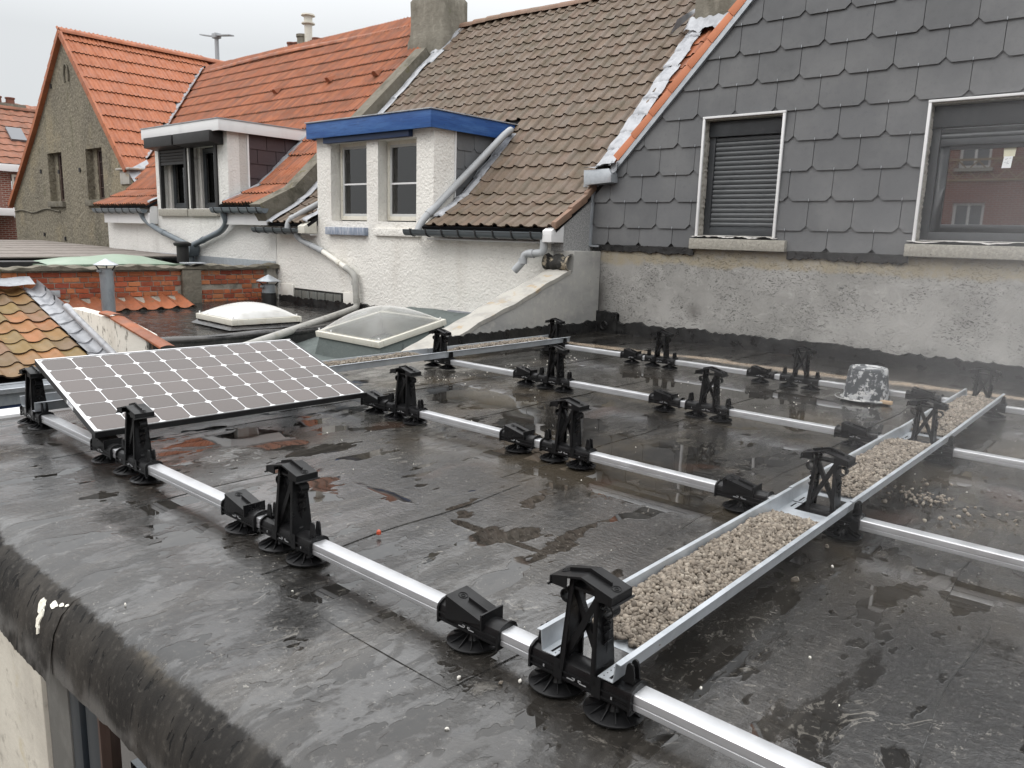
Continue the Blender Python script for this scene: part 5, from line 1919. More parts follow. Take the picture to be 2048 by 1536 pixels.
# verge tiles up the curved left rake and the straight right rake
def rake_tiles(pts, n, w_, ydep=.25):
    d = [0]
    for a, b in zip(pts, pts[1:]):
        d.append(d[-1] + math.hypot(b[0] - a[0], b[1] - a[1]))
    for i in range(n):
        t0, t1 = d[-1] * i / n, d[-1] * (i + 1) / n - .012
        a = (np.interp(t0, d, [p[0] for p in pts]), np.interp(t0, d, [p[1] for p in pts]))
        b = (np.interp(t1, d, [p[0] for p in pts]), np.interp(t1, d, [p[1] for p in pts]))
        dx, dz = b[0] - a[0], b[1] - a[1]
        l = math.hypot(dx, dz)
        nx, nz = dz / l, -dx / l
        if nz < 0:
            nx, nz = -nx, -nz
        m = MB()
        q = [(a[0] - nx * w_, a[1] - nz * w_), (b[0] - nx * w_, b[1] - nz * w_), (b[0] + nx * .05, b[1] + nz * .05), (a[0] + nx * .075, a[1] + nz * .075)]
        m.prism(q, 1, YG - .13, YG + ydep)
        part('verge_tile', m, ORANGE_N, gh, smooth=0, pivot=(a[0], YG, a[1]))
rake_tiles(Lp[::-1], 17, .07)
rake_tiles([(GX + .1, GZ - .06), (ex, ez)], 13, .10, -.075)
# valley gutter between the two slopes, in short lead sheets
vy = [(7.95, 0), (11.2, 0)]
for i in range(8):
    y0, y1 = 7.9 + i * .41, 7.9 + (i + 1) * .41 + .03
    m = MB()
    def vf(u, v):
        y = y0 + (y1 - y0) * v
        z = zor(y)
        x = GX + (GZ - z) / GS
        k = (u - .5) * .34
        return (x + k + .02 * math.sin(9 * v + i), y - abs(k) * .1, z + .075 + abs(k) * .25 + .012 * (1 - v))
    m.grid(vf, 4, 3)
    part('valley_lead', m, LEAD, gh, smooth=60, pivot=m.v[0])
m = MB()
m.box(-16.25, -15.7, YG - .05, YG + .6, 2.15, 2.50)
m.box(-16.35, -15.55, YG - .12, YG + .7, 2.501, 2.56)
part('corner_stone', m, COPING, gh, bevel=.03)
m = MB()
m.grid(lambda u, v: (-15.75 + .75 * u, YG - .05 + .5 * v, 2.50 - .35 * math.sin(u * 2.2) + .3 * v), 6, 4)
part('lead_saddle', m, LEAD, gh, smooth=60)
# wall anchors and the cable across the gable
for (x, z) in ((-17.6, 4.6), (-18.8, 2.5), (-17.5, 2.45), (-16.1, 2.45), (-18.9, .8), (-17.4, .72)):
    a, b = sc_g(x - .4, z)
    m = MB()
    m.box(a - .045, a + .045, YG - .03, YG - .001, b - .05, b + .06)
    part('wall_anchor', m, BRACKET, gh)
m = MB()
ring = []
a, b = sc_g(-16.9, 4.75)
for k in range(13):
    t = -.6 + (math.pi + 1.2) * k / 12
    ring.append((a + .16 * math.cos(t), YG - .03, b + .30 * math.sin(t)))
m.tube(ring, .025, 6)
part('iron_hoop', m, MOSSCON, gh)
m = MB()
a0_, a1_ = sc_g(-21.5, 1.42), sc_g(-18.0, 1.48)
m.tube([(a0_[0] + (a1_[0] - a0_[0]) * i / 12, YG - .03, a0_[1] + (a1_[1] - a0_[1]) * i / 12 + .05 * math.sin(i * .9)) for i in range(13)], .022, 6)
part('cable', m, MOSSCON, gh)

# chimney pots and flue behind the orange ridge
pc = thing('chimney_stack', (-14.9, 12.4, 4.5), 'chimney stack with clay pots and tall white flue behind the orange ridge', 'chimney')
m = MB()
m.box(-16.35, -14.65, 12.1, 12.7, 4.5, 6.28)
m.box(-16.45, -14.55, 12.0, 12.8, 6.2805, 6.33)
part('stack', m, CHIMNEY, pc, bevel=.02)
for x, hgt, r, mt in ((-16.05, .24, .13, TERRACOTTA), (-15.74, .20, .12, TERRACOTTA), (-15.48, .38, .17, CHIMNEY), (-14.98, .16, .08, TERRACOTTA), (-14.80, .20, .12, TERRACOTTA)):
    m = MB()
    m.lathe([(r, 0), (r * .95, hgt * .8), (r * 1.1, hgt * .82), (r * 1.1, hgt), (r * .8, hgt)], 16, (x, 12.4, 6.331))
    part('chimney_pot', m, mt, pc, smooth=40)
m = MB()
m.lathe([(.11, 0), (.11, .62), (.19, .63), (.19, .66), (.12, .67), (.12, .84), (.20, .85), (.19, .89), (.04, .91)], 20, (-15.19, 12.4, 6.331))
part('flue', m, CREAM, pc, smooth=40)

# ================================================================== double-headed street lamp beyond the roofs
lp = thing('street_lamp', (-26.9, 16, -3.2), 'grey street lamp with two arms rising behind the orange roof', 'street lamp')
m = MB()
m.tube([(-26.9, 16, -3.19), (-26.9, 16, 8.95)], [.12, .085], 12)
part('pole', m, LAMPGREY, lp)
for s_ in (-1, 1):
    m = MB()
    x0 = -26.9 + s_ * .15
    m.add([(x0, 15.9, 8.93), (x0, 16.1, 8.93), (x0, 16.1, 8.99), (x0, 15.9, 8.99), (x0 + s_ * 1.05, 15.88, 8.80 + .34 * (s_ < 0)), (x0 + s_ * 1.05, 16.12, 8.80 + .34 * (s_ < 0)), (x0 + s_ * 1.05, 16.12, 8.85 + .34 * (s_ < 0)), (x0 + s_ * 1.05, 15.88, 8.85 + .34 * (s_ < 0))],
          [(0, 3, 2, 1), (4, 5, 6, 7), (0, 1, 5, 4), (1, 2, 6, 5), (2, 3, 7, 6), (3, 0, 4, 7)])
    part('lamp_head', m, LAMPGREY, lp, bevel=.012)
m = MB()
m.box(-27.06, -26.74, 15.86, 16.14, 8.86, 9.06)
part('bracket', m, LAMPGREY, lp, bevel=.03)

# ================================================================== red brick house far left
fh = thing('brick_house', (-32, 9.0, -3.2), 'red brick house with old pantiles and roof window beyond the gable', 'house')
FXE = -30.0
m = MB()
m.box(FXE - .5, FXE - .3, 2, 9.02, -3.19, 3.1)
m.box(FXE - .5, FXE - .3, 9.42, 16, -3.19, 3.1)
m.box(FXE - .5, FXE - .3, 9.0205, 9.4195, -3.19, 1.3)
m.box(FXE - .5, FXE - .3, 9.0205, 9.4195, 2.95, 3.1)
m.box(FXE - 7, FXE - .5, 2, 2.2, -3.19, 3.1)
m.box(FXE - 7, FXE - .5, 15.8, 16, -3.19, 3.1)
part('wall', m, FARBRICK, fh)
SF = Slope((FXE, 0, 3.32), (0, 1, 0), (-1, 0, 0), [(0, 0), (3.0, 2.45)])
m = MB()
m.add([(FXE, 2, 3.28), (FXE - 3, 2, 5.73), (FXE - 3, 16, 5.73), (FXE, 16, 3.28)], [(0, 1, 2, 3)])
m.add([(FXE - 3, 2, 5.73), (FXE - 7, 2, 3.0), (FXE - 7, 16, 3.0), (FXE - 3, 16, 5.73)], [(0, 1, 2, 3)])
part('roof', m, DARK, fh, smooth=0)
lay_tiles(fh, SF, 'wave', .36, .42, FARTILE, 7.0, 12.5, 0, SF.cum[-1], None, 180, .03, n=8)
for i in range(14):
    m = MB()
    m.grid(lambda u, v: (FXE - 3 + .16 * math.cos(math.pi * v), 7 + i * .42 + .45 * u, 5.72 + (.17 - .02 * u) * math.sin(math.pi * v)), 2, 8)
    part('ridge_tile', m, FARTILE, fh, pivot=(FXE - 3, 7 + i * .42, 5.7), smooth=50)
m = MB()
m.box(FXE - .1, FXE + .12, 2, 16, 3.04, 3.31)
part('gutter', m, WHITEPVC, fh, bevel=.02)
m = MB()
m.box(FXE - .32, FXE - .25, 9.05, 9.12, 1.3, 2.95)
m.box(FXE - .32, FXE - .25, 9.36, 9.42, 1.3, 2.95)
m.box(FXE - .32, FXE - .25, 9.12, 9.36, 2.86, 2.95)
wo = part('window', m, CREAM, fh)
m = MB()
m.box(FXE - .38, FXE - .36, 9.1, 9.4, 1.3, 2.9)
part('pane', m, SKYLIGHTG, wo)
for (a, b, t0, t1) in ((9.42, 9.70, 1.55, 2.35), (9.70, 9.98, 1.55, 2.35)):
    m = MB()
    q = [SF.at(y, t)[0] + SF.at(y, t)[2] * .10 for y, t in ((a, t0), (b, t0), (b, t1), (a, t1))]
    q2 = [p_ - SF.at(9, 1)[2] * .09 for p_ in q]
    m.add([tuple(p_) for p_ in q + q2], [(0, 1, 2, 3), (7, 6, 5, 4), (0, 4, 5, 1), (1, 5, 6, 2), (2, 6, 7, 3), (3, 7, 4, 0)])
    part('roof_window', m, SKYLIGHTG, fh, smooth=0)
m = MB()
m.box(FXE - 3.4, FXE - 2.9, 9.4, 10.6, 5.6, 5.95)
part('chimney', m, CHIMNEY, fh)
for y in (9.62, 10.1):
    m = MB()
    m.lathe([(.17, 0), (.16, .2), (.19, .21), (.19, .26)], 12, (FXE - 3.15, y, 5.951))
    part('chimney_pot', m, TERRACOTTA, fh)
m = MB()
m.box(FXE - .2, FXE + 1.5, 6, 9.1, 1.35, 1.62)
part('porch_gutter', m, WHITEPVC, fh, bevel=.02)
m = MB()
m.tube([(FXE + .2, 7.5, .15), (FXE + .2, 9.6, .45)], .09, 10)
part('downpipe', m, WHITEPVC, fh)

# ================================================================== brick yard wall with its coping
XB = -7.70
bwl = thing('brick_wall', (XB, 4.2, -1.2), 'old orange-red brick yard wall with mossy concrete coping', 'wall')
m = MB()
m.box(XB - .22, XB - .012, 1.0, 6.43, -1.19, .43)
part('mortar_core', m, MORTAR, bwl)
rr = random.Random(21)
bl, bhh, jt = .30, .068, .014
bm_ = MB()
def brick_mesh(l, h_, seed):
    r3 = random.Random(seed)
    mm = MB()
    j = lambda: r3.uniform(-.006, .006)
    mm.add([(0, j(), j()), (0, l + j(), j()), (0, l + j(), h_ + j()), (0, j(), h_ + j()), (-.02, 0, 0), (-.02, l, 0), (-.02, l, h_), (-.02, 0, h_)],
           [(0, 1, 2, 3), (0, 4, 5, 1), (1, 5, 6, 2), (2, 6, 7, 3), (3, 7, 4, 0)])
    return mm.mesh('brick', BRICK, (0, 0, 0), bevel=.006, smooth=0)
BM = {k: [brick_mesh(l, bhh, 10 * i + s_) for s_ in range(3)] for i, (k, l) in enumerate((('s', .19), ('h', .105), ('l', .22)))}
z = -.33
row = 0
nb = 0
while z < .40:
    y = 1.3 - (.1 if row % 2 else 0)
    while y < 6.28:
        k = rr.choice('ssslh') if row % 3 else rr.choice('hhs')
        l = {'s': .19, 'h': .105, 'l': .22}[k]
        if y + l > 6.32:
            break
        vis = y > 1.75 and not (4.60 < y + l / 2 < 4.97 and rr.random() < .55) and not (4.97 < y < 6.0 and .0 < z < .11 and rr.random() < .8)
        q = project((XB, y, z))
        if vis and not (y < 2.7 and z < .06) and not (y < 4.7 and z < -.13):
            inst('brick', rr.choice(BM[k]), Matrix.Translation((XB + rr.uniform(-.004, .006), y, z)) @ Matrix.Rotation(rr.uniform(-.02, .02), 4, 'X'), bwl)
            nb += 1
        y += l + jt
    z += bhh + jt
    row += 1
m = MB()
def copf(u, v):
    y = 1.0 + 5.48 * v
    return (XB - .30 + .38 * u, y, .47 + .022 * math.sin(y * 5 + u) + .03 * abs(math.sin(y * 2.3)) * math.sin(u * math.pi) + .012 * math.sin(y * 23))
m.grid(copf, 5, 90)
b = len(m.v)
for j in range(91):
    p = m.v[j * 6 + 5]
    m.v.append((p[0] - .005, p[1], .425))
for j in range(90):
    m.f.append((j * 6 + 5, b + j, b + j + 1, (j + 1) * 6 + 5))
m.add([(XB + .08, 1.0, .4255), (XB + .08, 6.48, .4255), (XB - .3, 6.48, .4255), (XB - .3, 1.0, .4255)], [(0, 3, 2, 1)])
m.add([(XB + .08, 6.48, .4255), (XB + .08, 6.48, .5), (XB - .3, 6.48, .5), (XB - .3, 6.48, .4255)], [(0, 1, 2, 3)])
part('coping', m, MOSSCON, bwl, smooth=60)
m = MB()
m.box(XB - .01, XB + .075, 4.62, 4.95, -.33, .415)
part('pier', m, MOSSCON, bwl, bevel=.02)
m = MB()
m.box(XB + .001, XB + .035, 1.2, 2.76, .03, .135)
part('zinc_flashing', m, ZINC, bwl, bevel=.004)
m = MB()
m.box(XB - .1, XB + .12, 4.66, 5.02, .515, .535)
part('slate_piece', m, ZINC, bwl)
for (r_, y, nm) in ((0, 6.20, 'worn_brick_end'),):
    m = MB()
    m.grid(lambda u, v: (XB + .012 + .008 * math.sin(u * 9 + v * 7), 6.22 + .21 * u + .03 * math.sin(v * 19) * (u > .9), -.3 + .72 * v), 5, 20)
    part('cement_repair', m, MAT('cement_repair', (.32, .30, .265), .9, layers=[(7, .5, .7, (.19, .18, .15), .7)], bumps=[(20, .8, .015)]), bwl, smooth=60)
# row of tiles leaning on the foot of the wall
SA = Slope((XB + .50, 0, -.165), (0, 1, 0), (-1, 0, 0), [(0, 0), (.50, .19)])
at_ = thing('tile_apron', (XB + .4, 3.8, -.3), 'low row of orange tiles leaning along the foot of the brick wall', 'tiles')
m = MB()
m.add([(XB + .48, 2.5, -.18), (XB + .02, 2.5, -.01), (XB + .02, 4.62, -.01), (XB + .48, 4.62, -.18)], [(0, 1, 2, 3)])
part('bed', m, MORTAR, at_)
lay_tiles(at_, SA, 'pan', .25, .50, ORANGE, 2.5, 4.62, 0.0, .5, None, 60, .01, lap=.02, n=8)

# ================================================================== lower neighbouring roofs
m = MB()
m.prism([(-7.69, -.62), (-4.02, -.62), (-4.02, -.205), (-4.5, -.21), (-7.0, -.20), (-7.69, -.13)], 1, 2.46, 6.44)
struct('black_felt_roof', m, WETBLACK)
m = MB()
def lipf(u, v):
    y = 2.46 + 3.95 * v
    a = math.pi * .75 * u
    return (-4.09 + .09 * math.sin(a) + .012 * math.sin(y * 9), y, -.232 + .05 * math.cos(a) + .008 * math.sin(y * 5.3))
m.grid(lipf, 6, 50)
fe = struct('black_felt_edge', m, WETBLACK, smooth=60)
m = MB()
m.box(-4.10, -4.03, 2.46, 3.3, -.62, -.30)
tag(part('cream_board', m, CREAM, None, pivot=(-4.06, 2.9, -.6)), 'peeling cream board under the edge of the black felt roof', 'board')
m = MB()
def feltf(u, v):
    x = -4.03 + 2.77 * u
    y = 1.6 + 4.83 * v
    return (x, y, .02 + .20 * (y - 6.45) - .02 * math.sin(u * 3) * (1 - v) + .006 * math.sin(x * 7 + y * 5))
m.grid(feltf, 20, 30)
b = len(m.v)
struct('green_felt_roof', m, FELT, smooth=60)
m = MB()
m.box(-4.0, -1.28, 1.62, 6.43, -3.19, -1.0)
struct('green_roof_base', m, BLACKBIT)
m = MB()
m.box(-7.69, -4.03, 2.48, 6.43, -3.19, -.622)
struct('black_roof_base', m, STONEWALL)


def skylight(name, c, ux, uy, lx, ly, hgt, mat, label, kerb, frame_mat):
    c, ux, uy = Vector(c), Vector(ux).normalized(), Vector(uy)
    uy = (uy - ux * uy.dot(ux)).normalized()
    n = ux.cross(uy).normalized()
    o = thing(name, tuple(c), label, 'skylight')
    P = lambda a, b_, h_: tuple(c + ux * a + uy * b_ + n * h_)
    t = .075
    m = MB()
    for (a0, a1, b0, b1) in ((-lx / 2, lx / 2, -ly / 2, -ly / 2 + t), (-lx / 2, lx / 2, ly / 2 - t, ly / 2), (-lx / 2, -lx / 2 + t, -ly / 2 + t + .0004, ly / 2 - t - .0004), (lx / 2 - t, lx / 2, -ly / 2 + t + .0004, ly / 2 - t - .0004)):
        m.add([P(a0, b0, -.045), P(a1, b0, -.045), P(a1, b1, -.045), P(a0, b1, -.045), P(a0, b0, .03), P(a1, b0, .03), P(a1, b1, .03), P(a0, b1, .03)],
              [(0, 3, 2, 1), (4, 5, 6, 7), (0, 1, 5, 4), (1, 2, 6, 5), (2, 3, 7, 6), (3, 0, 4, 7)])
    part('frame', m, frame_mat, o, bevel=.008)
    m = MB()
    N_ = 20
    def df(u, v):
        a, b_ = 2 * u - 1, 2 * v - 1
        h_ = hgt * ((1 - a * a) * (1 - b_ * b_)) ** .62
        return P(a * (lx / 2 - .035), b_ * (ly / 2 - .035), .034 + h_)
    m.grid(df, N_, N_)
    part('dome', m, mat, o, smooth=80)
    m = MB()
    k = .05
    q0 = [P(-lx / 2 + .03, -ly / 2 + .03, -.046), P(lx / 2 - .03, -ly / 2 + .03, -.046), P(lx / 2 - .03, ly / 2 - .03, -.046), P(-lx / 2 + .03, ly / 2 - .03, -.046)]
    q1 = [P(-lx / 2 - k, -ly / 2 - k, -kerb), P(lx / 2 + k, -ly / 2 - k, -kerb), P(lx / 2 + k, ly / 2 + k, -kerb), P(-lx / 2 - k, ly / 2 + k, -kerb)]
    m.add(q0 + q1, [(0, 4, 5, 1), (1, 5, 6, 2), (2, 6, 7, 3), (3, 7, 4, 0)])
    part('kerb', m, FELT if kerb > .12 else WETBLACK, o, smooth=0)
    m = MB()
    q0 = [P(-lx / 2 + t, -ly / 2 + t, -.02), P(lx / 2 - t, -ly / 2 + t, -.02), P(lx / 2 - t, ly / 2 - t, -.02), P(-lx / 2 + t, ly / 2 - t, -.02)]
    q1 = [P(-lx / 2 + t, -ly / 2 + t, -.35), P(lx / 2 - t, -ly / 2 + t, -.35), P(lx / 2 - t, ly / 2 - t, -.35), P(-lx / 2 + t, ly / 2 - t, -.35)]
    m.add(q0 + q1, [(0, 1, 5, 4), (1, 2, 6, 5), (2, 3, 7, 6), (3, 0, 4, 7), (4, 5, 6, 7)])
    part('shaft', m, MAT('skylight_shaft', (0.72, .71, .68), .7), o, smooth=0)
    for a, b_ in ((-lx / 2 + .04, -ly / 2 + .04), (lx / 2 - .05, -ly / 2 + .05), (lx / 2 - .05, ly / 2 - .05), (-lx / 2 + .3, -ly / 2 + .04)):
        p0, p1 = P(a, b_, .03), P(a, b_, .062)
        m = MB()
        m.tube([p0, p1], .010, 8)
        part('screw', m, WHITEPVC, o)
    return o


skylight('roof_skylight', (-2.655, 4.72, -.06), (1, -.03, 0), (0, 1, .2), 1.30, 1.08, .22, DOME_CLEAR, 'large clear domed skylight in cream frame on the green felt roof', .30, CREAM)
skylight('roof_skylight', (-4.82, 4.16, -.085), (1, -.06, 0), (-.2, 1, 0), 1.08, 1.02, .17, DOME_MILK, 'small milky domed skylight on the wet black felt roof', .10, CREAM)


def vent(x, y, z0, z1, r, tar, label):
    o = thing('vent_pipe', (x, y, z0), label, 'vent pipe')
    m = MB()
    m.tube([(x, y, z0), (x, y, z1)], r, 18)
    part('pipe', m, GREYMETAL, o, smooth=40)
    m = MB()
    m.tube([(x, y, z1 - .06), (x, y, z1 - .01)], r * 1.06, 18)
    m.box(x - .01, x + .05, y - r * 1.4, y - r, z1 - .05, z1 - .015)
    part('collar', m, GREYMETAL, o, smooth=40)
    m = MB()
    m.lathe([(r * 1.78, 0), (r * 1.8, .012), (.004, r * 1.05)], 20, (x, y, z1 + .045))
    part('cap', m, ZINC, o, smooth=20)
    for k in range(3):
        a = k * 2.1 + .6
        m = MB()
        m.tube([(x + r * .95 * math.cos(a), y + r * .95 * math.sin(a), z1 - .03), (x + r * 1.6 * math.cos(a), y + r * 1.6 * math.sin(a), z1 + .05)], .010, 6)
        part('strut', m, BRACKET, o)
    if tar:
        m = MB()
        m.tube([(x, y, z0 + .001), (x, y, z0 + tar)], r * 1.1, 18)
        part('tar_sleeve', m, BLACKBIT, o, smooth=40)


vent(-7.2, 3.25, -.33, .475, .095, 0, 'tall galvanised vent pipe with pointed cap before the brick wall')
vent(-7.15, 5.92, -.20, .18, .115, .23, 'short vent pipe with tarred foot at the end of the brick wall')
# black cowl pipe behind the brick wall
o = thing('cowl_pipe', (-10.39, 6.0, .42), 'short black pipe with flat cap beside the rain hopper', 'vent pipe')
m = MB()
m.tube([(-10.39, 6.0, .42), (-10.39, 6.0, .74)], .115, 14)
part('pipe', m, BLACKMAT, o, smooth=40)
m = MB()
m.lathe([(.15, 0), (.17, .03), (.17, .06), (.10, .09)], 16, (-10.39, 6.0, .74))
part('cap', m, BLACKMAT, o, smooth=40)

# things beyond the brick wall: flat roof, sheet-roofed shed, green domed rooflight
m = MB()
m.box(-24, XB - .23, 1.0, 6.43, -3.19, .33)
struct('yard_roof', m, BLACKBIT)
sh = thing('garden_shed', (-15, 4.5, .33), 'low shed roofed with grey fibre cement sheets below the pebbledash gable', 'shed')
q = [(-10.0, 2.0, .47), (-11.6, 4.2, .49), (-15.4, 6.25, .52), (-22, 6.9, .60), (-18, 2.0, .55)]
m = MB()
m.box(-18, -10.3, 2.0, 5.0, .331, .44)
part('wall', m, BLACKMAT, sh)
for i in range(7):
    for j in range(2):
        x0, x1 = -11.0 - i * 1.3, -11.0 - (i + 1) * 1.3 + .02
        y0, y1 = 2.0 + j * 2.3, 2.0 + (j + 1) * 2.3 - .02
        zz = lambda x, y: .455 + .012 * (-10 - x) + .03 * (y - 2) / 4
        m = MB()
        m.add([(x0, y0, zz(x0, y0)), (x1, y0, zz(x1, y0)), (x1, y1, zz(x1, y1)), (x0, y1, zz(x0, y1)), (x0, y0, zz(x0, y0) + .025), (x1, y0, zz(x1, y0) + .02), (x1, y1, zz(x1, y1) + .02), (x0, y1, zz(x0, y1) + .025)],
              [(0, 3, 2, 1), (4, 5, 6, 7), (0, 1, 5, 4), (1, 2, 6, 5), (2, 3, 7, 6), (3, 0, 4, 7)])
        part('roof_sheet', m, FIBRE, sh, smooth=0, pivot=(x0, y0, .45))
gd = thing('green_rooflight', (-10.5, 4.45, .33), 'pale green bulging fibreglass rooflight behind the brick wall coping', 'skylight')
m = MB()
def gdf(u, v):
    y = 3.35 + 2.25 * v
    a = 2 * u - 1
    hp = np.interp(v, [0, .22, .42, .62, .82, 1], [.03, .10, .115, .165, .13, .03])
    return (-10.5 + .62 * a, y, .405 + float(hp) * (1 - abs(a) ** 2.4) + .03 * v * (1 - v))
m.grid(gdf, 16, 28)
part('dome', m, DOME_GREEN, gd, smooth=80)
m = MB()
m.box(-11.2, -9.8, 3.25, 5.75, .331, .405)
part('frame', m, MAT('green_frame', (.11, .15, .10), .6), gd, bevel=.01)
m = MB()
m.grid(lambda u, v: (-25 + 3.5 * u, 7.6 + v * 2, .35 + .6 * v + .05 * math.sin(u * 40)), 30, 4)
ivy = tag(part('mossy_bank', m, MAT('moss_green', (.13, .13, .035), .95, layers=[(9, .45, .7, (.07, .075, .02), .8)], bumps=[(12, 1, .05)]), None, pivot=(-23, 8, .3)), 'yellow-green mossy lean-to roof at the far left by the gable', 'roof')

# ================================================================== mossy tiled lean-to on the lower left
lt = thing('tiled_lean_to', (-6.3, 1.4, -3.2), 'small lean-to roofed with mossy orange pantiles below the brick wall', 'outbuilding')
zl = lambda x: -.05 - .31 * (x + 7.04)
SL = Slope((-5.03, 0, -.655), (0, 1, 0), (-1, 0, 0), [(0, 0), (2.5, 2.5 * .31)])
m = MB()
m.add([(-5.05, -3, -.72), (-7.6, -3, .07), (-7.6, 2.38, .07), (-5.05, 2.38, -.72)], [(0, 1, 2, 3)])
part('roof', m, DARK, lt)
lay_tiles(lt, SL, 'pan', .255, .31, MOSSY, -1.06, 2.255, 0, 2.55, None, 300, .03, lap=.08)
m = MB()
m.box(-5.25, -5.05, -3, 2.38, -3.19, -.80)
m.box(-7.6, -5.25, 2.2, 2.38, -3.19, -.8)
part('wall', m, STONEWALL, lt)
m = MB()
m.box(-5.05, -4.98, -3, 2.36, -1.16, -.94)
part('blue_fascia', m, BLUE_D, lt)
m = MB()
m.box(-5.05, -4.96, -3, 2.36, -.9395, -.80)
part('grey_fascia', m, GREYMETAL, lt)
m = MB()
m.prism([(-5.06, -.795), (-4.90, -.795), (-4.885, -.74), (-4.90, -.735), (-4.915, -.775), (-5.04, -.775), (-5.06, -.70)], 1, -3, 2.36)
part('zinc_gutter', m, ZINC, lt)
# lead soakers against the white parapet
for i in range(8):
    m = MB()
    x0 = -5.05 - i * .31
    def lf(u, v):
        x = x0 - .36 * v
        rise = .19 * max(0, u - .45) ** 1.6 * 3.3
        return (x, 2.24 + .19 * min(u, .75) / .75 - .0, zl(x) + .07 + rise * .55 + .022 * (1 - v) + .01 * math.sin(u * 9 + i))
    m.grid(lf, 8, 3)
    b = len(m.v)
    m.v += [(p[0], p[1], p[2] - .035) for p in m.v[:9]]
    for k in range(8):
        m.f.append((k + 1, k, b + k, b + k + 1))
    part('lead_soaker', m, LEAD, lt, smooth=60, pivot=(x0, 2.3, zl(x0)))
m = MB()
m.tube([(-4.98, 2.425, zl(-4.98) + .20), (-6.5, 2.425, zl(-6.5) + .22)], .05, 10)
part('lead_roll', m, LEAD, lt, smooth=60)
m = MB()
m.grid(lambda u, v: (-7.60 + .22 * v, -1 + 3.35 * u, zl(-7.6) + .22 - .10 * v + .012 * math.sin(u * 40)), 30, 4)
part('lead_apron', m, LEAD, lt, smooth=60)
# white parapet end wall with red tile capping
m = MB()
m.prism([(-6.35, -1.0), (-4.16, -1.0), (-4.12, -.25), (-4.20, -.15), (-5.0, -.035), (-6.35, .0)], 1, 2.43, 2.60)
wp = single('white_parapet', m, MAT('stained_white_parapet', (.68, .66, .60), .8, .2, layers=[(3, .5, .72, (.45, .42, .36), .6, (1, 1, .3)), (16, .57, .66, (.13, .12, .10), .8, (1, 1, .45))], bumps=[(12, .5, .012)]),
            'peeling white parapet end wall between mossy lean-to and black felt roof', 'wall', bevel=.015)
for i in range(5):
    m = MB()
    x0 = -5.35 + i * .33
    z0 = .012 - .05 * max(0, i - .5) - .005 * i
    m.grid(lambda u, v: (x0 + .34 * u, 2.395 + .17 * v, z0 - .05 * u * (i > 0) + .018 * math.sin(math.pi * v) + .01 * (1 - u)), 2, 6)
    b = len(m.v)
    m.grid(lambda u, v: (x0 + .34 * u, 2.395, z0 - .05 * u * (i > 0) + .01 * (1 - u) - .022 * v), 2, 1)
    part('capping_tile', m, ORANGE, wp, smooth=60, pivot=(x0, 2.4, z0))


# ================================================================== red brick building across the yard behind the camera (mirrored in the panes)
rb = thing('brick_building', (6, -17, -3.2), 'red brick building with white window frames mirrored in the right-hand pane', 'building')
holes = []
for i in range(9):
    for j in range(3):
        x = -9 + i * 3.6
        z = -1.8 + j * 2.9
        holes.append((x, x + 1.0, z, z + 1.7))
m = wall_holes(-12, 24, -3.19, 7.0, 0.0, .3, [(12 - h[1], 12 - h[0], h[2], h[3]) for h in holes])
m.v = [(12 - v[0], -16 - v[1], v[2]) for v in m.v]
m.f = [f for f in m.f]
part('wall', m, brick_tex_mat('red_brickwork', ((.26, .075, .055), (.19, .055, .045), (.27, .22, .19)), 1.0), rb, smooth=0)
for h in holes:
    x0, x1, z0, z1 = h
    f = MB()
    f.box(x0, x0 + .09, -16.2, -16.1, z0, z1)
    f.box(x1 - .09, x1, -16.2, -16.1, z0, z1)
    f.box(x0 + .09, x1 - .09, -16.2, -16.1, z1 - .09, z1)
    f.box(x0 + .09, x1 - .09, -16.2, -16.1, z0, z0 + .09)
    f.box((x0 + x1) / 2 - .04, (x0 + x1) / 2 + .04, -16.19, -16.11, z0 + .09, z1 - .09)
    fo = part('window', f, WHITEPVC, rb, smooth=0)
    p = MB()
    p.box(x0 + .08, x1 - .08, -16.17, -16.16, z0 + .08, z1 - .08)
    part('pane', p, SKYLIGHTG, fo, smooth=0)
    s = MB()
    s.box(x0 - .1, x1 + .1, -16.0, -15.9, z0 - .12, z0 - .001)
    part('sill', s, SILLST, rb, smooth=0)
m = MB()
m.box(-12, 24, -16.0, -15.96, 3.55, 3.62)
m.box(-12, 24, -16.0, -15.96, 4.25, 4.32)
for i in range(60):
    x = -12 + i * .6
    for s_ in (-1, 1):
        xx0, xx1 = (x, x + .6) if s_ > 0 else (x + .6, x)
        m.add([(xx0, -15.97, 3.63), (xx0 + .06, -15.97, 3.63), (xx1 + .06, -15.97, 4.24), (xx1, -15.97, 4.24)], [(0, 1, 2, 3)])
part('lattice_band', m, MAT('ochre_band', (.30, .22, .13), .85), rb, smooth=0)

# ================================================================== solar mounting system
RY = {1: 0.024, 2: 1.742, 3: 3.338, 4: 5.012}
ROWN = {1: 'front rail', 2: 'second rail', 3: 'third rail', 4: 'rearmost rail'}
POST_X = {('A', 1): -0.155, ('B', 1): 1.227, ('C', 1): 2.543, ('D', 1): 3.897,
          ('A', 2): -0.12, ('B', 2): 1.219, ('C', 2): 2.543, ('D', 2): 3.909,
          ('A', 3): -0.127, ('B', 3): 1.215, ('C', 3): 2.568, ('D', 3): 3.925,
          ('A', 4): -0.099, ('B', 4): 1.216, ('C', 4): 2.572, ('D', 4): 3.922}
LOW_X = {('A', 1): 0.875, ('B', 1): 2.21, ('C', 1): 3.495, ('A', 2): 0.93, ('B', 2): 2.205, ('C', 2): 3.553,
         ('A', 3): 0.925, ('B', 3): 2.235, ('C', 3): 3.56, ('A', 4): 0.896, ('B', 4): 2.23, ('C', 4): 3.54}

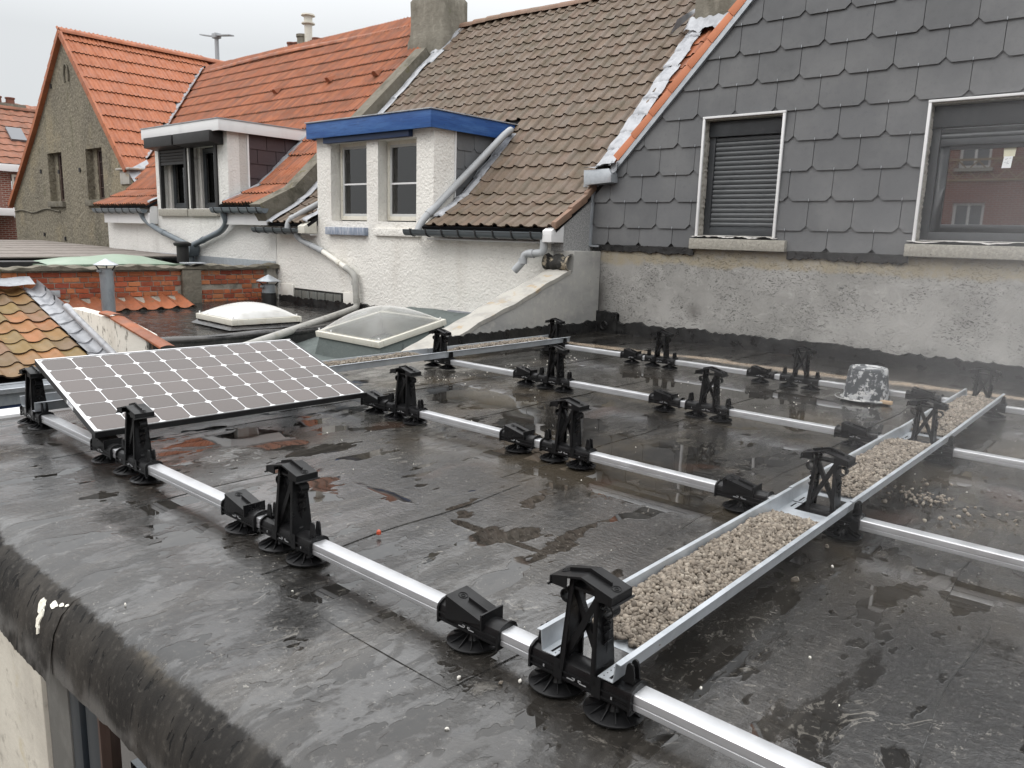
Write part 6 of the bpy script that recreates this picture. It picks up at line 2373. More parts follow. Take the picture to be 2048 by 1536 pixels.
# rails (aluminium tube with rounded edges and a side groove)
def rail_profile():
    w_, h_, r = .030, .044, .0055
    pts = []
    for cx, cz, a0 in ((w_ - r, h_ - r, 0), (-w_ + r, h_ - r, 90), (-w_ + r, r * .6, 180), (w_ - r, r * .6, 270)):
        rr_ = r if cz > .02 else r * .6
        for k in range(4):
            a = math.radians(a0 + 30 * k)
            pts.append((cx + rr_ * math.cos(a) + (r - rr_) * (1 if cx > 0 else -1), cz + rr_ * math.sin(a)))
        if a0 == 90:
            pts += [(-w_, .022), (-w_ + .0022, .0208), (-w_ + .0022, .0175), (-w_, .0163)]
    return pts
rail_names = {1: 'frontmost aluminium rail running out under the near end of the right gravel tray', 2: 'second aluminium rail from the front, carrying the far edge of the solar panel',
              3: 'third aluminium rail from the front, ending at the middle of the left gravel tray', 4: 'rearmost aluminium rail along the cement wall behind the bucket'}
for k, y in RY.items():
    m = MB()
    prof = rail_profile()
    m.prism([(y + a, -.042 + b) for a, b in prof], 0, POST_X[('A', k)] - .15, 7.4)
    tag(single('rail', m, ALU, rail_names[k], 'rail', 'aluminium rails', smooth=25), None)

# high support post, built once at the origin (z = 0 is the roof surface)
def rr_sleeve(m, x0, x1):
    pr = []
    w_, t_, b_ = .037, .100, .040
    for k in range(7):
        a = math.radians(180 * k / 6)
        pr.append((w_ * math.cos(a), t_ - .022 + .022 * math.sin(a)))
    pr += [(-w_, b_), (w_, b_)]
    m.prism(pr, 0, x0, x1)
    w2, t2, b2 = .043, .107, .034
    pr2 = [(w2 * math.cos(math.radians(180 * k / 6)), t2 - .026 + .026 * math.sin(math.radians(180 * k / 6))) for k in range(7)] + [(-w2, b2), (w2, b2)]
    m.prism(pr2, 0, x0 - .007, x0)
    m.prism(pr2, 0, x1, x1 + .007)
    for z in (.048, .066):
        m.box(x0 + .001, x1 - .001, -.0425, -.0372, z, z + .004)
        m.box(x0 + .001, x1 - .001, .0372, .0425, z, z + .004)


def foot(m, x, hub=.050, r=.080):
    m.lathe([(r, 0), (r + .001, .004), (r - .003, .006), (.030, .012), (.020, .030), (.017, hub)], 28, (x, 0, 0))
    for k in range(12):
        a = 2 * math.pi * k / 12 + .13
        ca, sa = math.cos(a), math.sin(a)
        p = lambda q, s_, z: (x + q * ca - s_ * sa, q * sa + s_ * ca, z)
        m.add([p(.016, -.0012, .034), p(.016, .0012, .034), p(r - .006, .0012, .0085), p(r - .006, -.0012, .0085), p(.016, -.0012, .010), p(.016, .0012, .010), p(r - .006, .0012, .0065), p(r - .006, -.0012, .0065)],
              [(0, 1, 2, 3), (0, 4, 5, 1), (1, 5, 6, 2), (2, 6, 7, 3), (3, 7, 4, 0)])


def slots(m):
    for s_ in (-1, 1):
        m.box(s_ * .020 - .011, s_ * .020 + .011, -.0438, -.0426, .0555, .0585)
        m.box(s_ * .007 - .002, s_ * .007 + .002, -.0438, -.0426, .0586, .0645)
        m.box(s_ * .012 - .003, s_ * .012 + .003, -.0437, -.0427, .0625, .0645)
    return m


post = thing('support_post', (0, 0, 0), 'black plastic support post', 'support post')
m = MB()
rr_sleeve(m, -.158, .158)
for x in (-.062, .062):
    m.box(x - .014, x + .014, -.044, -.0426, .042, .098)
part('coupler', m, PLASTIC, post, bevel=.0)
m = slots(MB())
for x in (-.11, .11):
    m.box(x - .002, x + .002, -.0438, -.0426, .056, .0635)
part('slot', m, ALU, post)
for x in (-.093, .093):
    m = MB()
    foot(m, x)
    part('foot', m, PLASTIC, post, smooth=30)
ZB, ZT = .104, .335
for s_ in (-1, 1):
    m = MB()
    xb, xt = s_ * .060, s_ * .046
    # tapered channel leg: web facing out, two flanges facing in
    def q(x, y, z):
        return (x, y, z)
    yb0, yt0 = .045, .027
    t_ = .006
    m.add([(xb, -yb0, ZB - .03), (xb, yb0, ZB - .03), (xt, yt0, ZT), (xt, -yt0, ZT), (xb - s_ * t_, -yb0, ZB - .03), (xb - s_ * t_, yb0, ZB - .03), (xt - s_ * t_, yt0, ZT), (xt - s_ * t_, -yt0, ZT)],
          [(0, 1, 2, 3), (7, 6, 5, 4), (0, 4, 5, 1), (1, 5, 6, 2), (2, 6, 7, 3), (3, 7, 4, 0)])
    for e in (-1, 1):
        a, b = e * yb0, e * yt0
        m.add([(xb, a, ZB - .03), (xt, b, ZT), (xt - s_ * .013, b, ZT), (xb - s_ * .016, a, ZB - .03), (xb, a - e * t_, ZB - .03), (xt, b - e * t_, ZT), (xt - s_ * .013, b - e * t_, ZT), (xb - s_ * .016, a - e * t_, ZB - .03)],
              [(0, 1, 2, 3), (7, 6, 5, 4), (0, 4, 5, 1), (1, 5, 6, 2), (2, 6, 7, 3), (3, 7, 4, 0)])
    # moulded triangle on the web
    m.add([(xb + s_ * .001, -.002, ZB + .04), (xb - s_ * .006, .026, ZB + .12), (xb - s_ * .006, -.012, ZB + .12), (xb + s_ * .006, .004, ZB + .12)], [(0, 1, 3), (0, 3, 2), (1, 2, 3)])
    part('leg', m, PLASTIC, post, smooth=0)
    # hook near the top and three teeth below it
    m = MB()
    ring = [(s_ * (.066 + .017 * math.cos(a)), 0, (.268 + .017 * math.sin(a))) for a in [math.radians(d) for d in range(150, -150, -25)]]
    pa = []
    for (x, _, z) in ring:
        pa.append((x, z))
    for i in range(len(pa) - 1):
        a, b = Vector((pa[i][0], 0, pa[i][1])), Vector((pa[i + 1][0], 0, pa[i + 1][1]))
        d = (b - a).normalized()
        nn = Vector((-d.z, 0, d.x)) * .002
        m.add([tuple(a - nn + Vector((0, -.017, 0))), tuple(b - nn + Vector((0, -.017, 0))), tuple(b + nn + Vector((0, -.017, 0))), tuple(a + nn + Vector((0, -.017, 0))),
               tuple(a - nn + Vector((0, .017, 0))), tuple(b - nn + Vector((0, .017, 0))), tuple(b + nn + Vector((0, .017, 0))), tuple(a + nn + Vector((0, .017, 0)))],
              [(0, 1, 2, 3), (7, 6, 5, 4), (0, 4, 5, 1), (2, 6, 7, 3)])
    for k in range(3):
        z = .232 - .026 * k
        x = s_ * (.0525 + .0016 * k)
        m.add([(x, -.012, z), (x, .012, z), (x + s_ * .014, .012, z + .010), (x + s_ * .014, -.012, z + .010), (x, -.012, z - .010), (x, .012, z - .010)],
              [(0, 1, 2, 3), (3, 2, 5, 4), (0, 3, 4), (1, 5, 2)])
    part('hook', m, PLASTIC, post, smooth=30)
for s_ in (-1, 1):
    m = MB()
    a, b = Vector((-s_ * .052, 0, ZB + .002)), Vector((s_ * .043, 0, ZT - .035))
    d = (b - a).normalized()
    nn = Vector((-d.z, 0, d.x)) * .009
    y0, y1 = (-.027, -.012) if s_ > 0 else (-.0115, .004)
    P_ = [a - nn, b - nn, b + nn, a + nn]
    m.add([(p.x, y0, p.z) for p in P_] + [(p.x, y1, p.z) for p in P_], [(0, 1, 2, 3), (7, 6, 5, 4), (0, 4, 5, 1), (1, 5, 6, 2), (2, 6, 7, 3), (3, 7, 4, 0)])
    part('brace', m, PLASTIC, post, smooth=0)
m = MB()
m.box(-.040, .040, -.024, .024, ZT - .034, ZT - .026)
part('cross_bar', m, PLASTIC, post, smooth=0)
# gabled cap with skirt and centre rib
m = MB()
CL, CW, CR, CT = .096, .045, .350, .326
for s_ in (-1, 1):
    top = [(0, -CW, CR), (s_ * CL, -CW, CT), (s_ * CL, CW, CT), (0, CW, CR)]
    low = [(0, -CW, CR - .006), (s_ * (CL - .002), -CW, CT - .006), (s_ * (CL - .002), CW, CT - .006), (0, CW, CR - .006)]
    m.add(top + low, [(0, 1, 2, 3), (7, 6, 5, 4), (0, 4, 5, 1), (1, 5, 6, 2), (2, 6, 7, 3)])
    m.box(s_ * CL - .004, s_ * CL + .001, -CW - .001, CW + .001, CT - .024, CT - .001)
    for e in (-1, 1):
        y0, y1 = (e * CW - .003, e * CW + .001) if e > 0 else (-CW - .001, -CW + .003)
        m.prism([(s_ * .045, CT - .022), (s_ * (CL - .0045), CT - .022), (s_ * (CL - .0045), CT - .0015), (s_ * .045, CT + .0105)], 1, y0, y1)
    m.tube([(s_ * (CL + .004), -CW - .006, CT - .024), (s_ * (CL + .004), CW + .006, CT - .024)], .0035, 6)
    m.add([(0, -.0025, CR + .001), (s_ * .066, -.0025, CT + .0075), (s_ * .066, -.0025, CT + .0175), (0, -.0025, CR + .011), (0, .0025, CR + .001), (s_ * .066, .0025, CT + .0075), (s_ * .066, .0025, CT + .0175), (0, .0025, CR + .011)],
          [(0, 1, 2, 3), (7, 6, 5, 4), (1, 5, 6, 2), (2, 6, 7, 3)])
    for r in (.014, .006):
        ring = []
        for k in range(15):
            a = 2 * math.pi * k / 14
            ring.append((s_ * (.080 + r * .8 * math.cos(a)), .0 + r * math.sin(a), CR - (CR - CT) / CL * (.080 + r * .8 * math.cos(a)) + .001))
        m.tube(ring, .0012, 5, caps=False)
part('cap', m, PLASTIC, post, smooth=30)
for x in (-.141, .141):
    m = MB()
    for y in (-.014, .010):
        tr = [(x - .016, .102), (x + .016, .102), (x + .010, .146), (x + .007, .153), (x, .156), (x - .007, .153), (x - .010, .146)]
        m.prism(tr, 1, y, y + .006)
    m.box(x - .014, x + .014, -.0078, .0098, .100, .108)
    part('ear', m, PLASTIC, post, smooth=30)


def copy_tree(o, parent=None):
    c = o.copy()
    COL.objects.link(c)
    c.parent = parent
    OFF[c] = OFF[o]
    for ch in list(o.children):
        copy_tree(ch, c)
    return c


COLN = {'A': 'in the left gravel tray', 'B': 'between the left gravel tray and the middle', 'C': 'one step left of the right gravel tray', 'D': 'in the right gravel tray'}
PL = {('A', 1): 'black post under the near high corner of the solar panel', ('B', 1): 'black post standing on the front rail beside the near low corner of the solar panel',
      ('C', 1): 'black post alone on the front rail, midway between solar panel and right gravel tray', ('D', 1): 'large black post at the near end of the right gravel tray',
      ('A', 2): 'black post hidden under the far high corner of the solar panel', ('B', 2): 'black post on the second rail next to the far low corner of the solar panel',
      ('C', 2): 'black post on the second rail, standing in the brownish puddle area mid roof', ('D', 2): 'second black post from the front in the right gravel tray',
      ('A', 3): 'black post in the middle of the left gravel tray, before the large skylight', ('B', 3): 'black post on the third rail, just in front of the left gravel tray end',
      ('C', 3): 'black post on the third rail, midway across the roof', ('D', 3): 'third black post from the front in the right gravel tray',
      ('A', 4): 'black post at the far end of the left gravel tray by the wall corner', ('B', 4): 'black post on the rearmost rail nearest the wall corner',
      ('C', 4): 'black post on the rearmost rail just left of the bucket', ('D', 4): 'farthest black post in the right gravel tray by the cement wall'}
first = True
for k, x in POST_X.items():
    o = post if first else copy_tree(post)
    first = False
    o.location = (x, RY[k[1]], ZR + .004)
    o.rotation_euler = (0, 0, math.radians(RNG.uniform(-.8, .8)))
    tag(o, PL[k], 'support post', 'tall black support posts on the rails')

low = thing('low_clamp', (0, 0, 0), 'low black clamp', 'clamp')
m = MB()
rr_sleeve(m, -.118, .118)
part('coupler', m, PLASTIC, low)
m = slots(MB())
part('slot', m, ALU, low)
m = MB()
foot(m, -.01)
part('foot', m, PLASTIC, low)
m = MB()
zA, zB_ = .135, .103
m.add([(-.085, -.046, zA), (.058, -.046, zB_), (.058, .046, zB_), (-.085, .046, zA), (-.085, -.046, zA - .006), (.058, -.046, zB_ - .006), (.058, .046, zB_ - .006), (-.085, .046, zA - .006)],
      [(0, 1, 2, 3), (7, 6, 5, 4), (0, 4, 5, 1), (1, 5, 6, 2), (2, 6, 7, 3), (3, 7, 4, 0)])
for y in (-.046, .042):
    m.prism([(-.0845, .06), (-.078, .06), (.0575, .092), (.0575, zB_ - .0065), (-.0845, zA - .0065)], 1, y, y + .004)
m.box(.0585, .064, -.047, .047, .075, .122)
m.add([(-.03, -.0025, .123), (.055, -.0025, .104), (.055, -.0025, .114), (-.03, -.0025, .133), (-.03, .0025, .123), (.055, .0025, .104), (.055, .0025, .114), (-.03, .0025, .133)],
      [(0, 1, 2, 3), (7, 6, 5, 4), (1, 5, 6, 2), (2, 6, 7, 3), (3, 7, 4, 0)])
for r in (.014, .006):
    m.tube([(-.055 + r * math.cos(2 * math.pi * q_ / 14), r * math.sin(2 * math.pi * q_ / 14), .1295 - (r * math.cos(2 * math.pi * q_ / 14)) * .22) for q_ in range(15)], .0012, 5, caps=False)
part('wedge', m, PLASTIC, low, smooth=20)
LL = {('A', 1): 'low black clamp under the near low corner of the solar panel', ('B', 1): 'low black clamp on the front rail just left of the lone middle post',
      ('C', 1): 'low black clamp on the front rail beside the near end of the right gravel tray', ('A', 2): 'low black clamp under the far low corner of the solar panel',
      ('B', 2): 'low black clamp on the second rail left of the post in the puddle area', ('C', 2): 'low black clamp on the second rail touching the right gravel tray',
      ('A', 3): 'low black clamp on the third rail nearest the left gravel tray', ('B', 3): 'low black clamp on the third rail in the middle of the roof',
      ('C', 3): 'low black clamp on the third rail next to the right gravel tray', ('A', 4): 'low black clamp on the rearmost rail nearest the wall corner',
      ('B', 4): 'low black clamp on the rearmost rail midway to the bucket', ('C', 4): 'low black clamp on the rearmost rail right of the bucket'}
first = True
for k, x in LOW_X.items():
    o = low if first else copy_tree(low)
    first = False
    o.location = (x, RY[k[1]], ZR + .004)
    tag(o, LL[k], 'clamp', 'low black clamps on the rails')

# gravel trays: three zinc troughs per line, each spanning two rails
def stones_mesh(fn, n, s0, s1, seed):
    g = np.random.default_rng(seed)
    bmi = bmesh.new()
    bmesh.ops.create_icosphere(bmi, subdivisions=1, radius=1.0)
    V = np.array([v.co[:] for v in bmi.verts])
    F = np.array([[v.index for v in f.verts] for f in bmi.faces])
    bmi.free()
    # a few angular stone shapes made by cutting the ball with planes
    shapes = []
    for i in range(14):
        W = V * g.uniform(.70, 1.22, (len(V), 1))
        for _ in range(3):
            nrm_ = g.normal(size=3)
            nrm_ /= np.linalg.norm(nrm_)
            d = W @ nrm_
            c = g.uniform(.45, .75)
            W = W - np.outer(np.maximum(d - c, 0), nrm_)
        shapes.append(W * np.array([1.2, .92, .78]) * g.uniform(.68, 1.35, 3))
    allv, allf = [], []
    b = 0
    for i in range(n):
        p = fn(g)
        if p is None:
            continue
        s_ = g.uniform(s0, s1) * (1 + .35 * (g.random() < .08))
        q = g.normal(size=4)
        q /= np.linalg.norm(q)
        w_, x, y, z = q
        R_ = np.array([[1 - 2 * (y * y + z * z), 2 * (x * y - z * w_), 2 * (x * z + y * w_)], [2 * (x * y + z * w_), 1 - 2 * (x * x + z * z), 2 * (y * z - x * w_)], [2 * (x * z - y * w_), 2 * (y * z + x * w_), 1 - 2 * (x * x + y * y)]])
        allv.append(shapes[g.integers(14)] @ R_.T * s_ + p)
        allf.append(F + b)
        b += len(V)
    return np.concatenate(allv), np.concatenate(allf)


def stones_part(name, fn, n, s0, s1, seed, root, mat, kind='stuff'):
    v, f = stones_mesh(fn, n, s0, s1, seed)
    off = OFF[root] if root is not None else np.zeros(3)
    v = v - off
    me = bpy.data.meshes.new(name)
    me.vertices.add(len(v))
    me.vertices.foreach_set('co', v.ravel())
    me.loops.add(len(f) * 3)
    me.loops.foreach_set('vertex_index', f.ravel())
    me.polygons.add(len(f))
    me.polygons.foreach_set('loop_start', np.arange(0, len(f) * 3, 3))
    me.update(calc_edges=True)
    me.materials.append(mat)
    o = bpy.data.objects.new(name, me)
    COL.objects.link(o)
    o.parent = root
    OFF[o] = off
    if kind:
        o['kind'] = kind
    return o


from mathutils import noise as mnoise
TRAYN = {('L', 0): 'left zinc gravel tray partly hidden under the solar panel', ('L', 1): 'left zinc gravel tray emerging from behind the solar panel, before the skylight', ('L', 2): 'left zinc gravel tray reaching the wall corner',
         ('R', 0): 'nearest zinc gravel tray on the right, full of grey-brown gravel', ('R', 1): 'middle zinc gravel tray of the right-hand line', ('R', 2): 'farthest zinc gravel tray of the right-hand line, near the bucket'}
for side, keys in (('L', 'A'), ('R', 'D')):
    for i in range(3):
        ya, yb2 = RY[i + 1] - .048, RY[i + 2] - .052
        if i == 2:
            yb2 = RY[4] + .10
        xa, xb2 = POST_X[(keys, i + 1)], POST_X[(keys, i + 2)]
        if side == 'L':
            xa, xb2 = xa + .01, xb2 + .01
        xc = lambda y: xa + (xb2 - xa) * (y - ya) / (yb2 - ya)
        zf = .020 + .003 * (i % 2)
        hw, hh = .112 + .0016 * (i % 2), .056
        root = thing('gravel_tray', (xc((ya + yb2) / 2), (ya + yb2) / 2, zf), TRAYN[(side, i)], 'gravel tray', 'zinc trays of ballast gravel')
        t_ = .0022
        m = MB()
        for s_ in (-1, 1):
            x = lambda y, d: xc(y) + s_ * d
            P_ = lambda d, z: [(x(ya, d), ya, z), (x(yb2, d), yb2, z)]
            prof = [(hw, zf), (hw + .006, zf + hh), (hw + .022, zf + hh - .001)]
            prof2 = [(hw + .022, zf + hh - .001 - t_), (hw + .006 + t_, zf + hh - t_), (hw + t_, zf - t_ * 0)]
            loop = prof + prof2
            b = len(m.v)
            for y in (ya, yb2):
                for d, z in loop:
                    m.v.append((x(y, d), y, z))
            n = len(loop)
            for k in range(n):
                m.f.append((b + k, b + (k + 1) % n, b + n + (k + 1) % n, b + n + k) if s_ > 0 else (b + k, b + n + k, b + n + (k + 1) % n, b + (k + 1) % n))
            m.f.append(tuple(b + k for k in range(n)))
            m.f.append(tuple(b + n + k for k in range(n)))
            # perforated side tongues of the floor at both posts
        part('side_wall', m, ZINC, root, bevel=0)
        m = MB()
        ycut0, ycut1 = ya + .150, yb2 - .095
        m.add([(xc(ycut0) - hw, ycut0, zf), (xc(ycut0) + hw, ycut0, zf), (xc(ycut1) + hw, ycut1, zf), (xc(ycut1) - hw, ycut1, zf),
               (xc(ycut0) - hw, ycut0, zf - t_), (xc(ycut0) + hw, ycut0, zf - t_), (xc(ycut1) + hw, ycut1, zf - t_), (xc(ycut1) - hw, ycut1, zf - t_)],
              [(0, 1, 2, 3), (7, 6, 5, 4), (0, 4, 5, 1), (1, 5, 6, 2), (2, 6, 7, 3), (3, 7, 4, 0)])
        for s_ in (-1, 1):
            a, b_ = (-hw, -.069) if s_ < 0 else (.067, hw)
            for (y0, y1) in ((ya + .001, ycut0 - .0005), (ycut1 + .0005, yb2 - .001)):
                m.box(xc(y0) + a, xc(y0) + b_, y0, y1, zf - t_, zf)
        part('floor', m, ZINC, root, smooth=0)
        m = MB()
        for s_ in (-1, 1):
            for (y0, y1) in ((ya + .012, ya + .075), (yb2 - .075, yb2 - .015)):
                x = xc(y0) + s_ * .090 + (.008 if s_ > 0 else 0)
                m.box(x - .0035, x + .0035, y0, y1, zf + .0002, zf + .0008)
                for q_ in range(4):
                    xx = xc(y0) + s_ * .078
                    m.box(xx - .0015, xx + .0015, y0 + q_ * .016, y0 + q_ * .016 + .003, zf + .0002, zf + .0008)
        part('slot', m, DARK, root, smooth=0)
        # ballast gravel
        y0, y1 = ya + .20, yb2 - .13
        if side == 'R' and i == 0:
            y0, y1 = ya + .175, yb2 - .225
        def gf(g, y0=y0, y1=y1, xc=xc, hw=hw, zf=zf, i=i, side=side):
            y = g.uniform(y0, y1)
            u = g.uniform(-1, 1)
            e = min(1, (y - y0) / .16 + .12 * (1 + mnoise.noise((u * 3, 0, i)))) * min(1, (y1 - y) / .18 + .1)
            top = (.030 + .018 * (1 - abs(u) ** 3) + .012 * mnoise.noise((u * 2.2, y * 6, 3 + i))) * min(1, max(.12, e))
            if side == 'L':
                top = top * .92 + .004
            z = zf + .006 + top * g.uniform(.25, 1) ** .5
            return np.array([xc(y) + u * (hw - .009), y, z])
        stones_part('gravel', gf, 7000 if (side == 'R' and i == 0) else (5600 if side == 'R' else 3400 if i else 1500), .0058, .0110, 30 + i + (10 if side == 'R' else 0), root, GRAVEL)

# spilt gravel right of the tray and the odd stone on the roof
def spill(g):
    c = [(4.15, 2.53, .10, .09, 62), (4.02, 2.5, .10, .14, 18), (4.34, 2.45, .14, .10, 14), (4.28, 2.20, .07, .06, 7), (4.10, 2.8, .12, .10, 8)]
    k = g.choice(len(c), p=np.array([q[4] for q in c]) / sum(q[4] for q in c))
    return np.array([c[k][0] + g.normal() * c[k][2] * .55, c[k][1] + g.normal() * c[k][3] * .6, ZR + .011])
o = stones_part('spilt_gravel', spill, 115, .006, .0115, 77, None, GRAVEL)
tag(o, 'scatter of gravel spilt on the wet roof right of the far tray', 'gravel')
def under(g):
    return np.array([g.uniform(.22, .45), g.uniform(2.2, 4.9), ZR + .008]) if g.random() < .5 else np.array([g.uniform(-.3, 4.6), g.uniform(.1, 5.5), ZR + .006])
o = stones_part('grit', under, 210, .002, .0065, 78, None, LIMEST)
tag(o, 'tiny pale grit crumbs scattered over the wet roof', 'grit')

PEB = [((3.591, -.145), .013, 'white chip on the membrane seam in front of the low clamp'), ((3.725, -.040), .011, 'pale chip between the near low clamp and the seam, the more upright one'),
       ((3.690, -.080), .009, 'small dark-edged chip just below the seam near the front rail'), ((3.729, -.325), .014, 'largest lone white stone at the bottom edge of the picture'),
       ((2.413, .096), .009, 'white crumb beside the foot of the lone middle post'), ((2.520, -.588), .009, 'small white pebble alone near the rolled roof edge'),
       ((3.845, 1.539), .017, 'flat grey stone lying under the second rail right of the tray'), ((4.000, 1.560), .019, 'broad grey stone just right of the flat one under the second rail'),
       ((4.028, 1.149), .014, 'grey stone below the middle of the nearest gravel tray'), ((4.265, .651), .008, 'white chip on the brown wet area right of the nearest tray'),
       ((2.819, -.164), .009, 'white fleck beside the dark wet hollow left of the front rail')]
shp_seed = 200
for (xy, s_, lbl) in PEB:
    s_ *= .68
    v, f = stones_mesh(lambda g: np.array([xy[0], xy[1], ZR + s_ * .45 - .004]), 1, s_, s_ * 1.01, shp_seed)
    shp_seed += 1
    m = MB()
    m.v, m.f = v.tolist(), [tuple(q) for q in f.tolist()]
    single('stone_chip', m, LIMEST if 'white' in lbl or 'pale' in lbl else GRAVEL, lbl, 'stone', 'stray stones on the roof', smooth=20)
m = MB()
m.lathe([(.009, 0), (.010, .006), (.008, .014), (.004, .018)], 12, (2.64, .354, ZR + .006))
single('plastic_cap', m, REDCAP, 'small orange-red plastic cap lying on the wet roof', 'cap')
# splash of white paint on the rolled edge
m = MB()
rr = random.Random(3)
for (cx, cz, rx, rz) in ((2.20, -.150, .022, .018), (2.215, -.185, .014, .03), (2.185, -.142, .012, .012), (2.262, -.128, .022, .008), (2.30, -.118, .010, .004), (2.33, -.112, .006, .003), (2.224, -.215, .007, .018)):
    b = len(m.v)
    n = 12
    cz -= .012
    pts_ = [(cx + rx * math.cos(2 * math.pi * k / n) * rr.uniform(.55, 1.35), cz + rz * math.sin(2 * math.pi * k / n) * rr.uniform(.75, 1.2)) for k in range(n)]
    yy_ = lambda x, z: float(np.interp(-z, [.116, .152, .205, .27, .36], [-.675, -.712, -.738, -.750, -.752])) - .008
    m.v += [(x, yy_(x, z) - .007, z) for x, z in pts_] + [(x, yy_(x, z) + .012, z) for x, z in pts_]
    m.f.append(tuple(b + k for k in range(n)))
    m.f += [(b + k, b + n + k, b + n + (k + 1) % n, b + (k + 1) % n) for k in range(n)]
single('paint_splash', m, LIMEPAINT, 'white splash of paint on the rolled bitumen edge', 'paint', smooth=30)

# ================================================================== upturned bucket
bk = thing('bucket', (3.135, 4.93, ZR), 'mortar-splashed dark grey bucket standing upside down on the roof', 'bucket')
m = MB()
Rb, Rt, Hb = .172, .135, .262
pf = [(Rb, .012), (Rb * .985, .035), (Rt + .010, Hb - .03), (Rt + .006, Hb - .010), (Rt, Hb - .002), (Rt - .008, Hb), (Rt - .018, Hb - .010), (.002, Hb - .010)]
m.lathe(pf, 36, (3.135, 4.93, ZR + .004))
part('body', m, BUCKET, bk, smooth=40)
m = MB()
ring = [(3.135 + (Rb + .008) * math.cos(2 * math.pi * k / 36), 4.93 + (Rb + .008) * math.sin(2 * math.pi * k / 36), ZR + .012) for k in range(37)]
m.tube(ring, .009, 8, caps=False)
part('rim', m, MAT('bucket_rim', (.42, .42, .41), .6, layers=[(14, .5, .62, (.07, .072, .075), .9)]), bk, smooth=60)
m = MB()
ring = [(3.115 + (Rb + .030) * math.cos(a), 4.915 + (Rb + .030) * math.sin(a), ZR + .016) for a in [math.radians(d) for d in range(165, 290, 8)]]
m.tube(ring, .004, 6)
part('handle', m, MAT('bucket_handle_wire', (.5, .5, .49), .45, metal=.6), bk, smooth=60)
m = MB()
m.box(3.27, 3.36, 4.83, 4.87, ZR + .003, ZR + .030)
single('wood_scrap', m, MAT('wood_scrap', (.42, .30, .19), .8), 'short scrap of pale wood beside the foot of the bucket', 'wood scrap', bevel=.006)

# ================================================================== the solar panel
ang = math.radians(-3.2)
# panel axes: U along the long side (away from the camera), D down the short side towards the right
Cp = Vector((-.046, 0.003, .326))
Dn = Vector((.972, .0, -.247)).normalized()
Uv = Vector((.055, 1.0, 0)).normalized()
Dn = (Dn - Uv * Dn.dot(Uv)).normalized()
Nn = Dn.cross(Uv).normalized()
if Nn.z < 0:
    Nn = -Nn
PLn, PWd, TH = 1.650, .992, .036
pn = thing('solar_panel', tuple(Cp), 'single tilted black-framed solar panel with sixty cells on the rails', 'solar panel')
PP = lambda u, d, h_: tuple(Cp + Uv * u + Dn * d + Nn * h_)
def slab(m, u0, u1, d0, d1, h0, h1):
    m.add([PP(u0, d0, h0), PP(u1, d0, h0), PP(u1, d1, h0), PP(u0, d1, h0), PP(u0, d0, h1), PP(u1, d0, h1), PP(u1, d1, h1), PP(u0, d1, h1)],
          [(0, 3, 2, 1), (4, 5, 6, 7), (0, 1, 5, 4), (1, 2, 6, 5), (2, 3, 7, 6), (3, 0, 4, 7)])
    return m
m = MB()
slab(m, 0, PLn, 0, .012, -TH, -.0015)
slab(m, 0, PLn, PWd - .012, PWd, -TH, -.0015)
slab(m, 0, .012, .0121, PWd - .0121, -TH, -.0015)
slab(m, PLn - .012, PLn, .0121, PWd - .0121, -TH, -.0015)
fro = part('frame', m, BLACKFRAME, pn, bevel=.0015, smooth=0)
m = MB()
slab(m, .0002, PLn - .0002, .0002, .011, -.0014, .0)
slab(m, .0002, .011, .0111, PWd - .0111, -.0014, .0)
part('rim', m, FRAME_TOP, pn, smooth=0)
m = MB()
slab(m, .0122, PLn - .0122, .0122, PWd - .0122, -.008, -.0040)
part('backsheet', m, BACKSHEET, pn, smooth=0)
cw = .156
gu = (PLn - .044 - 10 * cw) / 9
gd_ = (PWd - .036 - 6 * cw) / 5
m = MB()
c_ = .018
poly = [(c_, 0), (cw - c_, 0), (cw, c_), (cw, cw - c_), (cw - c_, cw), (c_, cw), (0, cw - c_), (0, c_)]
mm = MB()
mm.v = [tuple(Uv * u + Dn * d + Nn * -.0032) for u, d in poly] + [tuple(Uv * u + Dn * d + Nn * -.0039) for u, d in poly]
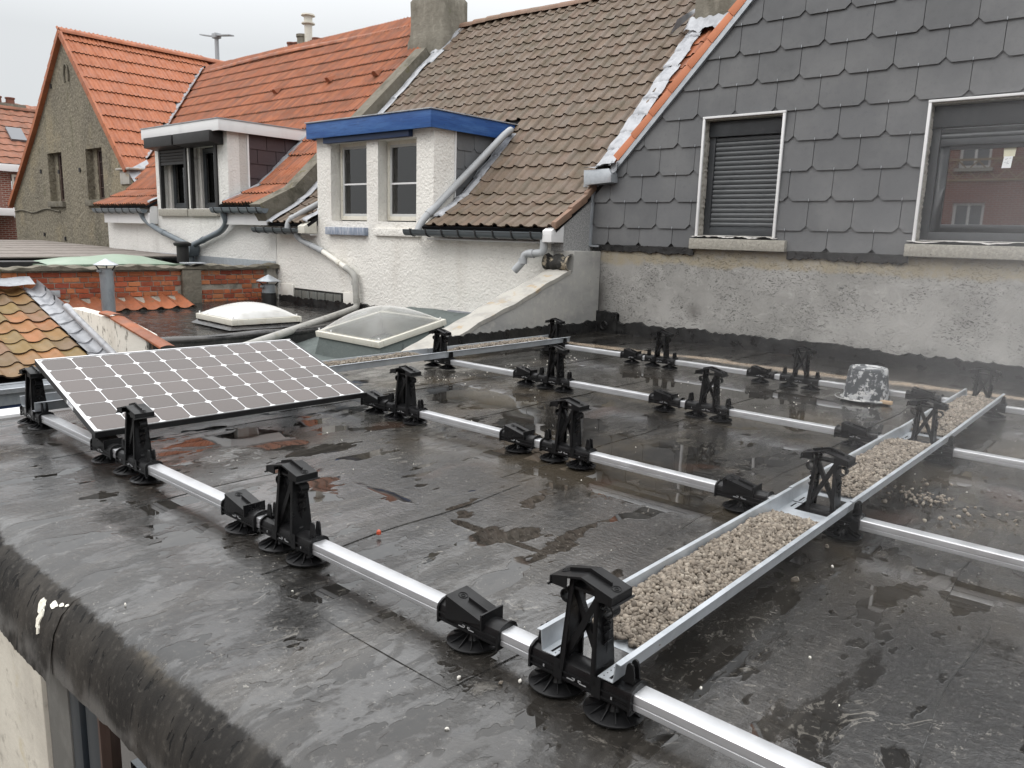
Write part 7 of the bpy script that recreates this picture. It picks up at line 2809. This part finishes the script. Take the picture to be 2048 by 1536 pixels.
mm.f = [tuple(range(8)), tuple(range(15, 7, -1))] + [(k, 8 + k, 8 + (k + 1) % 8, (k + 1) % 8) for k in range(8)]
me_c = mm.mesh('solar_cell', CELL, (0, 0, 0), smooth=0)
for i in range(10):
    for j in range(6):
        inst('solar_cell', me_c, Matrix.Translation(Cp + Uv * (.022 + i * (cw + gu)) + Dn * (.018 + j * (cw + gd_))), pn)
m = MB()
slab(m, -.0008, -.0002, .565, .665, -.030, -.008)
part('rating_label', m, PAPER, pn, smooth=0)
m = MB()
for i in range(3):
    slab(m, -.0012, -.0009, .585, .600 + .02 * i, -.026 + i * .006, -.0235 + i * .006)
part('label_print', m, INK, pn, smooth=0)
m = MB()
slab(m, .7, .81, .45, .57, -TH, -.012)
part('junction_box', m, BLACKFRAME, pn, smooth=0)

# ================================================================== added mist over the right-hand side of the roof, standing in for fogged glass
k = N('added_haze')
x, y, z = k.xyz()
dx = k.math('DIVIDE', k.math('SUBTRACT', x, 4.9), 2.3)
dy = k.math('DIVIDE', k.math('SUBTRACT', y, 3.1), 3.3)
dz = k.math('DIVIDE', k.math('SUBTRACT', z, 0.6), 2.0)
rr_ = k.math('SQRT', k.math('ADD', k.math('ADD', k.math('MULTIPLY', dx, dx), k.math('MULTIPLY', dy, dy)), k.math('MULTIPLY', dz, dz)))
body = k.rng(rr_, 1.0, 0.15)
puff = k.rng(k.noise(0.75, 3, 0.5), 0.3, 0.75, 0.35, 1.4)
pv = k.n('VolumePrincipled')
pv.inputs['Color'].default_value = (0.96, 0.96, 0.97, 1)
pv.inputs['Anisotropy'].default_value = 0.2
k.l(k.math('MULTIPLY', k.math('MULTIPLY', body, puff), 0.060), pv.inputs['Density'])
k.l(pv.outputs[0], k.out.inputs['Volume'])
mb = MB()
mb.box(2.4, 7.3, 0.3, 6.92, ZR + .02, 3.5)
haze = part('haze', mb, k.m, None, smooth=0)
haze['kind'] = 'stuff'
haze['label'] = 'thin pale mist added over the right side of the roof for fogged glass'
sc.cycles.volume_step_rate = 4
sc.cycles.volume_bounces = 1
